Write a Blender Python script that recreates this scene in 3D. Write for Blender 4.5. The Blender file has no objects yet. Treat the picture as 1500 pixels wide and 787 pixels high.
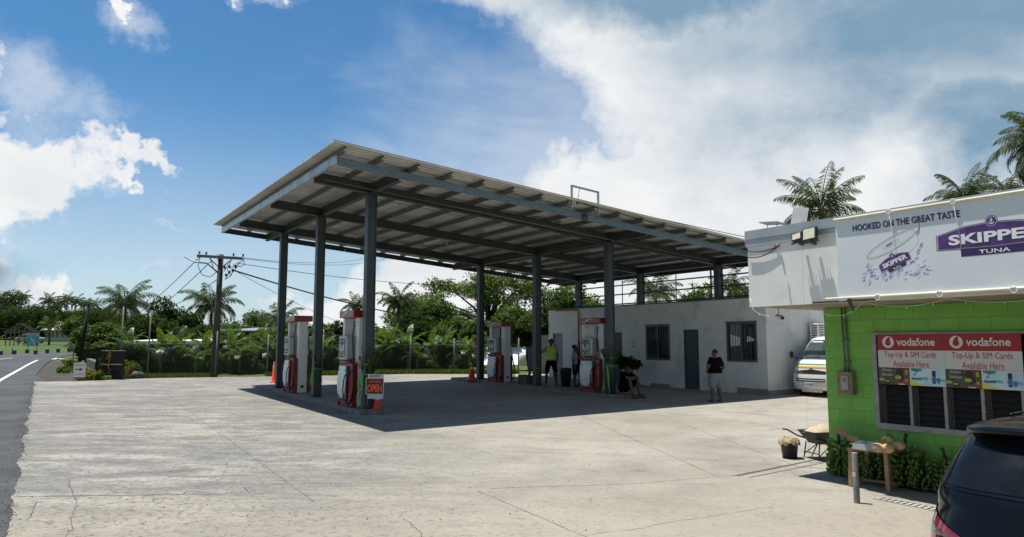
import bpy, bmesh, math, random
import numpy as np
from math import sin, cos, radians, pi, sqrt, atan2, hypot
from mathutils import Matrix, Vector, noise as mnoise
SC = bpy.context.scene
COL = SC.collection
# ---------------------------------------------------------------- camera model and site grid
FPX, TH, H = 1036.4, .1049, 2.1
AZ, X0, Y0 = .583, -3.822, 18.922
RZ = AZ - pi/2                       # every building of the site shares this turn: local x = -A, local y = B
A = np.array([-sin(AZ), cos(AZ)]); B = np.array([cos(AZ), sin(AZ)]); C0 = np.array([X0, Y0])
O = np.array([0, 0, H])
def gz(x, y):
    y = max(y, -40)
    if y <= 85: return .015*y
    z = 1.275 + .03*(min(y, 140)-85)
    if y > 140: z += .012*(min(y, 400)-140)
    return z
def ray(u, v):
    a = (u-750)/FPX; b = (393.5-v)/FPX
    return np.array([a, cos(TH)-b*sin(TH), sin(TH)+b*cos(TH)])
def G(u, v, dz=0):
    d = ray(u, v); t = (H-dz)/(.015*d[1]-d[2]); return O+d*t
def WY(u, v, Y): d = ray(u, v); return O+d*(Y/d[1])
def PL(u, v, p, n): d = ray(u, v); n = np.array(n, float); return O+d*((np.array(p)-O)@n/(d@n))
def pt(s, t, z=0): q = C0+A*s+B*t; return np.array([q[0], q[1], z])
def st(P): q = np.array(P[:2])-C0; return q@A, q@B
def roofz(s, t): return 6.125+.001*s-.080*t
# ---------------------------------------------------------------- materials
MATS = {}
def nt_new(name):
    m = bpy.data.materials.new(name); m.use_nodes = True
    nt = m.node_tree; b = nt.nodes['Principled BSDF']; return m, nt, b
class NB:
    """tiny node builder"""
    def __init__(s, nt): s.nt = nt
    def n(s, t, **k):
        x = s.nt.nodes.new(t)
        for a, v in k.items(): setattr(x, a, v)
        return x
    def L(s, a, b): s.nt.links.new(a, b)
    def put(s, sock, v):
        if hasattr(v, 'links') or isinstance(v, bpy.types.NodeSocket): s.L(v, sock)
        else: sock.default_value = v
    def math(s, op, a, b=None, c=None, clamp=False):
        x = s.n('ShaderNodeMath', operation=op, use_clamp=clamp)
        s.put(x.inputs[0], a)
        if b is not None: s.put(x.inputs[1], b)
        if c is not None: s.put(x.inputs[2], c)
        return x.outputs[0]
    def ss(s, v, lo, hi, a=0., b=1.):
        x = s.n('ShaderNodeMapRange', interpolation_type='SMOOTHSTEP')
        s.put(x.inputs[0], v); s.put(x.inputs[1], lo); s.put(x.inputs[2], hi); s.put(x.inputs[3], a); s.put(x.inputs[4], b)
        return x.outputs[0]
    def mix(s, f, a, b, t='MIX'):
        x = s.n('ShaderNodeMix', data_type='RGBA', blend_type=t)
        s.put(x.inputs[0], f)
        for i, v in ((6, a), (7, b)):
            if isinstance(v, (tuple, list)): v = (*v[:3], 1)
            s.put(x.inputs[i], v)
        return x.outputs[2]
    def noise(s, vec, scale, detail=4, rough=.55, dist=0.):
        x = s.n('ShaderNodeTexNoise'); s.L(vec, x.inputs['Vector'])
        x.inputs['Scale'].default_value = scale; x.inputs['Detail'].default_value = detail
        x.inputs['Roughness'].default_value = rough; x.inputs['Distortion'].default_value = dist
        return x.outputs['Fac']
    def mapping(s, vec, sc=(1, 1, 1), rot=(0, 0, 0), loc=(0, 0, 0)):
        x = s.n('ShaderNodeMapping'); s.L(vec, x.inputs[0])
        x.inputs['Scale'].default_value = sc; x.inputs['Rotation'].default_value = rot; x.inputs['Location'].default_value = loc
        return x.outputs[0]
    def coord(s, which='Object'): return s.n('ShaderNodeTexCoord').outputs[which]
def mat(name, col, rough=.6, metal=0., var=.12, scale=3., bump=0., bscale=30., spec=.5, coat=0., dirt=None, emit=None, alpha=None):
    if name in MATS: return MATS[name]
    m, nt, b = nt_new(name); k = NB(nt); co = k.coord()
    b.inputs['Metallic'].default_value = metal; b.inputs['Roughness'].default_value = rough
    b.inputs['Specular IOR Level'].default_value = spec
    b.inputs['Coat Weight'].default_value = coat
    if var > 0:
        f = k.noise(co, scale, 5, .6)
        c = k.mix(k.ss(f, .3, .7), [x*(1-var) for x in col], [min(1, x*(1+var)) for x in col])
        if dirt:
            d = k.ss(k.noise(co, dirt[1], 6, .65), .48, .75)
            c = k.mix(k.math('MULTIPLY', d, dirt[2]), c, dirt[0])
        k.L(c, b.inputs['Base Color'])
        k.L(k.ss(f, .2, .8, max(0, rough-.08), min(1, rough+.08)), b.inputs['Roughness'])
    else: b.inputs['Base Color'].default_value = (*col, 1)
    if bump > 0:
        bm = k.n('ShaderNodeBump'); bm.inputs['Strength'].default_value = bump; bm.inputs['Distance'].default_value = .01
        k.L(k.noise(co, bscale, 4), bm.inputs['Height']); k.L(bm.outputs[0], b.inputs['Normal'])
    if emit: b.inputs['Emission Color'].default_value = (*emit[0], 1); b.inputs['Emission Strength'].default_value = emit[1]
    MATS[name] = m; return m
def leafmat(name, c1, c2, c3=None, trans=.35, rough=.62, scale=.6, spec=.18):
    if name in MATS: return MATS[name]
    m, nt, b = nt_new(name); k = NB(nt); co = k.coord()
    g = k.n('ShaderNodeNewGeometry')
    r = g.outputs['Random Per Island']
    c = k.mix(k.ss(k.noise(co, scale, 3), .35, .65), c1, c2)
    c = k.mix(k.math('MULTIPLY', k.ss(r, .6, 1.), .6), c, c3 or [min(1, x*1.7) for x in c2])
    k.L(c, b.inputs['Base Color']); b.inputs['Roughness'].default_value = rough; b.inputs['Specular IOR Level'].default_value = spec
    tr = k.n('ShaderNodeBsdfTranslucent'); k.L(k.mix(.5, c, (.25, .35, .03), 'MIX'), tr.inputs[0])
    mx = k.n('ShaderNodeMixShader'); mx.inputs[0].default_value = trans
    k.L(b.outputs[0], mx.inputs[1]); k.L(tr.outputs[0], mx.inputs[2])
    k.L(mx.outputs[0], nt.nodes['Material Output'].inputs[0])
    MATS[name] = m; return m
# ---------------------------------------------------------------- mesh builder
class MB:
    def __init__(s): s.v = []; s.f = []; s.m = []; s.sm = []
    def add(s, vs, fs, mi=0, smooth=False):
        o = len(s.v); s.v += [tuple(map(float, p)) for p in vs]
        s.f += [tuple(i+o for i in f) for f in fs]; s.m += [mi]*len(fs); s.sm += [smooth]*len(fs); return s
    def box(s, x0, x1, y0, y1, z0, z1, mi=0, bev=0.):
        if bev > 0: return s.bbox(x0, x1, y0, y1, z0, z1, bev, mi)
        vs = [(x, y, z) for z in (z0, z1) for y in (y0, y1) for x in (x0, x1)]
        return s.add(vs, [(0, 2, 3, 1), (4, 5, 7, 6), (0, 1, 5, 4), (2, 6, 7, 3), (0, 4, 6, 2), (1, 3, 7, 5)], mi)
    def bbox(s, x0, x1, y0, y1, z0, z1, b, mi=0, seg=2):
        bm = bmesh.new(); bmesh.ops.create_cube(bm, size=1)
        for v in bm.verts:
            v.co = ((x0+x1)/2+v.co.x*(x1-x0), (y0+y1)/2+v.co.y*(y1-y0), (z0+z1)/2+v.co.z*(z1-z0))
        b = min(b, .49*min(x1-x0, y1-y0, z1-z0))
        bmesh.ops.bevel(bm, geom=list(bm.edges), offset=b, segments=seg, affect='EDGES', profile=.5)
        bm.verts.index_update()
        s.add([v.co[:] for v in bm.verts], [[v.index for v in f.verts] for f in bm.faces], mi, False); bm.free(); return s
    def obox(s, p, q, w, h, mi=0, up=(0, 0, 1)):
        """beam from p to q, width w sideways, height h along up"""
        p = Vector(p); q = Vector(q); d = (q-p).normalized(); u = Vector(up)
        r = d.cross(u)
        if r.length < 1e-4: r = d.cross(Vector((1, 0, 0)))
        r.normalize(); u = r.cross(d)
        vs = [c+r*a*w/2+u*b*h/2 for c in (p, q) for b in (-1, 1) for a in (-1, 1)]
        return s.add(vs, [(0, 1, 3, 2), (4, 6, 7, 5), (0, 4, 5, 1), (2, 3, 7, 6), (0, 2, 6, 4), (1, 5, 7, 3)], mi)
    def prism(s, poly, y0, y1, mi=0):
        """poly = (x,z) outline, extruded along y; counter-clockwise seen from -y"""
        n = len(poly); vs = [(x, y0, z) for x, z in poly]+[(x, y1, z) for x, z in poly]
        fs = [tuple(range(n)), tuple(range(2*n-1, n-1, -1))]+[(i, i+n, (i+1) % n+n, (i+1) % n) for i in range(n)]
        return s.add(vs, fs, mi)
    def slab(s, poly, z0, z1, mi=0):
        n = len(poly); vs = [(x, y, z0) for x, y in poly]+[(x, y, z1) for x, y in poly]
        fs = [tuple(range(n-1, -1, -1)), tuple(range(n, 2*n))]+[(i, (i+1) % n, (i+1) % n+n, i+n) for i in range(n)]
        return s.add(vs, fs, mi)
    def tube(s, pts, r, seg=8, mi=0, cap=True, smooth=True):
        pts = [Vector(p) for p in pts]; n = len(pts)
        rr = r if isinstance(r, (list, tuple)) else [r]*n
        vs = []; ref = None
        for i, p in enumerate(pts):
            d = (pts[min(i+1, n-1)]-pts[max(i-1, 0)]).normalized()
            if ref is None: ref = d.orthogonal().normalized()
            a = (ref-d*ref.dot(d))
            a = a.normalized() if a.length > 1e-5 else d.orthogonal().normalized()
            ref = a; b = d.cross(a)
            vs += [p+(a*cos(2*pi*j/seg)+b*sin(2*pi*j/seg))*rr[i] for j in range(seg)]
        fs = [(i*seg+j, i*seg+(j+1) % seg, (i+1)*seg+(j+1) % seg, (i+1)*seg+j) for i in range(n-1) for j in range(seg)]
        s.add(vs, fs, mi, smooth)
        if cap:
            o = len(s.v)-n*seg
            s.f += [tuple(o+j for j in range(seg-1, -1, -1)), tuple(o+(n-1)*seg+j for j in range(seg))]; s.m += [mi]*2; s.sm += [False]*2
        return s
    def cyl(s, x, y, z0, z1, r, r2=None, seg=20, mi=0): return s.tube([(x, y, z0), (x, y, z1)], [r, r if r2 is None else r2], seg, mi)
    def lathe(s, prof, c=(0, 0, 0), seg=20, mi=0, sx=1, sy=1):
        vs = [(c[0]+r*cos(2*pi*j/seg)*sx, c[1]+r*sin(2*pi*j/seg)*sy, c[2]+z) for r, z in prof for j in range(seg)]
        fs = [(i*seg+j, i*seg+(j+1) % seg, (i+1)*seg+(j+1) % seg, (i+1)*seg+j) for i in range(len(prof)-1) for j in range(seg)]
        return s.add(vs, fs, mi, True)
    def ball(s, c, r, seg=12, rings=8, mi=0, lump=0., seed=0, ribs=0):
        rx, ry, rz = r if isinstance(r, (tuple, list)) else (r, r, r)
        vs = []; 
        for i in range(rings+1):
            t = pi*i/rings
            for j in range(seg):
                p = 2*pi*j/seg; q = 1
                if ribs: q = 1-.06*abs(cos(ribs*p/2))*sin(t)
                if lump: q += lump*mnoise.noise(Vector((sin(t)*cos(p)*1.7+seed, sin(t)*sin(p)*1.7, cos(t)*1.7)))
                vs.append((c[0]+rx*q*sin(t)*cos(p), c[1]+ry*q*sin(t)*sin(p), c[2]+rz*q*cos(t)))
        fs = [(i*seg+j, (i+1)*seg+j, (i+1)*seg+(j+1) % seg, i*seg+(j+1) % seg) for i in range(rings) for j in range(seg)]
        return s.add(vs, fs, mi, True)
    def poly(s, pts, mi=0): return s.add(pts, [tuple(range(len(pts)))], mi)
    def build(s, name, mats, parent=None, loc=None, rz=None, label=None):
        me = bpy.data.meshes.new(name); me.from_pydata(s.v, [], s.f)
        if not isinstance(mats, (list, tuple)): mats = [mats]
        for m in mats: me.materials.append(m)
        me.polygons.foreach_set('material_index', s.m); me.polygons.foreach_set('use_smooth', s.sm)
        me.update(); me.validate()
        return link(name, me, parent, loc, rz, label)
def link(name, me, parent=None, loc=None, rz=None, label=None):
    o = bpy.data.objects.new(name, me); COL.objects.link(o)
    if parent: o.parent = parent
    if loc is not None: o.location = [float(c) for c in loc]
    if rz is not None: o.rotation_euler = (0, 0, rz)
    if label: o['label'] = label
    return o
def thing(name, label, cat, loc=(0, 0, 0), rz=0., group=None, scale=None):
    o = bpy.data.objects.new(name, None); COL.objects.link(o); o.empty_display_size = .2
    o.location = [float(c) for c in loc]; o.rotation_euler = (0, 0, rz)
    if scale: o.scale = (scale,)*3 if not isinstance(scale, (tuple, list)) else scale
    return tag(o, label, cat, group)
def tag(o, label, cat, group=None):
    o['label'] = label; o['category'] = cat
    if group: o['group'] = group
    return o
def struct(o): o['kind'] = 'structure'; return o
def dup(root, loc=None, rz=None, label=None, group=None, scale=None):
    r = root.copy(); COL.objects.link(r)
    if loc is not None: r.location = [float(c) for c in loc]
    if rz is not None: r.rotation_euler = (0, 0, rz)
    if scale is not None: r.scale = (scale,)*3 if not isinstance(scale, (tuple, list)) else scale
    if label: r['label'] = label
    if group: r['group'] = group
    for ch in root.children:
        c = ch.copy(); COL.objects.link(c); c.parent = r
        for g in ch.children:
            d = g.copy(); COL.objects.link(d); d.parent = c
    return r
def text(name, s, x0, x1, z0, z1, y, m, parent, bold=0., rot=0., ext=.002, mirror=False):
    """lettering in the local xz plane facing -y, fitted to the box; rot turns it about its centre"""
    cu = bpy.data.curves.new(name, 'FONT'); cu.body = s; cu.size = 1; cu.offset = bold; cu.extrude = 0; cu.resolution_u = 3
    t = bpy.data.objects.new(name, cu); COL.objects.link(t)
    dg = bpy.context.evaluated_depsgraph_get(); me = bpy.data.meshes.new_from_object(t.evaluated_get(dg))
    bpy.data.objects.remove(t); bpy.data.curves.remove(cu)
    v = np.array([p.co[:] for p in me.vertices]); lo = v.min(0); hi = v.max(0)
    sx = (x1-x0)/(hi[0]-lo[0]); sz = (z1-z0)/(hi[1]-lo[1])
    px = (v[:, 0]-(lo[0]+hi[0])/2)*sx; pz = (v[:, 1]-(lo[1]+hi[1])/2)*sz
    X = px*cos(rot)-pz*sin(rot)+(x0+x1)/2; Z = px*sin(rot)+pz*cos(rot)+(z0+z1)/2
    for i, p in enumerate(me.vertices): p.co = (X[i], y, Z[i])
    me.name = name; me.materials.clear(); me.materials.append(m)
    o = link(name, me, parent); return o
def quads(P, name, m, parent=None, loc=None, smooth=False):
    """P: (n,4,3) array of quads"""
    n = len(P); me = bpy.data.meshes.new(name)
    me.vertices.add(4*n); me.vertices.foreach_set('co', np.asarray(P, np.float32).reshape(-1))
    me.loops.add(4*n); me.loops.foreach_set('vertex_index', np.arange(4*n, dtype=np.int32))
    me.polygons.add(n); me.polygons.foreach_set('loop_start', np.arange(0, 4*n, 4, dtype=np.int32))
    try: me.polygons.foreach_set('loop_total', np.full(n, 4, dtype=np.int32))
    except Exception: pass
    me.update(calc_edges=True); me.validate()
    me.materials.append(m)
    return link(name, me, parent, loc)
# ---------------------------------------------------------------- camera, sun, sky
cam = bpy.data.cameras.new('camera'); co = bpy.data.objects.new('camera', cam); COL.objects.link(co)
cam.sensor_width = 36; cam.lens = FPX/1500*36; cam.clip_end = 3000; cam.clip_start = .05
co.location = (0, 0, H); co.rotation_euler = (pi/2+TH, 0, 0); SC.camera = co
SUNV = Vector((*(A*1.25-B*.85), 6.5)).normalized()     # towards the sun
sl = bpy.data.lights.new('sun', 'SUN'); sl.energy = 5.0; sl.angle = radians(.53); sl.color = (1, .955, .88)
so = bpy.data.objects.new('sun', sl); COL.objects.link(so); so.rotation_euler = (-SUNV).to_track_quat('-Z', 'Y').to_euler()
SC.view_settings.view_transform = 'Standard'; SC.view_settings.look = 'None'; SC.view_settings.exposure = .42; SC.view_settings.gamma = 1
SC.view_settings.use_curve_mapping = False
w = bpy.data.worlds.new('World'); SC.world = w; w.use_nodes = True
nt = w.node_tree; k = NB(nt); bg = nt.nodes['Background']
sky = k.n('ShaderNodeTexSky', sky_type='NISHITA'); sky.sun_disc = False
sky.sun_elevation = math.asin(SUNV.z); sky.sun_rotation = atan2(SUNV.x, SUNV.y); sky.altitude = 0; sky.air_density = 1.; sky.dust_density = .6; sky.ozone_density = 1.6
dirv = k.coord('Generated'); sep = k.n('ShaderNodeSeparateXYZ'); k.L(dirv, sep.inputs[0])
az_ = k.math('ARCTAN2', sep.outputs[0], sep.outputs[1]); el_ = k.math('ARCSINE', sep.outputs[2])
def azel(u, v):
    d = ray(u, v); return atan2(d[0], d[1]), math.asin(d[2]/np.linalg.norm(d))
cmb = k.n('ShaderNodeCombineXYZ'); k.L(az_, cmb.inputs[0]); k.L(el_, cmb.inputs[1])
# warp so that the blob outlines billow
wv = k.n('ShaderNodeTexNoise'); k.L(dirv, wv.inputs['Vector']); wv.inputs['Scale'].default_value = 5.; wv.inputs['Detail'].default_value = 8; wv.inputs['Roughness'].default_value = .62
sub = k.n('ShaderNodeVectorMath', operation='SUBTRACT'); k.L(wv.outputs['Color'], sub.inputs[0]); sub.inputs[1].default_value = (.5, .5, .5)
scl = k.n('ShaderNodeVectorMath', operation='SCALE'); k.L(sub.outputs[0], scl.inputs[0]); scl.inputs['Scale'].default_value = .30
addv = k.n('ShaderNodeVectorMath', operation='ADD'); k.L(cmb.outputs[0], addv.inputs[0]); k.L(scl.outputs[0], addv.inputs[1])
def blob(u, v, ru, rv, rot=0.):
    a, e = azel(u, v); a2, _ = azel(u+ru, v); a1, _ = azel(u-ru, v); _, e2 = azel(u, v-rv); _, e1 = azel(u, v+rv)
    ra = abs(a2-a1)/2; re = abs(e2-e1)/2
    s1 = k.n('ShaderNodeVectorMath', operation='SUBTRACT'); k.L(addv.outputs[0], s1.inputs[0]); s1.inputs[1].default_value = (a, e, 0)
    v1 = s1.outputs[0]
    if rot: v1 = k.mapping(v1, rot=(0, 0, rot))
    m1 = k.n('ShaderNodeVectorMath', operation='MULTIPLY'); k.L(v1, m1.inputs[0]); m1.inputs[1].default_value = (1/ra, 1/re, 0)
    ln = k.n('ShaderNodeVectorMath', operation='LENGTH'); k.L(m1.outputs[0], ln.inputs[0])
    return k.math('SUBTRACT', 1., ln.outputs['Value'])
def union(bl):
    r = None
    for b_ in bl:
        x = blob(*b_); r = x if r is None else k.math('MAXIMUM', r, x)
    return r
thick = union([(40, 222, 105, 50), (150, 235, 115, 24), (-5, 285, 72, 90), (0, 385, 66, 66), (75, 425, 70, 30),
               (480, 430, 150, 70), (600, 440, 190, 95), (700, 420, 130, 90), (800, 440, 200, 110), (-20, 110, 55, 60), (195, 0, 26, 14, .5), (395, -8, 50, 10)])
addv_soft = k.n('ShaderNodeVectorMath', operation='ADD'); sc2 = k.n('ShaderNodeVectorMath', operation='SCALE'); k.L(sub.outputs[0], sc2.inputs[0]); sc2.inputs['Scale'].default_value = .20
k.L(cmb.outputs[0], addv_soft.inputs[0]); k.L(sc2.outputs[0], addv_soft.inputs[1]); addv_hold = addv; addv = addv_soft
big = union([(850, -65, 330, 135), (1020, 30, 270, 150), (1120, 120, 330, 200), (1450, 120, 470, 360), (960, 300, 250, 108), (1150, 370, 330, 130), (1400, 420, 420, 190)])
addv = addv_hold
fine = k.noise(k.mapping(dirv, (1, 1, 1.6)), 9, 10, .64)
fb = k.math('MULTIPLY_ADD', fine, .95, -.475)
cov = k.math('MAXIMUM', k.math('ADD', thick, fb), k.math('ADD', k.math('MULTIPLY', big, 1.6), k.math('MULTIPLY', fb, .75)))
alpha = k.ss(cov, -.08, .52)
# thin veils
veil = union([(200, 12, 60, 45, .6), (213, 376, 70, 32), (60, 235, 170, 70), (20, 340, 110, 120), (395, 0, 80, 20), (220, 300, 150, 14, .13), (950, 250, 700, 330), (60, 150, 120, 90)])
vn = k.noise(k.mapping(dirv, (1, 1, 2.2)), 3.2, 7, .6, .6)
va = k.math('MULTIPLY', k.ss(k.math('ADD', veil, k.math('MULTIPLY_ADD', vn, 1.5, -.85)), -.1, .95), .5)
haz = k.ss(el_, .0, .36, .50, 0.)
back = k.math('MULTIPLY', k.ss(sep.outputs[1], .15, -.35), k.ss(fine, .36, .52))  # unseen clouds behind the camera, added to make the ambient light less blue
alow = k.math('MAXIMUM', k.math('MAXIMUM', alpha, va), haz)
# cloud tone: white heads, blue-grey undersides and the broad grey sheet to the right
gr = union([(1340, 30, 480, 230), (1500, 170, 300, 130), (0, 400, 110, 70), (1050, -40, 420, 120)])
cn = k.noise(dirv, 4.2, 6, .55)
tone = k.math('ADD', k.math('MULTIPLY', k.ss(gr, -.35, .85), .95), k.math('MULTIPLY_ADD', k.noise(k.mapping(dirv, (1, 1, 2.5), rot=(0, .3, 0)), 3.6, 9, .6, .4), 1.0, -.42), clamp=True)
edge = k.ss(cov, .0, .9)
tone = k.math('MULTIPLY', tone, k.math('MULTIPLY_ADD', edge, .45, .55))
ccol = k.mix(tone, (6.9, 6.95, 6.95), (1.6, 2.65, 3.7))
gain = k.n('ShaderNodeMix', data_type='RGBA', blend_type='MULTIPLY'); gain.inputs[0].default_value = 1
k.L(sky.outputs[0], gain.inputs[6]); gain.inputs[7].default_value = (.37, .68, .85, 1)
fin = k.mix(alow, gain.outputs[2], ccol)
fin = k.mix(k.math('MULTIPLY', back, .8), fin, (1.9, 2.0, 2.05))
k.L(fin, bg.inputs[0]); bg.inputs[1].default_value = .1
rnd = random.Random(5)
# ---------------------------------------------------------------- materials of the setting
def ground_concrete():
    m, nt, b = nt_new('concrete_apron'); k = NB(nt); co = k.coord()
    big = k.noise(co, .22, 5, .6); mid = k.noise(co, 1.3, 6, .65, .4)
    c = k.mix(k.ss(big, .35, .65), (.285, .263, .220), (.385, .36, .308))
    c = k.mix(k.math('MULTIPLY', k.ss(mid, .42, .72), .55), c, (.20, .186, .158))
    st_ = k.noise(k.mapping(co, (.32, 1.0, 1), rot=(0, 0, radians(-6))), .95, 9, .72, 1.1)    # tyre-dragged asphalt dust
    sepx = k.n('ShaderNodeSeparateXYZ'); k.L(co, sepx.inputs[0])
    lx = k.ss(k.math('ADD', sepx.outputs[0], k.math('MULTIPLY', sepx.outputs[1], .15)), -3.5, 3.0, 1., .12)
    brk = k.ss(k.noise(co, 7, 8, .78), .30, .62)
    c = k.mix(k.math('MULTIPLY', k.math('MULTIPLY', k.ss(st_, .40, .58), lx), k.math('MULTIPLY_ADD', brk, .65, .30)), c, (.150, .156, .158))
    st2 = k.noise(k.mapping(co, (.5, 1.6, 1), loc=(7, 3, 0)), 2.4, 9, .75)
    c = k.mix(k.math('MULTIPLY', k.math('MULTIPLY', k.ss(st2, .48, .60), lx), .75), c, (.12, .125, .13))
    c = k.mix(k.math('MULTIPLY', k.ss(k.noise(k.mapping(co, (.5, 1.6, 1), rot=(0, 0, .5)), 1.1, 6, .7), .55, .7), .35), c, (.17, .155, .13))
    warm = k.ss(sepx.outputs[1], 7.5, 10.5, .55, 0.)
    c = k.mix(warm, c, (.34, .30, .238))
    for (cx_, cy_, rd_, ww_) in ((-6, -14, 27.5, .10), (-6, -14, 29.1, .10), (22, 30, 19.5, .12), (22, 30, 21.1, .12)):
        vd = k.n('ShaderNodeVectorMath', operation='DISTANCE'); k.L(co, vd.inputs[0]); vd.inputs[1].default_value = (cx_, cy_, 0.2)
        tq_ = k.math('ABSOLUTE', k.math('SUBTRACT', k.math('MULTIPLY_ADD', k.noise(co, .3, 3), .8, vd.outputs['Value']), rd_+.4))
        c = k.mix(k.math('MULTIPLY', k.ss(tq_, ww_*.5, ww_*1.3, .30, 0.), k.ss(k.noise(co, 1.1, 6, .7), .38, .6)), c, (.13, .125, .115))
    sp = k.n('ShaderNodeTexVoronoi', feature='F1'); k.L(co, sp.inputs['Vector']); sp.inputs['Scale'].default_value = 5.2
    c = k.mix(k.math('MULTIPLY', k.ss(sp.outputs['Distance'], .02, .06, .7, 0.), k.ss(k.noise(co, .8, 4), .45, .6)), c, (.05, .05, .05))         # grit
    g2 = k.noise(co, 60, 3, .6)
    c = k.mix(k.ss(g2, .35, .7, 0., .35), c, (.15, .14, .12))
    g3 = k.noise(co, 13, 6, .75); c = k.mix(k.math('MULTIPLY', k.ss(g3, .50, .64), k.math('MULTIPLY_ADD', lx, .62, .22)), c, (.10, .10, .098)); c = k.mix(k.math('MULTIPLY', k.ss(g3, .36, .26), k.math('MULTIPLY', lx, .4)), c, (.42, .41, .385))
    v = k.n('ShaderNodeTexVoronoi', feature='DISTANCE_TO_EDGE'); v.inputs['Scale'].default_value = .15
    w1 = k.n('ShaderNodeTexNoise'); k.L(co, w1.inputs['Vector']); w1.inputs['Scale'].default_value = .9; w1.inputs['Detail'].default_value = 7
    vm = k.n('ShaderNodeVectorMath', operation='MULTIPLY_ADD'); k.L(w1.outputs['Color'], vm.inputs[0]); vm.inputs[1].default_value = (1.5, 1.5, 0); k.L(co, vm.inputs[2])
    k.L(vm.outputs[0], v.inputs['Vector'])
    ck = k.math('MULTIPLY', k.ss(v.outputs['Distance'], .0003, .0011, 1., 0.), k.ss(k.noise(co, .35, 3), .50, .60))
    c = k.mix(k.math('MULTIPLY', ck, .55), c, (.06, .055, .05))
    oil = k.ss(k.noise(co, 1.3, 5, .6), .62, .72)
    c = k.mix(k.math('MULTIPLY', oil, .35), c, (.12, .11, .10))
    k.L(c, b.inputs['Base Color']); b.inputs['Roughness'].default_value = .85; b.inputs['Specular IOR Level'].default_value = .25
    bp = k.n('ShaderNodeBump'); bp.inputs['Strength'].default_value = .6; bp.inputs['Distance'].default_value = .012
    k.L(k.math('SUBTRACT', k.noise(co, 35, 6, .7), ck), bp.inputs['Height']); k.L(bp.outputs[0], b.inputs['Normal'])
    return m
def ground_mix(name, ca, cb, cc, s1, s2, rough=.9, bump=.5, bs=40):
    m, nt, b = nt_new(name); k = NB(nt); co = k.coord()
    c = k.mix(k.ss(k.noise(co, s1, 6, .65), .38, .62), ca, cb)
    c = k.mix(k.ss(k.noise(co, s2, 5, .7), .5, .75), c, cc)
    k.L(c, b.inputs['Base Color']); b.inputs['Roughness'].default_value = rough; b.inputs['Specular IOR Level'].default_value = .25
    bp = k.n('ShaderNodeBump'); bp.inputs['Strength'].default_value = bump; bp.inputs['Distance'].default_value = .02
    k.L(k.noise(co, bs, 5, .7), bp.inputs['Height']); k.L(bp.outputs[0], b.inputs['Normal'])
    return m
M_APRON = ground_concrete()
M_ASPH = ground_mix('asphalt', (.052, .054, .056), (.080, .082, .083), (.042, .043, .044), .5, 6., .8, .4, 90)
M_GRASS = ground_mix('grass_ground', (.05, .082, .016), (.075, .11, .022), (.035, .05, .014), .25, 3.)
M_GRAV = ground_mix('gravel', (.05, .045, .038), (.085, .076, .064), (.025, .023, .02), 2., 14., .95, .8, 60)
M_CONC = mat('cast_concrete', (.21, .20, .18), .85, var=.25, scale=4, bump=.4, dirt=((.07, .065, .055), 3, .6))
def gpoly(name, m, pts, dz, nsub=0):
    """a sheet lying on the sloping site, from a list of (x,y)"""
    me = bpy.data.meshes.new(name); me.from_pydata([(x, y, gz(x, y)+dz) for x, y in pts], [], [tuple(range(len(pts)))]); me.materials.append(m)
    return struct(link(name, me))
# terrain
xs = list(np.concatenate([np.arange(-600, -100, 50), np.arange(-100, 101, 10), np.arange(150, 601, 50)]))
ys = [-300, -40, 0, 40, 85, 95, 110, 125, 140, 170, 200, 250, 300, 400, 600, 900]
vs = [(x, y, gz(x, y)-.06) for y in ys for x in xs]; nx = len(xs)
fs = [(j*nx+i, j*nx+i+1, (j+1)*nx+i+1, (j+1)*nx+i) for j in range(len(ys)-1) for i in range(nx-1)]
me = bpy.data.meshes.new('terrain'); me.from_pydata(vs, [], fs); me.materials.append(M_GRASS); struct(link('terrain', me))
# forecourt: bounded by the road edge (t = -7.4), the fence line and the store
P2 = lambda s, t: tuple(pt(s, t)[:2])
def pxy(u, v): return tuple(G(u, v)[:2])
edge = []
rr = random.Random(3)
for i in range(701):                                   # crumbled edge towards the road
    s = -40+i*(58.4/700); edge.append(P2(s, -7.42+.10*mnoise.noise(Vector((s*.7, 0, 0)))+.045*mnoise.noise(Vector((s*3.1, 5, 0)))+.02*mnoise.noise(Vector((s*9, 9, 0)))))
back = [pxy(48, 559.5), pxy(115, 558.5), pxy(150, 557), pxy(215, 554.5), pxy(315, 552.8), pxy(391, 551.6), pxy(480, 550.2), pxy(560, 548.8), pxy(600, 548.0), pxy(700, 548.2), pxy(800, 548.0), (6, 38), (30, 38)]
apron = [P2(-40, 30)]+edge+back+[(40, 30)]
gpoly('forecourt', M_APRON, apron, 0.)
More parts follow.
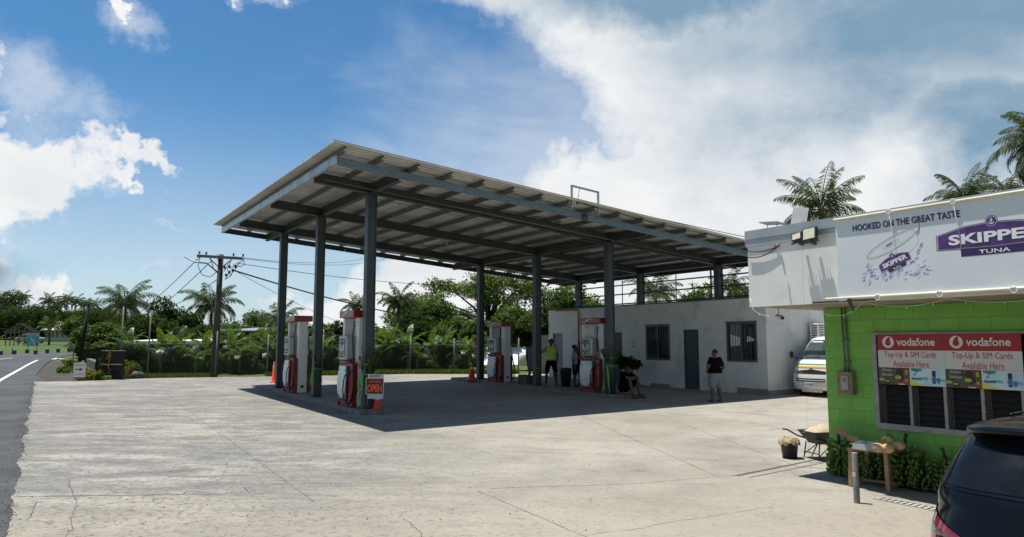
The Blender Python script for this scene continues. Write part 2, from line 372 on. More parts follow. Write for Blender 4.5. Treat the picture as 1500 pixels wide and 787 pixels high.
# road: sheet just below the apron
near = [P2(-45, -7.0), P2(18.0, -7.0), pxy(53, 549), pxy(60, 540), pxy(68, 532), pxy(78, 526), pxy(92, 521.6), pxy(112, 519.4), pxy(140, 518), pxy(200, 516.6), pxy(300, 516)]
far = [(60, 84), (-30, 84.5), pxy(140, 513.6), pxy(105, 514.2), pxy(60, 515.6), pxy(20, 517.6), pxy(-30, 520.5), pxy(-80, 524), P2(30, -16.6), P2(-45, -16.6)]
gpoly('road', M_ASPH, near+far, -.012)
M_LINE = mat('road_paint', (.62, .62, .60), .7, var=.25, scale=6)
def strip(name, pts, w, m, dz):
    vs = []; 
    for i, p in enumerate(pts):
        a = np.array(pts[max(i-1, 0)]); b = np.array(pts[min(i+1, len(pts)-1)]); d = (b-a)/np.linalg.norm(b-a); n = np.array([-d[1], d[0]])
        ww = w if not callable(w) else w(i)
        for s_ in (-1, 1):
            q = np.array(p)+n*s_*ww/2; vs.append((q[0], q[1], gz(*q)+dz))
    fs = [(2*i, 2*i+1, 2*i+3, 2*i+2) for i in range(len(pts)-1)]
    me = bpy.data.meshes.new(name); me.from_pydata(vs, [], fs); me.materials.append(m); return struct(link(name, me))
strip('road_marking', [P2(-30, -9.6), P2(0, -9.3), pxy(0, 557), pxy(28, 541.5), pxy(43, 533), pxy(55, 527.4)], .16, M_LINE, -.006)
strip('road_marking', [pxy(-40, 532), pxy(-10, 527.4), pxy(4, 525.6), pxy(19, 524)], .14, M_LINE, -.006)
strip('road_marking', [pxy(78, 526.4), pxy(84, 524.4), pxy(91, 526)], .3, M_LINE, -.006)
# verge: gravel shoulder then grass
gpoly('gravel_verge', M_GRAV, [pxy(46, 559.8), pxy(54, 548.5), pxy(62, 538.5), pxy(70, 531.5), pxy(80, 527), pxy(90, 530), pxy(95, 538), pxy(106, 545), pxy(112, 552), pxy(112, 559.3)], -.03)
# joints and cracks worn into the slab
M_JOINT = mat('joint_tar', (.075, .068, .058), .9, var=.3, scale=5)
def wig(p, q, n, amp, seed):
    r = random.Random(seed); p = np.array(p); q = np.array(q); d = q-p; nn = np.array([-d[1], d[0]])/np.linalg.norm(d); o = 0; out = []
    for i in range(n+1):
        o = o*.8+r.uniform(-amp, amp); out.append(tuple(p+d*i/n+nn*o))
    return out
for i, (a, b, n, am, wd) in enumerate([((18, 728), (270, 725), 26, .006, .022), ((268, 725), (272, 721), 2, .01, .02), ((270, 725.5), (362, 723), 10, .006, .014), ((358, 714), (365, 722), 4, .01, .02), ((358, 714), (620, 711), 18, .008, .008),
        ((720, 716), (925, 709), 26, .012, .014), ((925, 709), (1075, 697), 20, .01, .012), ((1075, 697), (1205, 671), 14, .008, .05), ((245, 578), (460, 735), 30, .012, .010), ((830, 600), (1050, 698), 26, .006, .010), ((975, 612), (1170, 684), 22, .006, .009),
        ((700, 720), (860, 787), 14, .012, .010), ((865, 784), (1130, 742), 24, .03, .008), ((520, 597), (730, 640), 20, .01, .008), ((95, 695), (112, 740), 12, .03, .012), ((112, 740), (92, 790), 12, .03, .012), ((55, 735), (45, 760), 8, .03, .02), ((590, 760), (620, 790), 8, .03, .012)]):
    strip('slab_joint', wig(pxy(*a), pxy(*b), n, am, i), lambda j, wd=wd, i=i: wd*.62*(.5+.8*abs(sin(j*2.3+i))), M_JOINT, .003)
strip('trench_edge', [pxy(1080, 697.5), pxy(1205, 672)], .03, M_JOINT, .0045)
strip('trench_edge', [pxy(1098, 700), pxy(1215, 676.5)], .018, M_JOINT, .0045)
# stones scattered over the slab
st_ = MB(); r5 = random.Random(12)
for i in range(170):
    u = r5.uniform(20, 900); v = r5.uniform(590, 780); x, y, z = G(u, v); s_ = r5.uniform(.004, .011)
    st_.ball((x, y, z+s_*.4), (s_, s_*.8, s_*.6), 6, 4, 0, .3, i)
o = st_.build('loose_grit', mat('grit', (.05, .048, .045), .9, var=.3)); o['kind'] = 'stuff'

# loose gravel along the crumbled slab edge
rg = np.random.default_rng(3); mbg = MB()
for i in range(1500):
    s_ = rg.uniform(-14, 18); t_ = -7.42+abs(rg.normal())*-.12+rg.uniform(-.03, .12); x, y = P2(s_, t_); q = rg.uniform(.004, .013); mbg.ball((x, y, gz(x, y)+q*.25), (q, q*.8, q*.55), 5, 4)
o = mbg.build('edge_gravel', mat('edge_stone', (.16, .155, .14), .9, var=.5, scale=3)); o['kind'] = 'stuff'
# ---------------------------------------------------------------- canopy
M_DKS = mat('dark_steel', (.040, .056, .064), .42, .0, var=.25, scale=4, bump=.05, dirt=((.11, .075, .05), 2.6, .4))
M_BEAM = mat('beam_steel', (.050, .056, .060), .5, .0, var=.25, scale=3)
def galv():
    m, nt, b = nt_new('galvanised_spangle'); k = NB(nt); co = k.coord()
    v = k.n('ShaderNodeTexVoronoi'); k.L(co, v.inputs['Vector']); v.inputs['Scale'].default_value = 26
    c = k.mix(k.math('POWER', v.outputs['Color'], 1.), (.10, .16, .21), (.23, .32, .39))
    c = k.mix(k.ss(k.noise(co, 1.4, 5), .4, .65, 0, .5), c, (.17, .2, .23))
    k.L(c, b.inputs['Base Color']); b.inputs['Metallic'].default_value = .35; b.inputs['Roughness'].default_value = .42
    return m
M_GALV = galv()
M_GALV2 = mat('galvanised_plain', (.50, .53, .55), .4, .45, var=.22, scale=2.5, dirt=((.25, .27, .28), 1.2, .6))
M_ROOF = mat('roof_sheet', (.56, .55, .52), .45, .35, var=.10, scale=1.0, dirt=((.30, .28, .25), .8, .4))
M_PURL = mat('purlin_steel', (.16, .165, .165), .5, .3, var=.2, scale=2)
cn_ = thing('station_canopy', 'large open canopy with corrugated metal roof on dark steel columns over the fuel pumps', 'canopy', (X0, Y0, 0), RZ)
# local frame: x = -s, y = t
def cz(x, y, dz): return 6.125-.001*x-.080*y+dz
S_ = [0, 4.18, 8.37]; T_ = [0, 8.47, 13.9]; TE = 15.0; TL = -1.63; SF = -1.83; SB = 10.9
def beamB(mb, x, y0, y1, d0, d1, w, mi=0):      # beam along y with sloping top and bottom (I-section)
    for (a, b_, ww) in ((d0, d0+.018, w), (d1-.018, d1, w), (d0+.018, d1-.018, .02)):
        vs = [(x+sx*ww/2, y, cz(x, y, dz)) for y in (y0, y1) for dz in (a, b_) for sx in (-1, 1)]
        mb.add(vs, [(0, 1, 3, 2), (4, 6, 7, 5), (0, 4, 5, 1), (2, 3, 7, 6), (0, 2, 6, 4), (1, 5, 7, 3)], mi)
def beamA(mb, y, x0, x1, d0, d1, w, mi=0, web=.02):
    for (a, b_, ww) in ((d0, d0+.018, w), (d1-.018, d1, w), (d0+.018, d1-.018, web)):
        vs = [(x, y+sy*ww/2, cz(x, y, dz)) for x in (x0, x1) for dz in (a, b_) for sy in (-1, 1)]
        mb.add(vs, [(0, 2, 3, 1), (4, 5, 7, 6), (0, 1, 5, 4), (2, 6, 7, 3), (0, 4, 6, 2), (1, 3, 7, 5)], mi)
for s in S_: m_ = MB(); beamB(m_, -s, TL+.04, TE-.05, 0, .27, .16); m_.build('rafter', M_BEAM, cn_)
for y in T_: m_ = MB(); beamA(m_, y, -SB+.04, -SF-.04, .006, .262, .15); m_.build('cross_beam', M_BEAM, cn_)
for i, y in enumerate(T_):
    for j, s in enumerate(S_):
        g0 = gz(*pt(s, y)[:2])
        zb = g0+.10 if i < 2 else gz(*pt(s, y)[:2])+3.28
        top = cz(-s, y, 0); m_ = MB(); x = -s
        for sy in (-1, 1): m_.box(x-.115, x+.115, y+sy*.118-.009, y+sy*.118+.009, zb, top)
        m_.box(x-.009, x+.009, y-.109, y+.109, zb, top); 
        m_.box(x-.085, x+.085, y-.1085, y+.1085, zb+.001, top-.001)        # boxed web
        m_.box(x-.15, x+.15, y-.15, y+.15, top-.016, top-.001); 
        if i < 2: m_.box(x-.17, x+.17, y-.17, y+.17, zb+.04, zb+.065)
        m_.build('column', M_DKS, cn_)
# purlins (lipped channels)
y = TL+.02; k_ = 0
while y < TE-.1:
    m_ = MB(); d0, d1 = .275, .40
    for (a, b_, wa, wb) in ((d0, d0+.006, -.03, .03), (d1-.006, d1, -.03, .03), (d0, d1, -.03, -.024), (d0, d0+.02, .024, .03), (d1-.02, d1, .024, .03)):
        vs = [(x, y+q, cz(x, y, dz)) for x in (-11.15, 2.32) for dz in (a, b_) for q in (wa, wb)]
        m_.add(vs, [(0, 2, 3, 1), (4, 5, 7, 6), (0, 1, 5, 4), (2, 6, 7, 3), (0, 4, 6, 2), (1, 3, 7, 5)])
    m_.build('purlin', M_PURL, cn_); y += .945; k_ += 1
# fascia channels
def chan(mb, p0, p1, axis, out, d0, d1):
    a, b_ = p0, p1
    if axis == 'y': beamB_(mb, a, b_, out, d0, d1)
m_ = MB(); beamA(m_, TL-.03, -SB-.1, -SF+.03, .075, .275, .07, web=.05); m_.build('edge_channel', M_GALV2, cn_)
m_ = MB()
for x, nm, mt in ((-SF, 'edge_channel', M_GALV), (-SB, 'edge_channel', M_BEAM)):
    m_ = MB()
    for (a, b_, w0, w1) in ((.075, .095, -.06, .0), (.255, .275, -.06, .0), (.095, .255, -.012, .0)):
        sg = 1 if x > 0 else -1
        vs = [(x+sg*q, yy, cz(x, yy, dz)) for yy in (TL+.01, TE) for dz in (a, b_) for q in (w0, w1)]
        m_.add(vs, [(0, 1, 3, 2), (4, 6, 7, 5), (0, 4, 5, 1), (2, 3, 7, 6), (0, 2, 6, 4), (1, 5, 7, 3)])
    m_.build(nm, mt, cn_)
m_ = MB(); beamA(m_, TE+.03, -SB-.1, -SF+.03, .075, .275, .07, web=.05); m_.build('edge_channel', M_BEAM, cn_)
# trapezoid roof sheet, ribs along y
prof = []; x = -11.35
while x < 2.40: prof += [(x, 0), (x+.10, 0), (x+.125, .028), (x+.165, .028)]; x += .19
vs = []; n = len(prof)
for (yy) in (-1.93, 15.35):
    for dz in (.404, .407):
        vs += [(px, yy, cz(px, yy, dz+pz*1.4)) for px, pz in prof]
fs = []
for i in range(n-1):
    fs += [(n+i, n+i+1, 3*n+i+1, 3*n+i), (i, 2*n+i, 2*n+i+1, i+1), (i, i+1, n+i+1, n+i), (2*n+i, 3*n+i, 3*n+i+1, 2*n+i+1)]
m_ = MB(); m_.add(vs, fs); m_.build('roof_sheet', M_ROOF, cn_)
# fluorescent battens under the purlins and a conduit along a rafter
M_TUBE = mat('tube_light', (.75, .75, .72), .4, var=0)
for (x, y) in ((1.0, 1.3), (-2.0, 1.3), (-6.0, 1.3), (-2.0, 5.2), (-6.2, 5.0), (1.0, 6.2), (-2.1, 9.9), (-6.2, 9.9), (.9, 11.4)):
    m_ = MB(); z = lambda xx, d: cz(xx, y, d)
    m_.obox((x-.62, y, z(x-.62, .235)), (x+.62, y, z(x+.62, .235)), .06, .05)
    m_.tube([(x-.58, y, z(x-.58, .19)), (x+.58, y, z(x+.58, .19))], .014, 8); m_.build('batten_light', M_TUBE, cn_)
m_ = MB(); m_.tube([(.35, TL+.2, cz(0, TL, .02)), (.35, 13, cz(0, 13, .02))], .012, 6); m_.tube([(-.3, 0.3, cz(0, .3, -.02)), (-.3, 13, cz(0, 13, -.02))], .010, 6)
m_.build('conduit', mat('conduit_grey', (.16, .16, .15), .5), cn_)
m_ = MB(); m_.tube([(-S_[1]-.1, 1, cz(-4.2, 1, .28)), (-S_[1]-.1, 12.5, cz(-4.2, 12.5, .28))], .018, 6)
M_CRED = mat('conduit_red', (.42, .08, .035), .55)
m_.build('conduit', M_CRED, cn_)
for (x, y) in ((1.7, -1.3), (-.6, 1.1), (-4.9, .9), (-10.2, 3), (-10.3, 6), (-5, 5)):
    m_ = MB(); m_.lathe([(0, .0), (.02, -.01), (.03, -.06), (.05, -.10), (0, -.11)], (x, y, cz(x, y, .07)), 10); m_.build('small_floodlight', mat('pale_plastic', (.5, .5, .48), .5), cn_)
m_ = MB(); m_.lathe([(0, 0), (.10, .0), (.12, .05), (.12, .17), (0, .2)], (-SF+.005, 5.95, cz(2, 5.9, .06)), 14, sx=.35); m_.build('speaker_horn', M_DKS, cn_)
# cable frame standing on the roof edge
def rloc(s, t, dz): P = pt(s, t); return np.array([P[0], P[1], roofz(s, t)+dz])
nr = np.array([*(.08*B), 1.])
def roof_t(u, v, dz):
    P = PL(u, v, [X0, Y0, 6.125+dz], nr); return st(P)
sa, ta = roof_t(841, 301, .42); sb_, tb = roof_t(877, 311, .42); ta -= .38; tb -= .42
cf = thing('cable_frame', 'small pale steel hoop frame carrying a cable above the front edge of the canopy roof', 'cable frame', (X0, Y0, 0), RZ)
m_ = MB(); xx = 2.25; y0_, y1_ = ta, tb
hgt = .46
for yy in (y0_, y1_): m_.box(xx-.025, xx+.025, yy-.025, yy+.025, cz(xx, yy, .2), cz(xx, yy, .4+hgt))
m_.obox((xx, y0_-.025, cz(xx, y0_, .4+hgt)), (xx, y1_+.025, cz(xx, y1_, .4+hgt)), .05, .05); m_.build('frame', mat('pale_blue_steel', (.30, .40, .44), .45, .3), cf)
m_ = MB(); ym = y0_*.55+y1_*.45
m_.tube([(xx, ym-.15, cz(xx, ym, .4+hgt)), (xx, ym-.22, cz(xx, ym, hgt+.05))], .008, 6); m_.ball((xx, ym-.22, cz(xx, ym, hgt-.02)), (.06, .05, .07), 8, 6); m_.build('insulator', mat('insulator_dark', (.12, .11, .1), .5), cf)
fa = Vector(cf.matrix_basis @ Vector((xx, ym-.22, cz(xx, ym, hgt-.02)))) if False else None
def c2w(x, y, z): P = pt(-x, y); return Vector((P[0], P[1], z))
CABLE_PT = c2w(xx, ym-.2, cz(xx, ym, hgt-.02))
# ---------------------------------------------------------------- white service building
BO = G(1126, 580); BO[2] = .36
def bl(u, v, y=0):
    P = PL(u, v, BO+np.array([*B, 0])*y, [*B, 0]); d = P-BO; return float(-(d[:2]@A)), float(d[2])
M_WHITE = mat('white_render', (.70, .70, .68), .75, var=.06, scale=1.2, bump=.25, dirt=((.36, .34, .31), 1.4, .55))
M_PLINTH = mat('raw_plinth', (.24, .23, .22), .9, var=.2, scale=4, bump=.4)
M_DOOR = mat('door_blue_grey', (.045, .065, .075), .5, var=.1)
M_FRAME = mat('frame_blue_grey', (.06, .085, .10), .45, var=.1)
M_GLASS = mat('dark_glass', (.012, .014, .016), .06, var=0, spec=.8)
M_GREYD = mat('door_grey', (.20, .22, .235), .5, var=.1)
wb = thing('service_building', 'long low white rendered building with blue-grey doors and windows behind the canopy', 'building', BO, RZ)
LW, HB, DB = 12.28, 3.28, 8.
ops = [('d', -11.95, -11.2, -.05, 2.2), ('d', -7.85, -7.12, .1, 2.18), ('w', -5.68, -4.42, 1.1, 2.42), ('d', -3.72, -2.96, .02, 2.24), ('w', -1.64, -.40, 1.12, 2.44)]
m_ = MB(); th_ = .16
xs_ = [-LW]+[q for o_ in ops for q in o_[1:3]]+[0]
for i in range(0, len(xs_)-1, 2): m_.box(xs_[i], xs_[i+1], 0, th_, -.3, HB)
for o_ in ops:
    m_.box(o_[1], o_[2], 0, th_, o_[4], HB)
    if o_[3] > -.04: m_.box(o_[1], o_[2], 0, th_, -.3, o_[3])
m_.box(-.16, 0, th_, DB, -.3, HB); m_.box(-LW, -LW+.16, th_, DB, -.3, HB); m_.box(-LW+.16, -.16, DB-.16, DB, -.3, HB)
m_.build('wall', M_WHITE, wb)
m_ = MB(); m_.box(-LW+.161, -.161, th_+.001, DB-.161, 2.9, 3.0); m_.build('roof', mat('roof_slab', (.3, .3, .3), .8), wb)
m_ = MB(); m_.box(-LW-.03, .03, -.03, th_+.02, HB+.002, HB+.05); m_.box(-.18, .03, th_+.021, DB, HB+.002, HB+.05); m_.build('parapet_flashing', mat('flashing_dark', (.06, .07, .075), .5), wb)
for a, b_ in ((-6.9, -6.05), (-5.45, -4.45), (-1.25, .0)): m_ = MB(); m_.box(a, b_, -.035, -.002, -.3, .21 if a > -2 else .16); m_.build('plinth', M_PLINTH, wb)
m_ = MB(); m_.box(.002, .035, -.035, DB, -.3, .17); m_.build('plinth', M_PLINTH, wb)
for i, (kd, a, b_, z0, z1) in enumerate(ops):
    if kd == 'd':
        m_ = MB(); mt = M_GREYD if i == 0 else M_DOOR
        m_.box(a+.045, b_-.045, .07, .11, z0+.01, z1-.045); 
        for (p, q) in ((z0+.18, z0+.95), (z0+1.05, z1-.25)): m_.box(a+.14, b_-.14, .058, .0695, p, q)
        d_ = m_.build('door', mt, wb)
        m_ = MB(); m_.box(a+.002, a+.043, .05, .13, z0, z1-.002); m_.box(b_-.043, b_-.002, .05, .13, z0, z1-.002); m_.box(a+.044, b_-.044, .05, .13, z1-.042, z1-.002); m_.build('door_frame', mt, d_)
        m_ = MB(); m_.ball((b_-.10, .045, z0+1.02), .028, 8, 6); m_.build('handle', mat('steel_handle', (.5, .5, .5), .3, .9, var=0), d_)
    else:
        m_ = MB(); w_ = .05
        m_.box(a-.02, b_+.02, -.02, .08, z0-.03, z0+w_); m_.box(a-.02, b_+.02, -.02, .08, z1-w_, z1+.02)
        m_.box(a-.02, a+w_, -.02, .08, z0+w_, z1-w_); m_.box(b_-w_, b_+.02, -.02, .08, z0+w_, z1-w_)
        c_ = (a+b_)/2; m_.box(c_-.025, c_+.025, -.015, .075, z0+w_, z1-w_)
        wn = m_.build('window', M_FRAME, wb)
        m_ = MB(); m_.box(a+w_, b_-w_, .04, .05, z0+w_, z1-w_); m_.build('pane', M_GLASS, wn)
        m_ = MB(); q = a+w_+.07
        while q < b_-w_-.04: m_.box(q-.006, q+.006, .012, .024, z0+w_, z1-w_); q += .11
        m_.build('security_bars', M_FRAME, wn)
        m_ = MB(); m_.box(a-.05, b_+.03, -.05, .0, z1+.022, z1+.05); m_.build('drip_edge', M_FRAME, wn)
M_PAPER = mat('white_paper', (.78, .78, .76), .7, var=.04)
for (a, b_, z0, z1) in ((-1.55, -1.1, 1.62, 2.05), (-.83, -.5, 1.78, 1.98)):
    m_ = MB(); m_.poly([(a, .034, z0), (b_-.03, .034, z0+.03), (b_, .034, z1-.12), (a+.18, .034, z1-.05), (a+.02, .034, z1)]); m_.build('paper_in_window', M_PAPER, wb)
# no smoking style round sticker and red conduit, meter box
m_ = MB(); c_ = (-6.42, 1.78); m_.lathe([(.10, 0), (.10, .004), (.082, .004), (.082, 0)], (0, 0, 0), 24)
m_.v = [(c_[0]+x, -.004-z, c_[1]+y) for x, y, z in m_.v]; sg = thing('round_wall_sign', 'small faint yellow ring notice on the white wall left of the first window', 'notice', BO, RZ); m_.build('ring', mat('notice_yellow', (.42, .42, .16), .6), sg)
m_ = MB(); m_.box(c_[0]-.04, c_[0]+.045, -.006, -.002, c_[1]-.01, c_[1]+.012); m_.box(c_[0]-.02, c_[0]+.05, -.006, -.002, c_[1]+.02, c_[1]+.032); m_.box(c_[0]-.09, c_[0]+.09, -.006, -.002, c_[1]-.19, c_[1]-.165); m_.build('symbol', mat('notice_dark', (.1, .1, .09), .6), sg)
mx_ = thing('meter_box', 'grey electric meter box on the white wall fed by a red conduit', 'meter box', BO, RZ)
xa, za = bl(848, 514); m_ = MB(); m_.bbox(xa-.13, xa+.15, -.14, -.002, za-.3, za+.28, .015); m_.build('case', mat('meter_grey', (.26, .26, .25), .5), mx_)
m_ = MB(); m_.box(xa-.05, xa+.08, -.146, -.141, za+.02, za+.16); m_.build('dial', M_GLASS, mx_)
m_ = MB(); zt = HB-.05; m_.tube([(xa+.05, -.06, za+.28), (xa+.05, -.06, zt-.1), (xa+.02, -.06, zt), (xa-1.6, -.06, zt+.02)], .03, 8); m_.build('conduit', M_CRED, mx_)
# rooftop rails behind the parapet
rl = thing('rooftop_railing', 'dark horizontal pipe rails along the roof edge of the white building', 'railing', BO, RZ)
YR = .98
for q in (.2, .62, 1.02):
    m_ = MB(); m_.tube([(-LW+.8, YR, HB+q-.03), (1.2, YR, HB+q-.03)], .028, 8); m_.build('rail', M_DKS, rl)
for x in (-11.4, -8.2, -5.0, -3.2, -.9): 
    m_ = MB(); m_.tube([(x, YR+.07, 3.0), (x, YR+.07, HB+1.22)], .035 if x > -4 else .02, 8); m_.build('post', mat('pipe_grey', (.12, .14, .15), .5), rl)
# outdoor unit on the side wall
Pn = PL(1192, 487, BO, [*A, 0]); ty = (Pn-BO)[:2]@B; tz = (Pn-BO)[2]
ac = thing('outdoor_aircon_unit', 'white air conditioner outdoor unit on brackets on the side wall above the van', 'air conditioner', BO, RZ)
m_ = MB(); m_.bbox(.12, .46, ty-.42, ty+.42, tz-.28, tz+.30, .02); m_.build('case', mat('ac_white', (.66, .66, .63), .5), ac)
m_ = MB(); m_.lathe([(.23, 0), (.23, .01), (.2, .012)], (0, 0, 0), 28); m_.v = [(.46+z, ty+.15+x, tz+y) for x, y, z in m_.v]; m_.build('fan_ring', M_PURL, ac)
m_ = MB(); m_.lathe([(.0, 0), (.2, .004)], (0, 0, 0), 28); m_.v = [(.46+z, ty+.15+x, tz+y) for x, y, z in m_.v]
for i in range(5): a = i*1.2566; m_.poly([(.468, ty+.15, tz), (.468, ty+.15+.19*cos(a), tz+.19*sin(a)), (.47, ty+.15+.19*cos(a+.7), tz+.19*sin(a+.7))])
m_.build('fan', mat('fan_black', (.02, .02, .02), .5), ac)
m_ = MB()
for i in range(6): m_.box(.2, .42, ty-.4205-.004, ty-.4205, tz-.22+i*.085, tz-.17+i*.085)
for i in range(7): m_.box(.461, .466, ty-.38, ty-.12, tz-.24+i*.075, tz-.2+i*.075)
m_.build('grille', M_PURL, ac)
m_ = MB()
for q in (-.3, .3): m_.obox((0.002, ty+q, tz-.30), (.46, ty+q, tz-.30), .04, .03); m_.obox((.002, ty+q, tz-.58), (.42, ty+q, tz-.31), .03, .02)
m_.build('bracket', M_PURL, ac)
# black bin beside the far door
P = G(829, 567); bn = thing('wheelie_bin', 'black plastic bin with a domed lid by the grey door of the white building', 'bin', P, RZ, None, .84)
m_ = MB(); m_.lathe([(0, 0), (.20, 0), (.26, .72), (.28, .74)], (0, 0, 0), 20); m_.build('body', mat('black_plastic', (.02, .021, .023), .45), bn)
m_ = MB(); m_.lathe([(.29, .742), (.29, .78), (.22, .86), (0, .89)], (0, 0, 0), 20); m_.build('lid', mat('black_plastic', (.02, .021, .023), .45), bn)
P = G(796, 560); 
# block wall scrap beyond the building's left end
bw = MB(); Q = WY(797, 530, 37); bw.box(Q[0]-.55, Q[0]+.6, 37, 37.2, .5, WY(797, 491, 37)[2]); o = bw.build('block_wall', M_PLINTH); tag(o, 'short grey concrete block wall end beyond the far corner of the white building', 'wall')
# ---------------------------------------------------------------- green block store
SO = G(1217, 690)
def sl(u, v, y=0):
    P = PL(u, v, SO+np.array([*B, 0])*y, [*B, 0]); d = P-SO; return float(-(d[:2]@A)), float(d[2])
def s2w(x, y, z=0): p = SO[:2]-A*x+B*y; return np.array([p[0], p[1], SO[2]+z])
def gl(x, y): w_ = s2w(x, y); return gz(w_[0], w_[1])-SO[2]       # ground height in store coordinates
def block_mat():
    m, nt, b = nt_new('green_block'); k = NB(nt); co = k.coord()
    s_ = k.n('ShaderNodeSeparateXYZ'); k.L(co, s_.inputs[0])
    c_ = k.n('ShaderNodeCombineXYZ'); k.L(k.math('ADD', s_.outputs[0], s_.outputs[1]), c_.inputs[0]); k.L(s_.outputs[2], c_.inputs[1])
    wn = k.n('ShaderNodeTexNoise'); k.L(co, wn.inputs['Vector']); wn.inputs['Scale'].default_value = 6
    wm = k.n('ShaderNodeVectorMath', operation='MULTIPLY_ADD'); k.L(wn.outputs['Color'], wm.inputs[0]); wm.inputs[1].default_value = (.012, .012, 0); k.L(c_.outputs[0], wm.inputs[2])
    br = k.n('ShaderNodeTexBrick'); k.L(wm.outputs[0], br.inputs['Vector']); br.inputs['Scale'].default_value = 1
    br.inputs['Brick Width'].default_value = .39; br.inputs['Row Height'].default_value = .19; br.inputs['Mortar Size'].default_value = .006; br.inputs['Mortar Smooth'].default_value = .6
    br.inputs['Color1'].default_value = (.175, .43, .062, 1); br.inputs['Color2'].default_value = (.20, .48, .075, 1); br.inputs['Mortar'].default_value = (.115, .30, .04, 1)
    c = k.mix(k.math('MULTIPLY', k.ss(k.noise(co, 1.7, 8, .7), .40, .66), .7), br.outputs['Color'], (.135, .34, .055))
    dr = k.math('MULTIPLY', k.ss(s_.outputs[2], .0, .8, .8, 0.08), k.ss(k.noise(co, 5, 5, .7), .4, .65))
    c = k.mix(dr, c, (.09, .12, .05))
    sc_ = k.ss(k.noise(k.mapping(co, (1, 1, .2)), 9, 4, .7), .62, .74)
    c = k.mix(k.math('MULTIPLY', sc_, .5), c, (.13, .15, .07))
    k.L(c, b.inputs['Base Color']); b.inputs['Roughness'].default_value = .6
    bp = k.n('ShaderNodeBump'); bp.inputs['Strength'].default_value = .5; bp.inputs['Distance'].default_value = .006
    k.L(k.math('ADD', k.math('MULTIPLY', br.outputs['Fac'], -1.), k.math('MULTIPLY', k.noise(co, 60, 4), .35)), bp.inputs['Height']); k.L(bp.outputs[0], b.inputs['Normal'])
    return m
M_GREEN = block_mat()
M_FASC = mat('white_fascia', (.80, .80, .78), .6, var=.05, scale=1.5, dirt=((.42, .41, .38), 1.6, .28))
M_CAP = mat('grey_metal_cap', (.42, .45, .47), .45, .3, var=.15, scale=2, dirt=((.2, .2, .2), 2., .5))
M_SOFF = mat('soffit_brown', (.32, .27, .20), .8, var=.2)
M_CREAM = mat('cream_pipe', (.68, .64, .50), .5, var=.08, scale=3)
store = thing('roadside_store', 'lime green concrete block shop with deep white awning box and louvred window', 'shop', SO, RZ)
SL, SD = 9.5, 7.5
wx0, wx1, wz0, wz1 = .80, 3.60, .76, 1.36         # window opening (lower, glazed part)
WT = 2.05
m_ = MB()
m_.box(0, wx0, 0, .19, -.5, 2.47); m_.box(wx1, SL, 0, .19, -.5, 2.47); m_.box(wx0, wx1, 0, .19, -.5, wz0); m_.box(wx0, wx1, 0, .19, WT, 2.47)
m_.box(0, .19, .19, SD, -.5, 2.47); m_.box(SL-.19, SL, .19, SD, -.5, 2.47); m_.box(.19, SL-.19, SD-.19, SD, -.5, 2.47)
m_.build('wall', M_GREEN, store)
FY = -1.1
m_ = MB(); m_.box(-.5, SL+.4, FY+.02, SD+.4, 2.475, 2.50); m_.build('soffit', M_SOFF, store)
m_ = MB(); m_.box(-.5, .42, FY, FY+.02, 2.48, 3.5); m_.box(.424, 1.3, FY, FY+.02, 2.48, 3.5); m_.box(1.304, SL+.4, FY, FY+.02, 2.48, 3.5)
m_.box(-.52, -.5, FY+.001, SD+.4, 2.482, 3.5); m_.box(-.5, SL+.4, SD+.38, SD+.4, 2.5, 3.5)
m_.build('awning_fascia', M_FASC, store)
m_ = MB(); m_.box(-.545, SL+.45, FY-.028, FY+.2, 3.52, 3.655); m_.box(-.535, SL+.44, FY-.018, FY+.2, 3.40, 3.518); m_.box(-.545, -.40, FY+.201, SD+.4, 3.40, 3.65); m_.build('awning_cap', M_CAP, store)
m_ = MB(); m_.box(-.4, SL+.4, FY+.201, SD+.4, 3.5, 3.55); m_.build('roof', mat('roof_slab', (.3, .3, .3), .8), store)
m_ = MB(); x_, z_ = sl(1211, 449, FY); m_.box(.55, 1.5, FY-.012, FY-.001, 2.487, 2.505); m_.build('trim_strip', mat('dark_timber', (.09, .07, .05), .7), store)
# interior darkness: a back wall with shelves of goods
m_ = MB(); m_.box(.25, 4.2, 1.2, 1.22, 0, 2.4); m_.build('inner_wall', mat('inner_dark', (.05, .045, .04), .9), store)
r6 = random.Random(8); 
for zz in (.62, .86, 1.1, 1.34):
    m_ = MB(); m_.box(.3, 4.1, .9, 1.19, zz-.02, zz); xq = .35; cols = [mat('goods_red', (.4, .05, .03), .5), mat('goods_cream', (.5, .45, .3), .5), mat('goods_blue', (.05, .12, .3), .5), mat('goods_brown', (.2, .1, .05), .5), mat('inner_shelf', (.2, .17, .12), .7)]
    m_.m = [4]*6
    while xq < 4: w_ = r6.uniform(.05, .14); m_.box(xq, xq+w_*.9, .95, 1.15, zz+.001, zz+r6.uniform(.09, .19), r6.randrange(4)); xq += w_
    m_.build('goods_shelf', cols, store)
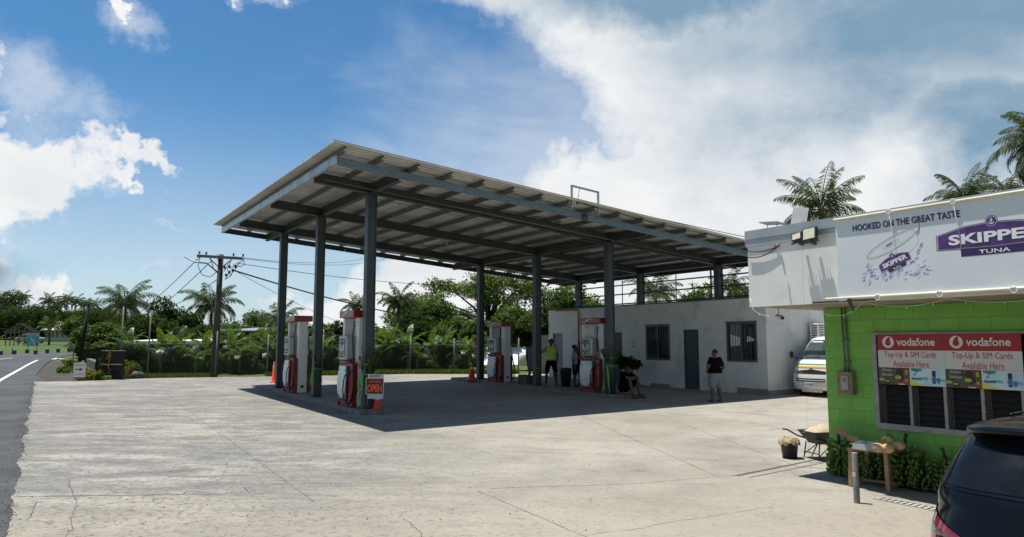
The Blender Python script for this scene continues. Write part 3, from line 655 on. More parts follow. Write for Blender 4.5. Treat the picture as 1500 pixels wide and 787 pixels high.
# window with louvres
M_WFR = mat('weathered_aluminium', (.28, .28, .27), .5, .3, var=.2, scale=5)
m_ = MB(); m_.box(wx0-.03, wx1+.03, -.05, .05, .72, .80); m_.box(wx0-.03, wx0+.035, -.052, .05, .801, WT); m_.box(wx1-.03, wx1+.03, -.052, .05, .801, WT); m_.box(wx0-.03, wx1+.03, -.049, .05, WT+.001, WT+.03)
wf = m_.build('window', M_WFR, store)
x = .86; BW_ = .4525; kx = 0
M_LOUV = mat('louvre_glass', (.030, .029, .028), .35, var=0, spec=.2)
M_MESHM = mat('grey_wire', (.10, .10, .095), .6, var=.1); M_BW = mat('thin_wire', (.025, .025, .024), .8, var=0, spec=.1)
for i in range(6):
    x0_ = .835+.4525*i; x1_ = x0_+.4525
    m_ = MB(); 
    for j in range(7): z0_ = .812+j*.078; m_.obox((x0_+.03, .03, z0_+.03), (x1_-.03, .03, z0_+.03), .008, .08, 0, up=(0, .45, .9))
    m_.build('louvre', M_LOUV, wf)
    if i: m_ = MB(); m_.box(x0_-.02, x0_+.02, -.048, .05, .801, 1.345); m_.build('mullion', M_WFR, wf)
    m_ = MB()
    for j in range(13): m_.box(x0_+.025, x0_+.085, -.012, -.009, .82+j*.04, .826+j*.04)
    for j in range(4): m_.box(x0_+.03+j*.017, x0_+.034+j*.017, -.015, -.0125, .805, 1.34)
    m_.build('wire_mesh', M_MESHM, wf)
    m_ = MB(); q = x0_+.1
    while q < x1_-.03: m_.box(q-.0015, q+.0015, -.014, -.011, .803, 1.34); q += .04
    q = .82
    while q < 1.34: m_.box(x0_+.09, x1_-.02, -.0165, -.0142, q-.0015, q+.0015); q += .04
    m_.build('bird_wire', M_BW, wf)
# phone company panels
M_VRED = mat('sign_red', (.33, .010, .016), .4, var=.05, scale=2); M_VWHT = mat('sign_white', (.60, .60, .59), .4, var=.04, scale=2); M_VRD2 = mat('sign_red_letter', (.52, .02, .03), .5, var=0)
M_VLET = mat('sign_white_letter', (.68, .68, .68), .4, var=0)
M_ADBR = mat('advert_brown', (.16, .05, .02), .4, var=.5, scale=9); M_ADOL = mat('advert_olive', (.06, .07, .03), .4, var=.6, scale=16); M_ADBK = mat('advert_black', (.015, .013, .012), .4, var=0)
M_ADLG = mat('advert_lime', (.35, .40, .06), .4, var=.3, scale=30); M_ADSK = mat('advert_sky', (.50, .68, .74), .4, var=.12, scale=6); M_ADTL = mat('advert_teal', (.02, .28, .26), .4, var=.4, scale=20)
M_ADYL = mat('advert_yellow', (.80, .62, .04), .4, var=0); M_ADBL = mat('advert_blue', (.03, .16, .42), .4, var=0); M_ADSA = mat('advert_turquoise', (.12, .45, .50), .4, var=.2, scale=8)
def ellip(mb, cx, cz, rx, rz, y, mi=0, n=28, rot=0.):
    mb.poly([(cx+rx*cos(2*pi*i/n)*cos(rot)-rz*sin(2*pi*i/n)*sin(rot), y, cz+rx*cos(2*pi*i/n)*sin(rot)+rz*sin(2*pi*i/n)*cos(rot)) for i in range(n)], mi)
def ringp(mb, cx, cz, r0, r1, y, mi=0, n=40, sx=1., a0=0, a1=2*pi):
    vs = []; 
    for i in range(n+1): a = a0+(a1-a0)*i/n; vs += [(cx+r0*cos(a)*sx, y, cz+r0*sin(a)), (cx+r1*cos(a)*sx, y, cz+r1*sin(a))]
    mb.add(vs, [(2*i, 2*i+1, 2*i+3, 2*i+2) for i in range(n)], mi)
for i in range(3):
    a = .865+.905*i; b_ = a+.903; yy = -.06
    if i == 0:
        pn = thing('phone_shop_panel', 'left red and white phone network panel above the store louvres', 'sign', SO, RZ, 'phone network panels on the green store')
    elif i == 1:
        pn = thing('phone_shop_panel', 'second red and white phone network panel from the meter box above the store louvres', 'sign', SO, RZ, 'phone network panels on the green store')
    else: continue
    m_ = MB(); m_.box(a, b_, yy, yy+.01, 1.835, 2.055); m_.build('red_board', M_VRED, pn)
    m_ = MB(); m_.box(a, b_, yy, yy+.01, 1.59, 1.833); m_.build('white_board', M_VWHT, pn)
    y = yy-.003
    cx, cz_ = a+.155, 1.947; m_ = MB(); m_.poly([(cx+.083*cos(t_*pi/20), y, cz_+.083*sin(t_*pi/20)) for t_ in range(40)])
    # speech mark cut: red drop on top
    drop = [(cx+.040*cos(t_*pi/14+pi*.85)-.002, y-.002, cz_-.012+.042*sin(t_*pi/14+pi*.85)) for t_ in range(0, 21)]
    drop += [(cx+.032, y-.002, cz_+.045), (cx+.028, y-.002, cz_+.075), (cx-.005, y-.002, cz_+.062), (cx-.03, y-.002, cz_+.03)]
    m_.build('logo_disc', M_VLET, pn); m_ = MB(); m_.poly(drop[:1]+drop[1:]); m_.build('logo_drop', M_VRED, pn)
    text('lettering', 'vodafone', a+.275, a+.79, 1.895, 2.005, y, M_VLET, pn, .022)
    text('lettering', 'Top-Up & SIM Cards', a+.09, a+.80, 1.71, 1.815, y, M_VRD2, pn, .0)
    text('lettering', 'Available Here', a+.21, a+.70, 1.60, 1.69, y, M_VRD2, pn, .0)
    for q, nm in ((a, 'food'), (a+.432, 'deodorant')):
        qw = .43 if nm == 'food' else .47
        pa = thing('product_advert', ('dark brown food advert strip under the %s phone panel' if nm == 'food' else 'pale blue deodorant advert strip under the %s phone panel') % ('left' if i == 0 else 'second'), 'advert', SO, RZ, 'product adverts over the store louvres')
        m_ = MB(); Y = yy
        if nm == 'food':
            m_.box(q, q+qw-.002, Y, Y+.01, 1.352, 1.588, 0); m_.poly([(q, Y-.002, 1.355), (q+.2, Y-.002, 1.355), (q+.24, Y-.002, 1.47), (q+.22, Y-.002, 1.585), (q, Y-.002, 1.585)], 1)
            ellip(m_, q+.29, 1.52, .05, .055, Y-.004, 2); ellip(m_, q+.30, 1.45, .06, .045, Y-.004, 2); ellip(m_, q+.275, 1.455, .045, .028, Y-.006, 3)
            ellip(m_, q+.04, 1.42, .04, .022, Y-.004, 3); ellip(m_, q+.12, 1.39, .05, .03, Y-.004, 2); ellip(m_, q+.12, 1.40, .035, .012, Y-.006, 3)
            m_.poly([(q+.37, Y-.004, 1.40), (q+.405, Y-.004, 1.40), (q+.405, Y-.004, 1.56), (q+.37, Y-.004, 1.56)], 3); m_.poly([(q+.375, Y-.006, 1.44), (q+.40, Y-.006, 1.44), (q+.40, Y-.006, 1.5), (q+.375, Y-.006, 1.5)], 2)
            m_.poly([(q+.27, Y-.004, 1.357), (q+.36, Y-.004, 1.357), (q+.36, Y-.004, 1.37), (q+.27, Y-.004, 1.37)], 4)
            m_.build('picture', [M_ADBR, M_ADOL, M_ADBK, M_ADLG, M_VLET], pa)
            text('lettering', 'Aroma', q+.06, q+.19, 1.54, 1.575, Y-.006, M_VLET, pa, .0); text('lettering', 'Delicious', q+.05, q+.20, 1.475, 1.51, Y-.006, M_VLET, pa, .0)
        else:
            m_.box(q, q+qw, Y, Y+.01, 1.352, 1.588, 0); m_.poly([(q, Y-.002, 1.355), (q+.25, Y-.002, 1.355), (q+.1, Y-.002, 1.385), (q, Y-.002, 1.42)], 2)
            m_.poly([(q+.02, Y-.002, 1.56), (q+.10, Y-.002, 1.535), (q+.17, Y-.002, 1.56), (q+.17, Y-.002, 1.585), (q+.02, Y-.002, 1.585)], 1)
            m_.poly([(q+.02, Y-.002, 1.455), (q+.2, Y-.002, 1.47), (q+.46, Y-.002, 1.45), (q+.46, Y-.002, 1.42), (q+.2, Y-.002, 1.43)], 4)
            m_.poly([(q+.05, Y-.004, 1.51), (q+.065, Y-.004, 1.50), (q+.11, Y-.004, 1.57), (q+.068, Y-.004, 1.485)], 3)
            m_.poly([(q+.30, Y-.004, 1.39), (q+.345, Y-.004, 1.39), (q+.345, Y-.004, 1.56), (q+.30, Y-.004, 1.56)], 3); m_.poly([(q+.30, Y-.006, 1.41), (q+.345, Y-.006, 1.41), (q+.345, Y-.006, 1.49), (q+.30, Y-.006, 1.49)], 5)
            ellip(m_, q+.38, 1.43, .02, .04, Y-.004, 5); ellip(m_, q+.265, 1.44, .022, .05, Y-.004, 6)
            m_.build('picture', [M_ADSK, M_ADTL, M_ADYL, M_ADBK, M_ADSA, M_ADBL, M_VLET], pa)
            text('lettering', 'Rexona', q+.03, q+.16, 1.43, 1.465, Y-.006, M_ADBK, pa, .02)
# tuna banner
M_BAN = mat('banner_vinyl', (.70, .745, .78), .45, var=.04, scale=1.0); M_PUR = mat('banner_purple', (.085, .035, .17), .45, var=.35, scale=7); M_PURD = mat('banner_violet_dark', (.045, .018, .10), .45, var=0)
M_GREYL = mat('banner_grey_line', (.22, .22, .25), .5, var=0); M_LAV = mat('banner_lavender', (.26, .28, .55), .5, var=.3, scale=20); M_BLET = mat('banner_letter_white', (.80, .82, .84), .5, var=0)
BY = FY-.10
bx0 = sl(1226, 380, BY)[0]; bzt = 3.585; bzb = 2.535; bx1 = 6.2
ban = thing('tuna_banner', 'long white vinyl banner advertising tuna laced between cream pipes on the awning', 'banner', SO, RZ)
m_ = MB(); n = 60
vs = []; 
for j in (0, 1):
    for i in range(n+1):
        x = bx0+(bx1-bx0)*i/n
        for z in (bzb, bzb+.35, bzb+.7, bzt): vs.append((x, BY+.0004*sin(x*5+z*2)+(.004 if j else 0), z))
nn = (n+1)*4; fs = []
for i in range(n):
    for q in range(3):
        fs.append((i*4+q, (i+1)*4+q, (i+1)*4+q+1, i*4+q+1)); fs.append((nn+i*4+q, nn+i*4+q+1, nn+(i+1)*4+q+1, nn+(i+1)*4+q))
for i in range(3): fs.append((i, i+1, nn+i+1, nn+i))
m_.add(vs, fs); m_.build('sheet', M_BAN, ban)
m_ = MB(); m_.box(bx0+.004, bx0+.03, BY+.012, FY-.03, bzb-.02, bzt); m_.box(bx0+.03, bx1, FY-.06, FY-.03, bzb+.02, bzt-.03); m_.build('backing_board', M_FASC, ban)
m_ = MB(); m_.tube([(bx0-.01, BY-.012, bzt+.012), (bx1, BY-.012, bzt+.012)], .021, 10); m_.build('top_pipe', M_CREAM, ban)
xl = sl(1210, 435, BY)[0]; m_ = MB(); m_.tube([(xl, BY-.012, bzb-.005), (bx1, BY-.012, bzb-.005)], .020, 10); m_.build('bottom_pipe', M_CREAM, ban)
m_ = MB()
for u in (1287, 1378, 1487):
    x = sl(u, 430, BY)[0]; m_.tube([(x+.035*cos(t_*pi/8), BY-.03, bzb-.015+.035*sin(t_*pi/8)) for t_ in range(17)], .005, 5)
for u in (1303, 1398): x = sl(u, 305, BY)[0]; m_.tube([(x+.03*cos(t_*pi/8), BY-.03, bzt+.015+.03*sin(t_*pi/8)) for t_ in range(17)], .005, 5); m_.tube([(x, BY-.03, bzt-.01), (x+.03, BY-.012, bzt-.25), (x+.05, BY-.012, bzt-.55)], .0025, 4)
m_.build('lacing', M_BLET, ban)
Y1, Y2, Y3 = BY-.0010, BY-.0016, BY-.0020
a0, q0 = sl(1249, 338, BY); a1, q1 = sl(1406, 318, BY)
zb_ = (q0+q1)/2-.005; zt_ = zb_+.085
text('slogan_shadow', 'HOOKED ON THE GREAT TASTE', a0+.008, a1+.008, zb_-.008, zt_-.010, Y1, M_GREYL, ban, .02)
text('slogan', 'HOOKED ON THE GREAT TASTE', a0, a1, zb_, zt_, Y2, M_PURD, ban, .012)
def hexb(xc, zc, w_, h_, pk, y, mi, mb, rot=0., n=10):
    P_ = [(-w_, -h_), (0, -h_-pk*.35), (w_, -h_), (w_, h_*.55), (w_*.5, h_+pk*.55), (0, h_+pk), (-w_*.5, h_+pk*.55), (-w_, h_*.55)]
    mb.poly([(xc+p*cos(rot)-q*sin(rot), y, zc+p*sin(rot)+q*cos(rot)) for p, q in P_], mi)
def anchor(mb, xc, zc, r, y, mi, rot=0.):
    R = lambda p, q: (xc+r*(p*cos(rot)-q*sin(rot)), y, zc+r*(p*sin(rot)+q*cos(rot)))
    mb.poly([R(-.07, -.6), R(.07, -.6), R(.07, .35), R(-.07, .35)], mi); mb.poly([R(-.3, .12), R(.3, .12), R(.3, .25), R(-.3, .25)], mi)
    vs = []
    for i in range(13): a = pi+pi*i/12; vs += [R(.42*cos(a), -.18+.30*sin(a)), R(.60*cos(a), -.12+.52*sin(a))]
    mb.add(vs, [(2*i, 2*i+1, 2*i+3, 2*i+2) for i in range(12)], mi)
    vs = []
    for i in range(13): a = 2*pi*i/12; vs += [R(.08*cos(a), .50+.08*sin(a)), R(.18*cos(a), .50+.18*sin(a))]
    mb.add(vs, [(2*i, 2*i+1, 2*i+3, 2*i+2) for i in range(12)], mi)
def badge(xc, zc, wd, hh, par, y, rot=0., sc=1.):
    """purple plate, anchor roundel, SKIPPER / TUNA"""
    R = lambda p, q: (xc+p*cos(rot)-q*sin(rot), zc+p*sin(rot)+q*cos(rot))
    m_ = MB(); px, pz = R(wd*.02, -hh*1.42); t = (wd*.58, hh*.42)
    m_.poly([(R(sx*t[0]+wd*.02, -hh*1.42+sz*t[1])[0], y, R(sx*t[0]+wd*.02, -hh*1.42+sz*t[1])[1]) for sx, sz in ((-1, -1), (1, -1), (1, 1), (-1, 1))], 1)
    hexb(xc, zc, wd, hh, hh*.42, y-.0004, 0, m_, rot); hexb(xc, zc, wd*.985, hh*.93, hh*.42, y-.0008, 2, m_, rot); hexb(xc, zc, wd*.965, hh*.88, hh*.42, y-.0012, 0, m_, rot)
    cx, cz_ = R(0, hh*1.42); n_ = 32
    for r_, yy, mi in ((hh*.56, y-.0016, 0), (hh*.50, y-.0020, 3), (hh*.46, y-.0024, 0)): m_.poly([(cx+r_*cos(2*pi*i/n_), yy, cz_+r_*sin(2*pi*i/n_)) for i in range(n_)], mi)
    anchor(m_, cx, cz_, hh*.45, y-.0028, 3, rot)
    m_.build('emblem', [M_PUR, M_PURD, mat('rope_beige', (.5, .48, .45), .6, var=0), M_BLET], par)
    cx, cz_ = R(wd*.03, -.02*hh)
    text('brand_shadow', 'SKIPPER', cx-wd*.80+.008*sc, cx+wd*.80+.008*sc, cz_-hh*.58-.008*sc, cz_+hh*.50-.008*sc, y-.0018, M_ADBK, par, .03, rot)
    text('brand_name', 'SKIPPER', cx-wd*.80, cx+wd*.80, cz_-hh*.56, cz_+hh*.50, y-.0024, M_BLET, par, .035, rot)
    cx, cz_ = R(wd*.02, -hh*1.50)
    text('brand_word', 'TUNA', cx-wd*.26, cx+wd*.26, cz_-hh*.20, cz_+hh*.20, y-.0010, M_BLET, par, .012, rot)
xL, zL = sl(1371.5, 354, BY); xc, zc = sl(1452, 344, BY); xan, zan = sl(1452, 323, BY)
hh = (sl(1373, 340, BY)[1]-sl(1374, 368, BY)[1])/2*1.0
zc = (sl(1373, 340, BY)[1]+sl(1374, 368, BY)[1])/2
badge(xan, zc, xan-xL, hh, ban, Y1)
# tilted can with splash
xk, zk = sl(1308, 383, BY); rt = .42
m_ = MB(); kx, kz = sl(1305, 358, BY); wdt = (sl(1345, 355, BY)[0]-sl(1267, 380, BY)[0])/2
def ering(mb, cx, cz_, rx, rz, w_, y, mi, rot, a0=0, a1=2*pi, n=40):
    vs = []
    for i in range(n+1):
        a = a0+(a1-a0)*i/n
        for q in (0, w_): p, r_ = (rx+q)*cos(a), (rz+q)*sin(a); vs.append((cx+p*cos(rot)-r_*sin(rot), y, cz_+p*sin(rot)+r_*cos(rot)))
    mb.add(vs, [(2*i, 2*i+1, 2*i+3, 2*i+2) for i in range(n)], mi)
ering(m_, kx, kz, wdt, wdt*.22, .007, Y1, 0, rt); ering(m_, kx, kz, wdt*.9, wdt*.15, .003, Y1, 1, rt); ering(m_, kx, kz, wdt*.32, wdt*.06, .004, Y1, 0, rt)
ering(m_, kx+.02, kz-.135, wdt*.98, wdt*.25, .005, Y1, 1, rt, pi*1.02, pi*1.98)
for sgn in (-1, 1):
    e = (kx+sgn*wdt*cos(rt), kz+sgn*wdt*sin(rt)); f_ = (e[0]+.03, e[1]-.14); m_.poly([(e[0], Y1, e[1]), (e[0]+.005, Y1, e[1]), (f_[0]+.005, Y1, f_[1]), (f_[0], Y1, f_[1])], 1)
ellip(m_, kx-.02, kz, .05, .012, Y1, 0, rot=rt)
hk = sl(1347, 325, BY); m_.tube([(hk[0], Y1+.004, hk[1]+.03), (hk[0]-.008, Y1, hk[1]-.05), (hk[0]-.015, Y1, hk[1]-.10), (hk[0]-.045, Y1, hk[1]-.12), (hk[0]-.06, Y1, hk[1]-.08)], .006, 6, 0)
r7 = random.Random(4)
for i in range(120):
    t_ = r7.random(); u = 1262+t_*100; v = 407-t_*9+r7.gauss(0, 3.5)-(.0 if r7.random() < .7 else r7.random()*14); x, z = sl(u, v, BY); ellip(m_, x, z, abs(r7.gauss(.012, .014))+.002, abs(r7.gauss(.0025, .003))+.0012, Y1-.000004*i, 2, 8, r7.uniform(0, 1))
for (u, v, du, dv) in ((1270, 388, 9, 18), (1345, 372, 5, -16), (1330, 388, 14, -10)):
    for i in range(22): t_ = r7.random(); x, z = sl(u+du*t_+r7.gauss(0, 1.2), v+dv*t_+r7.gauss(0, 1.2), BY); ellip(m_, x, z, r7.uniform(.003, .012), r7.uniform(.004, .012), Y1-.000004*i-.0005, 2, 8, r7.uniform(0, 3))
m_.build('can_picture', [M_GREYL, mat('banner_pale_grey', (.42, .44, .47), .5, var=0), M_LAV], ban)
xk, zk = sl(1310, 383, BY); badge(xk, zk, wdt*.60, .058, ban, Y2-.0006, rt*.83, .3)
# meter box and pipes on the wall
mb_ = thing('store_meter_box', 'rusty brown meter box on the green wall under two thin pipes', 'meter box', SO, RZ)
xa, za = sl(1243, 561, 0); m_ = MB(); m_.bbox(xa-.125, xa+.125, -.10, -.002, za-.17, za+.17, .012); m_.build('case', mat('rusty_case', (.20, .16, .10), .7, var=.3, scale=9), mb_)
m_ = MB(); m_.bbox(xa-.06, xa+.06, -.112, -.101, za-.10, za+.11, .008); m_.build('dial_window', mat('dial_beige', (.34, .32, .26), .4, var=.3, scale=20), mb_)
m_ = MB(); m_.lathe([(.0, 0), (.035, .004), (.04, 0)], (0, 0, 0), 16); m_.v = [(xa+x, -.113-z, za+.04+y) for x, y, z in m_.v]; m_.build('dial', M_GREYD, mb_)
for q in (-.03, .03): m_ = MB(); m_.tube([(xa+q, -.03, za+.17), (xa+q-.005, -.03, 2.0), (xa+q-.01, -.03, 2.46)], .012, 8); m_.build('pipe', M_PURL, mb_)
m_ = MB()
for zz in (za+.30, za+.62): m_.box(xa-.06, xa+.06, -.045, -.002, zz, zz+.018)
m_.build('pipe_clip', M_PURL, mb_)
# fittings on the awning: floodlights, solar panels, camera, wires
M_FLB = mat('floodlight_black', (.025, .026, .028), .4, var=0); M_FLG = mat('floodlight_lens', (.62, .60, .46), .3, var=.15, scale=25)
def flood(u, v, w_, h_, tilt, roll, label):
    x, z = sl(u, v, FY-.16); t = thing('floodlight', label, 'floodlight', s2w(x, FY-.16, z), RZ, 'floodlights on the awning')
    t.rotation_euler = (tilt, roll, RZ)
    m_ = MB(); m_.bbox(-w_/2, w_/2, 0, .05, -h_/2, h_/2, .008)
    for i in range(5): m_.box(-w_*.4+i*w_*.19, -w_*.4+i*w_*.19+.01, .05, .075, -h_*.4, h_*.4)
    m_.box(-w_*.62-.001, w_*.62, .02, .035, -h_/2-.03, -h_/2-.012); m_.build('housing', M_FLB, t)
    m_ = MB(); m_.box(-w_/2+.02, w_/2-.02, -.006, .0, -h_/2+.02, h_/2-.02); m_.build('lens', M_FLG, t)
    m_ = MB(); m_.box(-.02, .02, .07, .15, -h_/2-.03, -h_/2+.02); m_.build('bracket', M_FLB, t)
    return t
flood(1166.5, 346.5, .17, .125, radians(-14), radians(-9), 'smaller black floodlight on the left of the awning cap pair')
flood(1185, 342.5, .215, .19, radians(-12), radians(-5), 'larger black floodlight beside the smaller one on the awning cap')
M_SOLB = mat('solar_back', (.42, .43, .43), .45, var=.08); M_SOLF = mat('solar_cells', (.02, .025, .05), .15, var=0, spec=.8)
def solar(u, v, w_, d_, tilt, roll, label, leg=.12):
    x, z = sl(u, v, -.7); t = thing('solar_panel', label, 'solar panel', s2w(x, -.7, z), RZ, 'little solar panels on the awning roof'); t.rotation_euler = (0, 0, RZ)
    m_ = MB(); m_.box(-w_/2, w_/2, -d_/2, d_/2, -.012, .0, 0); m_.box(-w_/2+.012, w_/2-.012, -d_/2+.012, d_/2-.012, -.018, -.0125, 1)
    R_ = Matrix.Rotation(tilt, 4, 'X') @ Matrix.Rotation(roll, 4, 'Y'); m_.v = [tuple(R_ @ Vector(p)) for p in m_.v]; m_.build('panel', [M_SOLB, mat('solar_cells_pale', (.36, .38, .40), .3, var=.12, scale=30)], t)
    m_ = MB(); m_.tube([(-w_*.25, .0, -.02), (-w_*.28, 0.02, -leg-.1)], .006, 6); m_.tube([(w_*.25, .0, -.02), (w_*.27, .02, -leg-.1)], .006, 6); m_.build('legs', M_PURL, t)
solar(1171, 319, .22, .34, radians(72), radians(28), 'steeply tilted small white backed solar panel behind the floodlights')
solar(1131, 326.5, .34, .22, radians(-6), radians(6), 'flat little solar panel at the left tip of the awning roof', .08)
cv = thing('security_camera', 'bullet security camera hanging from the underside of the awning', 'camera', s2w(*[sl(1143, 464, -.75)[0], -.75, sl(1143, 464, -.75)[1]]), RZ)
m_ = MB(); m_.tube([(-.07, .02, .015), (.05, -.03, -.015)], .03, 12); m_.build('barrel', mat('camera_beige', (.42, .38, .30), .5), cv)
m_ = MB(); m_.tube([(.049, -.0295, -.0148), (.065, -.036, -.019)], .031, 12); m_.build('lens_ring', M_FLB, cv)
m_ = MB(); m_.tube([(-.03, .0, .02), (-.03, .0, 2.475-sl(1143, 464, -.75)[1])], .007, 6); m_.build('mount', M_SOLB, cv)
sw_ = thing('string_lights', 'white string of tiny lamps drooping under the left end of the awning', 'string lights', SO, RZ)
m_ = MB(); bl_ = MB(); r8 = random.Random(2)
ptsx = [(-.5, -1.12, 2.62), (-.42, -1.12, 2.42), (-.2, -1.08, 2.34), (0.05, -1.0, 2.33), (.35, -.95, 2.46), (.6, -1.0, 2.36), (.95, -1.0, 2.31), (1.25, -1.05, 2.47), (1.8, -1.0, 2.40), (2.3, -1.02, 2.47), (2.9, -1.0, 2.40), (3.4, -1.0, 2.47)]
pp = []
for i in range(len(ptsx)-1):
    for t_ in (0, .33, .66): pp.append(tuple(ptsx[i][j]*(1-t_)+ptsx[i+1][j]*t_+(-.02*sin(pi*t_) if j == 2 else 0) for j in range(3)))
m_.tube(pp, .003, 4); m_.build('wire', M_BLET, sw_)
for p in pp[::2]: bl_.ball((p[0], p[1]-.004, p[2]-.02), (.006, .006, .013), 6, 4)
bl_.build('lamps', M_BLET, sw_)
wr = thing('awning_cable', 'loose black cables looping from the canopy corner to a taped joint on the white awning', 'cable', (0, 0, 0))
m_ = MB(); e1 = s2w(*[sl(1140, 361, FY-.02)[0], FY-.025, sl(1140, 361, FY-.02)[1]]); cc = WY(1092, 353, 13.6)
cnp = Vector(c2w(2.3, 13.6, cz(2.3, 13.6, .42)))
def sag(p, q, sg, n=14, wob=0): p = Vector(p); q = Vector(q); return [p.lerp(q, i/n)+Vector((0, 0, -sg*4*(i/n)*(1-i/n))) for i in range(n+1)]
s1_ = s2w(-.5, FY-.03, sl(1098, 368, FY)[1]); s2_ = s2w(-.5, FY-.03, sl(1098, 377, FY)[1])
m_.tube(sag(s1_, e1, .04), .008, 6); m_.tube(sag(s2_, e1, .06), .008, 6); m_.tube(sag(s1_, cnp, .15), .0025, 5)
m_.build('wire', M_FLB, wr)
m_ = MB()
for i in range(9): m_.ball((e1[0]+r8.uniform(-.07, .07), e1[1]+r8.uniform(-.05, .05), e1[2]+r8.uniform(-.02, .03)), r8.uniform(.012, .024), 6, 4)
m_.build('taped_joint', mat('tape_mix', (.3, .15, .1), .6, var=.5, scale=40), wr)
m_ = MB()
for i in range(14): m_.ball((cnp[0]+r8.uniform(-.3, .3), cnp[1]+r8.uniform(-.2, .2), cnp[2]+r8.uniform(-.1, .12)), r8.uniform(.03, .09), 6, 4, 0, .4, i)
m_.build('cable_bundle', M_FLB, wr)
oc = thing('overhead_cable', 'thin twin cables running from the hoop frame down the canopy roof edge to the awning', 'cable', (0, 0, 0))
m_ = MB(); m_.tube(sag(CABLE_PT, cnp+Vector((0, 0, .1)), .12, 20), .012, 5); m_.tube(sag(CABLE_PT+Vector((0, 0, .05)), cnp+Vector((0, 0, .2)), .02, 20), .012, 5); m_.build('wire', M_FLB, oc)
dp = thing('black_strap', 'short black strap hanging at the banner bottom corner', 'strap', SO, RZ); x, z = sl(1243, 438, FY-.13); x2, z2 = sl(1250, 455, FY-.13)
m_ = MB(); m_.obox((x, FY-.13, z), (x2, FY-.13, z2), .012, .045, 0, (1, 0, 0)); m_.build('strap', M_FLB, dp)
# ------------------------------------------------ goods in front of the store
def gp(x, y): w_ = s2w(x, y); return np.array([w_[0], w_[1], gz(w_[0], w_[1])])
def w2s(P): d = P[:2]-SO[:2]; return float(-(d@A)), float(d@B)
M_WOOD = mat('bare_timber', (.30, .19, .10), .75, var=.25, scale=10, bump=.3)
FL, BL, FR, BR = [w2s(G(*p)) for p in ((1247, 713), (1272, 705), (1302, 720), (1327, 712))]
tx = (FL[0]+BL[0]+FR[0]+BR[0])/4; ty_ = (FL[1]+BL[1]+FR[1]+BR[1])/4
tb_ = thing('timber_table', 'rough wooden table in front of the green wall holding pumpkins', 'table', gp(tx, ty_), RZ)
g_ = [(p[0]-tx, p[1]-ty_) for p in (FL, BL, FR, BR)]
z0t = -.03; zt = .52
for i, (x, y) in enumerate(g_): m_ = MB(); m_.obox((x, y, z0t), (x*.95, y*.95, zt-.03), .055, .045, 0, (0, 1, 0)); m_.build('leg', M_WOOD, tb_)
m_ = MB(); m_.obox((g_[0][0], g_[0][1], .06), (g_[1][0], g_[1][1], .06), .04, .05); m_.obox((g_[2][0], g_[2][1], .05), (g_[3][0], g_[3][1], .05), .04, .05); m_.obox(((g_[0][0]+g_[1][0])/2, (g_[0][1]+g_[1][1])/2, .065), ((g_[2][0]+g_[3][0])/2, (g_[2][1]+g_[3][1])/2, .06), .05, .03); m_.build('stretcher', M_WOOD, tb_)
m_ = MB(); c4 = [(g_[0][0]-.03, g_[0][1]-.02), (g_[2][0]+.05, g_[2][1]-.03), (g_[3][0]+.05, g_[3][1]+.03), (g_[1][0]-.03, g_[1][1]+.03)]; m_.slab(c4, zt-.028, zt); m_.build('table_top', M_WOOD, tb_)
M_PMK = mat('pumpkin_tan', (.48, .33, .18), .6, var=.3, scale=9, bump=.2, bscale=20); M_PMG = mat('pumpkin_green', (.20, .24, .08), .5, var=.7, scale=18, bump=.1); M_STEM = mat('dry_stem', (.25, .2, .1), .8)
pmm = None
for (u, v, r_, mt, lb, dz) in ((1286, 656, .083, M_PMK, 'tan pumpkin at the left of the pile on the table', 0), (1301, 657, .083, M_PMK, 'tan pumpkin at the front middle of the pile on the table', 0), (1318, 653, .078, M_PMK, 'tan pumpkin at the right of the pile on the table', 0), (1310, 652, .07, M_PMK, 'tan pumpkin half hidden at the back of the pile on the table', 0), (1300, 645, .085, M_PMG, 'mottled green pumpkin on top of the tan ones', .1)):
    tw = gp(tx, ty_)[2]+zt; zc_ = tw+r_*.8+dz*1.0; d = ray(u, v); P = O+d*((zc_-H)/d[2])
    if dz: P = PL(u, v, Pfront, [*B, 0]); zc_ = P[2]+.02
    if 'front middle' in lb: Pfront = P+np.array([*B, 0])*.045
    pk = thing('pumpkin', lb, 'pumpkin', (P[0], P[1], zc_-r_*.8), r_*40, 'pumpkins on the table')
    m_ = MB(); m_.ball((0, 0, r_*.8), (r_, r_, r_*.8), 30, 12, 0, .06, u, ribs=10); m_.build('flesh', mt, pk)
    m_ = MB(); m_.tube([(0, 0, r_*1.55), (.004, 0, r_*1.75), (.012, .004, r_*1.95)], [.012, .008, .009], 7); m_.build('stem', M_STEM, pk)
tw = gp(tx, ty_)[2]+zt
def tabP(u, v, z): d = ray(u, v); return O+d*((tw+z-H)/d[2])
P = tabP(1264, 656, .02); pb = thing('white_parcel', 'crumpled open white paper parcel at the left of the table', 'parcel', (P[0], P[1], tw+.002), RZ)
m_ = MB(); m_.add([(-.12, -.07, 0), (.10, -.09, 0), (.13, .08, 0), (-.10, .10, 0), (-.10, -.06, .06), (.06, -.07, .085), (.09, .07, .075), (-.08, .09, .055)], [(3, 2, 1, 0), (4, 5, 6, 7), (0, 1, 5, 4), (1, 2, 6, 5), (2, 3, 7, 6), (3, 0, 4, 7)])
m_.build('wrapping', M_PAPER, pb); m_ = MB(); m_.add([(-.13, -.09, .062), (.0, -.1, .075), (.03, .02, .11), (-.09, .06, .10)], [(0, 1, 2, 3)]); m_.add([(.02, .0, .09), (.17, .02, .085), (.19, .13, .09), (.03, .12, .10)], [(0, 1, 2, 3)]); fl = m_.build('flap', M_PAPER, pb)
sm_ = fl.modifiers.new('thickness', 'SOLIDIFY'); sm_.thickness = .003
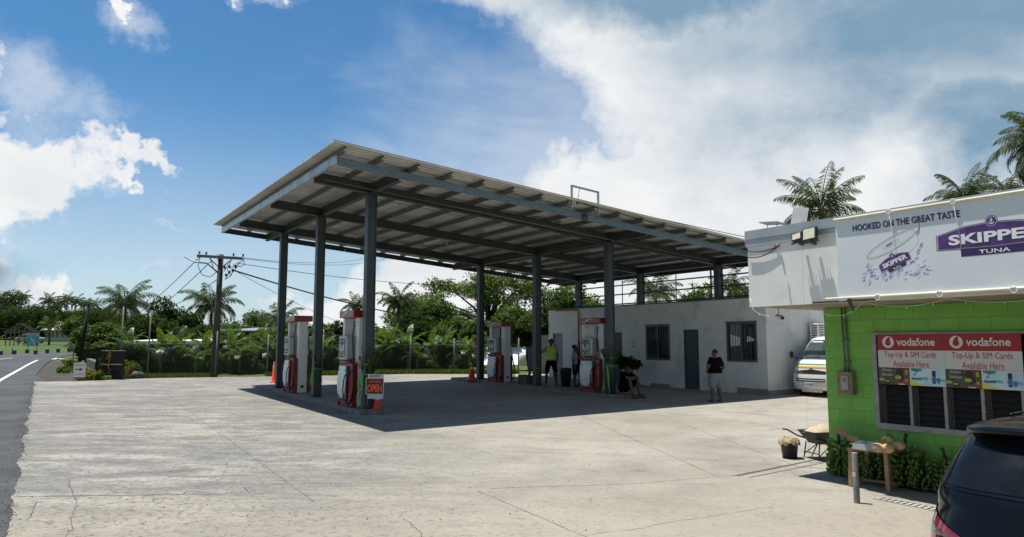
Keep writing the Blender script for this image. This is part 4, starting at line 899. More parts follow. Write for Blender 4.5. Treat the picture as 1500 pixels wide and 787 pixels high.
# banana bunches
def banana_mat(name, c1, c2): return mat(name, c1, .5, var=.3, scale=14)
M_BAN1 = mat('green_banana', (.085, .16, .024), .65, var=.35, scale=12); M_BANY = mat('yellow_banana', (.45, .34, .04), .5, var=.35, scale=20); M_BST = mat('banana_stalk', (.03, .028, .018), .7, var=.3)
def banana(mb, p, out, up, L, r, mi=0):
    p = Vector(p); out = Vector(out).normalized(); up = Vector(up); pts = []; rr = []
    for i in range(6):
        t = i/5; pts.append(p+out*(L*.95*sin(t*1.5))+up*(L*.60*(t**2.2)-L*.10*t)); rr.append(r*(.35, .9, 1.05, 1.0, .8, .28)[i])
    mb.tube(pts, rr, 6, mi)
def bunch(seed, hgt=.5, rad=.16, mats=None, yellow=False):
    r = random.Random(seed); mb = MB(); hands = 7
    for h in range(hands):
        t = h/(hands-1); z = .05+hgt*.80*t; R = rad*(.45+.55*sin(pi*min(1, .25+.62*(1-t))))*(.75 if t > .85 else 1); n = 10 if t < .8 else 6; ph = r.uniform(0, 6)
        for i in range(n):
            a = ph+2*pi*i/n+r.uniform(-.2, .2); o_ = (cos(a), sin(a), 0); q = r.uniform(.85, 1.15)
            banana(mb, (cos(a)*R*.35, sin(a)*R*.35, z), (cos(a), sin(a), -.1), (0, 0, 1), .14*q, .0235*q, 1 if yellow and t > .7 and r.random() < .3 else 0)
    return mb
bprot = []
for sd, hgt, rad in ((1, .50, .17), (2, .44, .18), (3, .55, .16)):
    mb = bunch(sd, hgt, rad); bprot.append((mb, hgt))
bm_mesh = {}
for i, (u, v, k_, sc, lb, yl) in enumerate(((1229, 687, 2, 1.12, 'tall green banana bunch leaning at the store corner, leftmost of the row', 0), (1252, 686, 0, .95, 'green banana bunch behind the left table leg', 0), (1284, 691, 1, .95, 'green banana bunch under the table against the wall', 0), (1313, 697, 0, 1.0, 'green banana bunch seen between the right table legs', 0), (1327, 694, 2, 1.18, 'banana bunch with ripening yellow tips behind the pumpkins', 1), (1353, 700, 1, 1.0, 'squat green banana bunch just right of the table', 0), (1384, 708, 2, .98, 'green banana bunch with upright stalk between the table and the black car', 0), (1407, 705, 0, 1.05, 'green banana bunch with bent stalk nearest the black car', 0))):
    x = sl(u, v-30, -.2)[0]; y = -.19-.03*(i % 3)
    t = thing('banana_bunch', lb, 'bananas', gp(x, y), RZ+i*1.1, 'banana bunches along the green wall', sc*.88)
    if (k_, yl) not in bm_mesh:
        mb = bunch(k_+1, bprot[k_][1], (.17, .18, .16)[k_], yellow=bool(yl)); o = mb.build('fruit', [M_BAN1, M_BANY], t); bm_mesh[(k_, yl)] = o.data
    else: link('fruit', bm_mesh[(k_, yl)], t)
    h_ = bprot[k_][1]; m_ = MB(); bx = .05 if i % 2 else -.02; m_.tube([(0, 0, .02), (0, 0, h_*.9), (bx*.6, 0, h_+.08), (bx*1.8, 0, h_+.14)], [.02, .022, .02, .024], 8); m_.build('stalk', M_BST, t)
M_CARD = mat('brown_card', (.30, .20, .12), .8)
for (u, v, lb) in ((1235, 632, 'torn brown card tucked in the leftmost banana bunch'), (1252, 642, 'torn brown card behind the left end of the table')):
    x, z = sl(u, v, -.20); P = s2w(x, -.26, z); t_ = MB(); t_.box(-.09, .09, 0, .006, -.045, .045); o = t_.build('cardboard_label', M_CARD, None, P, RZ+.1); o.rotation_euler = (.15, .08, RZ); tag(o, lb, 'cardboard', 'card price labels in the bananas')
# bollard
M_BOL = mat('bollard_grey', (.17, .175, .165), .6, var=.2, scale=8)
P = G(1255.5, 737); bo = thing('steel_bollard', 'short grey steel bollard with a red arrow sticker beside the table', 'bollard', P, RZ)
m_ = MB(); m_.lathe([(.036, -.1), (.036, .60), (.031, .612), (0, .613)], (0, 0, 0), 24); m_.build('post', M_BOL, bo)
m_ = MB(); 
for nm, a0_, a1_, z0_, z1_, mt, rr_ in (('sticker', -2.6, -1.1, .32, .375, M_VWHT, .0368),):
    vs = []; 
    for i in range(9): a = a0_+(a1_-a0_)*i/8; vs += [(rr_*cos(a), rr_*sin(a), z0_), (rr_*cos(a), rr_*sin(a), z1_)]
    m_.add(vs, [(2*i, 2*i+2, 2*i+3, 2*i+1) for i in range(8)]); m_.build(nm, mt, bo)
m_ = MB(); cy = lambda a, z: (.0375*cos(a), .0375*sin(a), z)
m_.poly([cy(-2.1, .347), cy(-1.75, .325), cy(-1.6, .325), cy(-1.8, .347)]); m_.poly([cy(-2.1, .348), cy(-1.8, .348), cy(-1.6, .370), cy(-1.75, .370)]); m_.build('arrow', M_VRED, bo)
# slotted drain cover
D = [w2s(G(*p)) for p in ((1279, 731), (1293, 726), (1378, 749), (1366, 754))]
dc = thing('drain_cover', 'slotted pale concrete drain cover let into the ground before the table', 'drain cover', gp(*D[0]), RZ)
m_ = MB(); ox, oy = D[0]; wdx = D[3][0]-D[0][0]; dpy = .17
m_.box(0, wdx, 0, dpy, -.02, .003, 0)
for i in range(11):
    x = .02+i*(wdx-.04)/10.6; m_.box(x, x+(wdx/10.6)*.55, .015, dpy-.015, .0035, .010, 1)
m_.box(0, wdx, -.012, .0, -.02, .011, 1); m_.box(0, wdx, dpy, dpy+.012, -.02, .011, 1)
tq = gz(*s2w(ox+wdx, oy)[:2])-gz(*s2w(ox, oy)[:2]); m_.v = [(x, y, z+tq*x/wdx) for x, y, z in m_.v]
m_.build('grating', [mat('drain_dark', (.015, .015, .014), .9), mat('drain_pale', (.36, .35, .31), .85, var=.15)], dc)
# bucket with sack cloth
P = G(1157, 671); bk = thing('bucket', 'black bucket with beige sacking crumpled over its rim on the sunny slab', 'bucket', P, 0.)
m_ = MB(); m_.lathe([(0, .0), (.115, 0), (.145, .27), (.15, .272), (.15, .285), (.14, .285), (.11, .02), (0, .02)], (0, 0, 0), 24); m_.build('tub', mat('black_plastic', (.02, .021, .023), .45), bk)
m_ = MB(); vs = []; n = 40; r9 = random.Random(6)
prf = [(0, .33), (.06, .345), (.12, .335), (.155, .305), (.17, .27), (.178, .23)]
jit = [r9.uniform(.55, 1.25) for _ in range(n)]
for k_, (r_, z) in enumerate(prf):
    for i in range(n):
        a = 2*pi*i/n; q = mnoise.noise(Vector((cos(a)*3, sin(a)*3, k_*.7))); dd = jit[i] if k_ > 3 else 1
        vs.append(((r_+.012*q*(k_ > 0))*cos(a), (r_+.012*q*(k_ > 0))*sin(a), .305+(z-.305)*dd+.03*q))
m_.add(vs, [(k_*n+i, k_*n+(i+1) % n, (k_+1)*n+(i+1) % n, (k_+1)*n+i) for k_ in range(len(prf)-1) for i in range(n)]); o = m_.build('sacking', mat('sack_beige', (.34, .26, .16), .9, var=.2, scale=25, bump=.4), bk)
# wheelbarrow behind the corner
P = G(1201, 672); wbr = thing('wheelbarrow', 'old metal wheelbarrow loaded with sand behind the store corner', 'wheelbarrow', P, radians(12))
M_RUST = mat('old_metal', (.07, .065, .06), .6, .3, var=.3, scale=8)
m_ = MB(); tp = [(-.25, -.24), (.45, -.22), (.45, .22), (-.25, .24)]; bt = [(-.10, -.14), (.25, -.13), (.25, .13), (-.10, .14)]
vs = [(x, y, .46) for x, y in tp]+[(x, y, .25) for x, y in bt]+[(x*.97, y*.96, .455) for x, y in tp]+[(x*.97, y*.96, .262) for x, y in bt]
m_.add(vs, [(0, 1, 5, 4), (1, 2, 6, 5), (2, 3, 7, 6), (3, 0, 4, 7), (7, 6, 5, 4), (12, 13, 9, 8), (13, 14, 10, 9), (14, 15, 11, 10), (15, 12, 8, 11), (12, 15, 14, 13), (0, 8, 9, 1), (1, 9, 10, 2), (2, 10, 11, 3), (3, 11, 8, 0)]); m_.build('tray', M_RUST, wbr)
m_ = MB(); 
for q in (-1, 1):
    m_.tube([(.55, q*.06, .13), (.2, q*.17, .22), (-.25, q*.23, .36), (-.42, q*.26, .46), (-.50, q*.27, .47)], .014, 8)
    m_.tube([(-.12, q*.18, .27), (-.16, q*.2, .0), (-.02, q*.2, .0), (.10, q*.17, .24)], .011, 8); m_.tube([(-.15, q*.2, .06), (.08, q*.17, .22)], .008, 6)
m_.tube([(-.15, -.2, .1), (-.15, .2, .1)], .009, 6); m_.build('frame', M_RUST, wbr)
m_ = MB(); m_.tube([(.55+.0, -.035, .13), (.55, .035, .13)], .13, 24); w1_ = m_.build('wheel', mat('black_plastic', (.02, .021, .023), .45), wbr)
m_ = MB(); m_.tube([(.55, -.038, .13), (.55, .038, .13)], .07, 16); m_.build('rim', M_RUST, w1_)
m_ = MB(); vs = []; nx_, ny_ = 14, 10
for i in range(nx_+1):
    for j in range(ny_+1):
        x = -.22+.65*i/nx_; y = -.2+.4*j/ny_; e = sin(pi*i/nx_)*sin(pi*j/ny_); vs.append((x, y, .43+.13*e**.7+.02*mnoise.noise(Vector((x*8, y*8, 0)))))
m_.add(vs, [(i*(ny_+1)+j, (i+1)*(ny_+1)+j, (i+1)*(ny_+1)+j+1, i*(ny_+1)+j+1) for i in range(nx_) for j in range(ny_)], 0, True)
o = m_.build('sand_heap', mat('pale_sand', (.42, .34, .24), .95, var=.2, scale=30, bump=.5)); o.location = P; o.rotation_euler = (0, 0, radians(12)); tag(o, 'pale sand heaped in the wheelbarrow tray', 'sand')
# ---------------------------------------------------------------- pump islands, pumps, cones, signs
def island(s0, s1, t, label):
    Pm = pt((s0+s1)/2, t); g0 = gz(Pm[0], Pm[1]); L = (s1-s0)/2; o = thing('pump_island', label, 'kerb island', (Pm[0], Pm[1], g0), RZ, 'concrete pump islands')
    m_ = MB(); w_ = .46; n = 10
    out = [(-L+w_-w_*cos(a), w_*sin(a)) for a in [pi/2-pi*i/n*1 for i in range(n+1)]]
    poly = [(-L, -w_), (L, -w_), (L, w_), (-L, w_)]
    gr_ = .015*(-A[1])
    vs = [(x, y, z+gr_*x+.015*B[1]*y) for z in (-.1, .085) for x, y in poly]+[(x*.99, y*.96, .10+gr_*x+.015*B[1]*y) for x, y in poly]
    m_.add(vs, [(0, 1, 5, 4), (1, 2, 6, 5), (2, 3, 7, 6), (3, 0, 4, 7), (4, 5, 9, 8), (5, 6, 10, 9), (6, 7, 11, 10), (7, 4, 8, 11), (8, 9, 10, 11)]); m_.build('kerb', M_CONC, o)
    return o
island(-.55, 10.6, 0.05, 'near long concrete kerb island carrying the two left pumps')
island(-.6, 10.2, 8.5, 'far long concrete kerb island carrying the two right pumps')
def foot(s, t): P = pt(s, t); P[2] = gz(P[0], P[1])+.10; return P
M_PRED = mat('pump_red', (.26, .014, .016), .35, var=.08, coat=.3); M_PWHT = mat('pump_white', (.72, .735, .74), .35, var=.05, coat=.2); M_PGRY = mat('pump_grey', (.25, .26, .28), .4, var=.05)
M_PSIL = mat('pump_silver', (.46, .48, .49), .35, .4, var=.06); M_RUB = mat('hose_black', (.014, .014, .015), .5, var=0); M_SCR = mat('screen_blue', (.03, .06, .25), .2, var=0); M_NGRN = mat('nozzle_green', (.01, .10, .06), .4, var=0); M_NRED = mat('nozzle_red', (.42, .02, .03), .4, var=0)
M_NUM = mat('dial_white', (.55, .58, .6), .4, var=0)
def make_pump(nz):
    t = thing('fuel_pump', '', 'fuel pump', (0, 0, 0), RZ, 'fuel pumps under the canopy')
    m_ = MB(); m_.bbox(-.54, .24, .02, .56, .0, 1.02, .012); m_.box(-.56, -.50, -.02, .60, 0, .1); m_.box(.18, .245, -.02, .60, 0, .1); m_.box(-.54, .24, .0, .58, 1.021, 1.10)
    # bulging red side cheek at the hose end
    m_.bbox(.241, .47, .0, .155, 0, 1.04, .02); m_.bbox(.241, .47, .465, .58, 0, 1.04, .02); m_.build('cabinet', M_PRED, t)
    for sg, yy in ((1, .0), (-1, .58)):
        # white front panel: curved bulge outline with grey swoosh and red toe
        f = (lambda y: y) if sg > 0 else (lambda y: .58-y)
        m_ = MB(); n = 14; xs0, xs1 = -.49, .16
        def bul(z): return -.055*sin(pi*min(1, max(0, (z-.1)/.85)))**.8-.004
        rows = [.12+i*(.98-.12)/n for i in range(n+1)]
        vs = []; 
        for z in rows: vs += [(xs0, f(bul(z)), z), (xs1, f(bul(z)), z), (xs0, f(.02), z), (xs1, f(.02), z)]
        for i in range(n):
            a = 4*i
            m_.add([vs[a], vs[a+1], vs[a+5], vs[a+4]], [(0, 1, 2, 3)] if sg > 0 else [(3, 2, 1, 0)], 2, True)
            m_.add([vs[a], vs[a+4], vs[a+6], vs[a+2]], [(0, 1, 2, 3)], 2); m_.add([vs[a+1], vs[a+5], vs[a+7], vs[a+3]], [(0, 1, 2, 3)], 2)
        def face(pts, mi, d):
            m_.poly([(x, f(bul(z)-d), z) for x, z in (pts if sg > 0 else pts[::-1])], mi)
        # cells: for each column pick the boundary heights
        nc = 16
        for c in range(nc):
            xa = xs0+(xs1-xs0)*c/nc; xb = xs0+(xs1-xs0)*(c+1)/nc
            def hb(x, lo): u_ = (x-xs0)/(xs1-xs0); return (.36-.26*sin(pi*min(1, u_*1.15)**.8)+.16*u_**3 if lo else .20+.05*sin(u_*5)+.25*max(0, u_-.55)**1.2*1.6)
            def gh(x): u_ = (x-xs0)/(xs1-xs0); return .30-.14*sin(pi*u_)+.30*u_**4
            def rh(x): u_ = (x-xs0)/(xs1-xs0); return .13+.02+.18*u_**2.2
            for (za, zb2, mi, d) in ((gh, lambda x: .97, 0, .004), (rh, gh, 1, .004)):
                m = 8
                for q in range(m):
                    la = za(xa)+(zb2(xa)-za(xa))*q/m; lb = za(xa)+(zb2(xa)-za(xa))*(q+1)/m; ra = za(xb)+(zb2(xb)-za(xb))*q/m; rb = za(xb)+(zb2(xb)-za(xb))*(q+1)/m
                    face([(xa, la), (xb, ra), (xb, rb), (xa, lb)], mi, d)
        m_.box(-.42, -.37, *sorted((f(-.045), f(-.06))), .86, .885, 3); m_.box(.02, .07, *sorted((f(-.045), f(-.06))), .86, .885, 3)
        for q in range(3): m_.box(-.02+q*.045, .012+q*.045, *sorted((f(-.035), f(-.052))), .185, .205+.01*(q == 0), 0)
        m_.build('front_panel', [M_PWHT, M_PGRY, M_PRED, M_RUB], t)
        # display head
        m_ = MB(); m_.bbox(-.46, .14, *sorted((f(-.07), f(.20))), 1.12, 1.72, .05); hd = m_.build('display_head', M_PSIL, t)
        m_ = MB(); ya, yb = sorted((f(-.074), f(-.0695))); m_.box(-.39, .07, ya, yb, 1.19, 1.65, 0)
        ya, yb = sorted((f(-.079), f(-.0745)))
        for x in (-.33, -.10):
            m_.box(x, x+.13, ya, yb, 1.22, 1.6, 1); m_.box(x+.015, x+.115, *sorted((f(-.083), f(-.0795))), 1.50, 1.58, 2); m_.box(x+.03, x+.10, *sorted((f(-.083), f(-.0795))), 1.26, 1.34, 0)
        m_.box(-.185, -.125, ya, yb, 1.3, 1.42, 1)
        m_.build('display', [mat('display_black', (.012, .012, .014), .15, var=0), M_NUM, M_SCR], hd)
        m_ = MB(); m_.box(-.46, .14, *sorted((f(-.012), f(-.001))), 1.025, 1.095, 0); 
        for q in range(5): m_.box(-.36+q*.07, -.31+q*.07, *sorted((f(-.016), f(-.0125))), 1.045, 1.078, 1)
        m_.build('keypad', [mat('display_black', (.012, .012, .014), .15, var=0), M_PGRY], t)
        # nozzle boot, nozzle and hose
        for (x, mt, zz) in (((.20, M_NGRN if nz else M_NRED, .88),)):
            m_ = MB(); y = f(-.03); m_.bbox(x-.045, x+.045, *sorted((f(-.07), f(.02))), zz-.16, zz+.10, .02); m_.build('nozzle', mt, t)
            m_ = MB(); h0 = (x+.0, f(-.08), zz-.10)
            m_.tube([h0, (x-.03, f(-.12), zz-.25), (x-.05, f(-.13), zz-.5), (x+.0, f(-.12), .2), (x+.15, f(-.09), .07), (x+.30, f(-.06), .12), (x+.40, f(-.03), .35), (x+.40, f(.0), .62), (x+.33, f(.03), .85), (x+.17, f(.03), .86), (x+.06, f(-.02), .78), (x+.0, f(-.06), .55), (x+.02, f(-.08), .2)][:9], .017, 8)
            m_.tube([(x+.085, f(.10), 1.95), (x+.09, f(.06), 1.7), (x+.22, f(.04), 1.2), (x+.33, f(.03), .9), (x+.36, f(.02), .6), (x+.31, f(.0), .2), (x+.18, f(-.03), .08), (x+.08, f(-.05), .12), (x+.02, f(-.06), .35), (x+.03, f(-.06), .62), (x+.12, f(-.03), .84), (x+.26, f(.0), .88)], .017, 8)
            m_.bbox(x+.24, x+.31, *sorted((f(-.02), f(.03))), .85, .90, .015)
            m_.build('hose', M_RUB, t)
            m_ = MB(); m_.ball((x+.085, f(.10), 1.98), (.025, .025, .04), 8, 6); m_.ball((x+.085, f(.10), 2.05), (.03, .03, .03), 8, 6, 1); m_.build('hose_hanger', [M_RUB, M_PRED], t)
    m_ = MB(); m_.bbox(.25, .50, .16, .46, 0.0, 2.16, .012); m_.build('hose_pillar', M_PWHT, t)
    m_ = MB(); m_.box(.501, .506, .26, .36, .14, .22); m_.build('vent', M_RUB, t)
    m_ = MB(); m_.bbox(-.52, -.38, .08, .50, 1.101, 2.16, .012); m_.box(-.379, .249, .24, .28, 1.101, 1.3); m_.build('display_pillar', M_PWHT, t)
    m_ = MB(); m_.bbox(-.56, .54, -.02, .60, 2.161, 2.34, .02); 
    m_.build('top_sign', M_PRED, t)
    m_ = MB()
    for yy in (-.0235, .6035): m_.add([(-.40, yy, 2.18), (-.33, yy, 2.18), (-.05, yy, 2.27), (.16, yy, 2.325), (.10, yy, 2.325), (-.12, yy, 2.285)], [(0, 1, 2, 3, 4, 5)] if yy < 0 else [(5, 4, 3, 2, 1, 0)])
    m_.build('swoosh', M_PWHT, t)
    return t
def find_s(u, t, zz=.5, lo=-3, hi=12):
    for _ in range(40):
        m = (lo+hi)/2; P = pt(m, t); P[2] = gz(P[0], P[1])+zz; U = proju(P)
        if (U < u): hi = m
        else: lo = m
    return m
def proju(P): yc = cos(TH)*P[1]+sin(TH)*(P[2]-H); return 750+FPX*P[0]/yc
p1 = make_pump(True); p1['label'] = 'red and white fuel pump with green nozzle beside the front left column'
def place_pump(o, u_end, t, yoff=-.26):
    # the hose pillar's right edge (local x = .5, near side) is seen at u_end
    s = find_s(u_end, t, .8)+.50; P = foot(s, t+yoff); o.location = P; return s
s1 = place_pump(p1, 529.5, 0.0)
p2 = make_pump(False); p2['label'] = 'red and white fuel pump with red nozzle, leftmost of the four'; s2 = place_pump(p2, 441, 0.0)
p3 = dup(p2, label='red and white fuel pump at the back of the far island before the white shed'); s3 = place_pump(p3, 742, 8.47)
p4 = dup(p1, label='red and white fuel pump between the vest wearer and the seated person'); s4 = place_pump(p4, 887.5, 8.47)
for p_, q_ in ((p1, 1.11), (p2, 1.09), (p3, 1.03), (p4, 1.06)): p_.scale = (1, 1, q_)
# cones
M_ORG = mat('cone_orange', (.80, .07, .025), .45, var=.08); M_REFL = mat('cone_reflective', (.60, .60, .58), .4, var=0)
def make_cone(h, r, label, P):
    t = thing('traffic_cone', label, 'traffic cone', P, .3, 'orange traffic cones')
    m_ = MB(); m_.lathe([(r*.9, .03), (r*.72, .06), (.035, h), (.028, h+.01), (0, h+.01)], (0, 0, 0), 24); m_.build('cone', M_ORG, t)
    m_ = MB(); q = lambda z: r*.72+(.035-r*.72)*(z-.06)/(h-.06)+.003; m_.lathe([(q(h*.68), h*.68), (q(h*.84), h*.84)], (0, 0, 0), 24); m_.build('reflective_band', M_REFL, t)
    m_ = MB(); m_.bbox(-r*1.15, r*1.15, -r*1.15, r*1.15, 0, .035, .01); m_.build('base', M_RUB if 'sign' in label else M_ORG, t)
    return t
P = foot(s2+.75, -.22); 
Pc = G(401, 564); Pc[2] += .09; make_cone(.82, .135, 'narrow orange cone beside the pump with red nozzle on the near island', Pc)
Pc = G(691, 560); Pc[2] += .085; make_cone(.66, .22, 'orange cone at the back end of the far island left of its rear pump', Pc)
Pc = G(552.5, 604.5); make_cone(.48, .20, 'bright orange cone with black base behind the open sign', Pc)
# exit / open sign on legs
P = G(548.5, 609); es = thing('exit_sign', 'white exit board on two thin legs with a black and orange open notice', 'sign', P, radians(-6))
M_OFFW = mat('board_white', (.60, .62, .64), .5, var=.05); M_OPOR = mat('open_orange', (.85, .12, .03), .45, var=0)
k1 = .0188
m_ = MB(); m_.tube([(-.205, 0, -.02), (-.165, .02, 1.0)], .014, 6); m_.tube([(.205, 0, -.02), (.18, .02, 1.0)], .014, 6); m_.build('legs', M_PURL, es)
m_ = MB(); m_.bbox(-.19, .22, -.012, .0, .42, 1.04, .004); m_.build('board', M_OFFW, es)
m_ = MB(); m_.bbox(-.235, .235, -.03, -.014, .53, .94, .006); ob = m_.build('open_notice', M_OFFW, es)
m_ = MB(); m_.box(-.215, .215, -.034, -.0305, .55, .92); m_.build('notice_face', M_ADBK, ob)
text('lettering', "YES WE'RE", -.17, .18, .815, .885, -.037, M_OPOR, ob, .03); text('lettering', 'OPEN', -.195, .195, .585, .785, -.037, M_OPOR, ob, .05)
text('lettering', 'EXIT', -.125, .145, .955, 1.022, -.015, mat('exit_maroon', (.30, .03, .05), .5, var=0), es, .02)
# floral sprays tied to columns
M_FLAX = leafmat('spray_leaf', (.035, .075, .02), (.07, .14, .03), (.14, .2, .05)); M_FLR = mat('flower_red', (.35, .02, .025), .5, var=.2); M_RIB = mat('ribbon_green', (.12, .60, .05), .5, var=.1)
def blade(mb, p, q, w_, bend, mi=0, n=6):
    p = Vector(p); q = Vector(q); d = q-p; sd = d.cross(Vector((0, 0, 1))); sd = sd.normalized() if sd.length > 1e-4 else Vector((1, 0, 0)); vs = []
    for i in range(n+1):
        t = i/n; c = p+d*t+Vector(bend)*(t*t); ww = w_*sin(pi*min(.98, .12+t*.88)); vs += [c-sd*ww/2, c+sd*ww/2]
    mb.add(vs, [(2*i, 2*i+1, 2*i+3, 2*i+2) for i in range(n)], mi, True)
def spray(P, label, seed, sc=1., rib=True, n=26):
    r = random.Random(seed); t = thing('floral_spray', label, 'floral decoration', P, RZ, 'leaf and flower sprays tied to the canopy columns', sc)
    m_ = MB()
    for i in range(n):
        a = r.uniform(0, 2*pi); L = r.uniform(.4, .95); o_ = r.uniform(.12, .5); blade(m_, (cos(a)*.12, sin(a)*.12, .05+r.uniform(-.1, .1)), (cos(a)*(.15+o_*.7), sin(a)*(.15+o_*.7)-.05, L*.95), r.uniform(.03, .08), (cos(a)*.15, sin(a)*.15, -.12))
    for i in range(10): a = r.uniform(0, 2*pi); blade(m_, (cos(a)*.12, sin(a)*.12, .0), (cos(a)*.30, sin(a)*.30, -r.uniform(.4, .85)), .03, (cos(a)*.1, sin(a)*.1, 0))
    m_.build('leaves', M_FLAX, t)
    m_ = MB()
    for i in range(4): a = r.uniform(-2.6, .6); m_.ball((cos(a)*.25, sin(a)*.25, r.uniform(.35, .62)), (.055, .04, .045), 7, 5, 0, .4, i)
    m_.build('flowers', M_FLR, t)
    if rib:
        m_ = MB()
        for z in (.02, .28): m_.tube([(.16, -.16, z), (-.16, -.16, z), (-.16, .16, z), (.16, .16, z), (.16, -.16, z)], .012, 5)
        for i in range(5): a = r.uniform(-2.6, -.4); blade(m_, (0, -.17, .05), (cos(a)*.3, -.2+sin(a)*.15, r.uniform(-.8, .1)), .05, (0, 0, -.12), 0)
        m_.build('ribbon', M_RIB, t)
    return t
Pq = pt(-.02, .02); spray((Pq[0], Pq[1], gz(*Pq[:2])+.98), 'tall leaf spray with red flowers and green ribbon on the front left column', 3, 1.0)
Pq = pt(S_[1], 0); spray((Pq[0], Pq[1], gz(*Pq[:2])+.95), 'smaller leaf spray tied with ribbon to the middle column of the near island', 9, .75, True, 16)
Pq = pt(0, T_[1]); spray((Pq[0], Pq[1], gz(*Pq[:2])+.98), 'leaf spray with bright green ribbon bow on the column by the seated person', 14, 1.0)
rb = thing('ribbon_tie', 'thin green ribbon tied round the middle column of the far island', 'ribbon', (0, 0, 0)); Pq = pt(S_[1], T_[1]); zq = gz(*Pq[:2])+.75
m_ = MB(); m_.v = []; m_.tube([(.14, -.14, 0), (-.14, -.14, 0), (-.14, .14, 0), (.14, .14, 0), (.14, -.14, 0)], .014, 5); blade(m_, (-.15, -.15, 0), (-.2, -.2, -.6), .05, (0, 0, 0)); m_.build('ribbon', M_RIB, rb); rb.location = (Pq[0], Pq[1], zq); rb.rotation_euler = (0, 0, RZ)
# long ribbon stake leaning at front right pump column
P = G(881, 581); rs = thing('ribbon_stake', 'thin leaning stake wrapped in bright green ribbon in front of the far island column', 'ribbon', P)
m_ = MB(); m_.tube([(0, 0, 0), (.06, .03, .45), (.20, .05, .95)], .012, 6); 
for i in range(8): a = i*.8; blade(m_, (.18, .0, .9), (.18+.26*cos(a), .0, .95+.16*sin(a)), .06, (0, -.03, 0))
m_.build('ribbon', M_RIB, rs)
# wooden crate by the far middle column, fire bucket on the far back column
P = G(770, 566); P[2] += .09; cr = thing('low_crate', 'low brown block crate at the foot of the far middle column', 'crate', P, RZ)
m_ = MB(); m_.bbox(-.3, .0, -.16, .16, 0, .36, .01); m_.bbox(.005, .3, -.16, .16, 0, .34, .01); m_.build('crate', mat('dull_brown', (.10, .075, .055), .8, var=.3), cr)
P = pt(S_[2], T_[1]); fe = thing('fire_extinguisher', 'red fire extinguisher box on the far back column left of the rear pump', 'extinguisher', (P[0], P[1], gz(P[0], P[1])+1.1), RZ)
m_ = MB(); m_.bbox(-.34, -.13, -.12, .12, 0, .62, .02); m_.build('case', M_PRED, fe); m_ = MB(); m_.box(-.35, -.12, -.13, .13, .40, .43); m_.build('strap', M_PWHT, fe)
# ---------------------------------------------------------------- people
def remesh(name, mb, m, parent, vox):
    """fuse overlapping tapered forms into one continuous skin"""
    me = bpy.data.meshes.new(name+'_raw'); me.from_pydata(mb.v, [], mb.f); me.update()
    o = bpy.data.objects.new(name+'_raw', me); COL.objects.link(o)
    md = o.modifiers.new('fuse', 'REMESH'); md.mode = 'VOXEL'; md.voxel_size = vox; md.use_smooth_shade = True
    sm = o.modifiers.new('soft', 'SMOOTH'); sm.iterations = 4 if vox > .01 else 2; sm.factor = .5
    dg = bpy.context.evaluated_depsgraph_get(); dg.update()
    nm = bpy.data.meshes.new_from_object(o.evaluated_get(dg)); bpy.data.objects.remove(o); bpy.data.meshes.remove(me)
    nm.name = name; nm.materials.clear(); nm.materials.append(m)
    for p in nm.polygons: p.use_smooth = True
    return link(name, nm, parent)
def etube(mb, rings, lat=(1, 0, 0), seg=18):
    """rings: (centre, rx sideways, ry in depth)"""
    n = len(rings); lat = Vector(lat); vs = []
    C = [Vector(r[0]) for r in rings]
    for i, (c, rx, ry) in enumerate(rings):
        d = (C[min(i+1, n-1)]-C[max(i-1, 0)]).normalized(); x = (lat-d*lat.dot(d)).normalized(); y = d.cross(x)
        vs += [C[i]+x*cos(2*pi*j/seg)*rx+y*sin(2*pi*j/seg)*ry for j in range(seg)]
    fs = [(i*seg+j, i*seg+(j+1) % seg, (i+1)*seg+(j+1) % seg, (i+1)*seg+j) for i in range(n-1) for j in range(seg)]+[tuple(range(seg-1, -1, -1)), tuple((n-1)*seg+j for j in range(seg))]
    mb.add(vs, fs)
def limb(mb, pts, rad):
    pts = [Vector(p) for p in pts]; mb.tube(pts, rad, 12)
    for p, r in zip(pts, rad): mb.ball(p, r*.995, 12, 8)
M_SKIN = mat('skin_brown', (.095, .048, .03), .6, var=.1, scale=6); M_HAIR = mat('hair_black', (.008, .007, .007), .7, var=.3, scale=40)
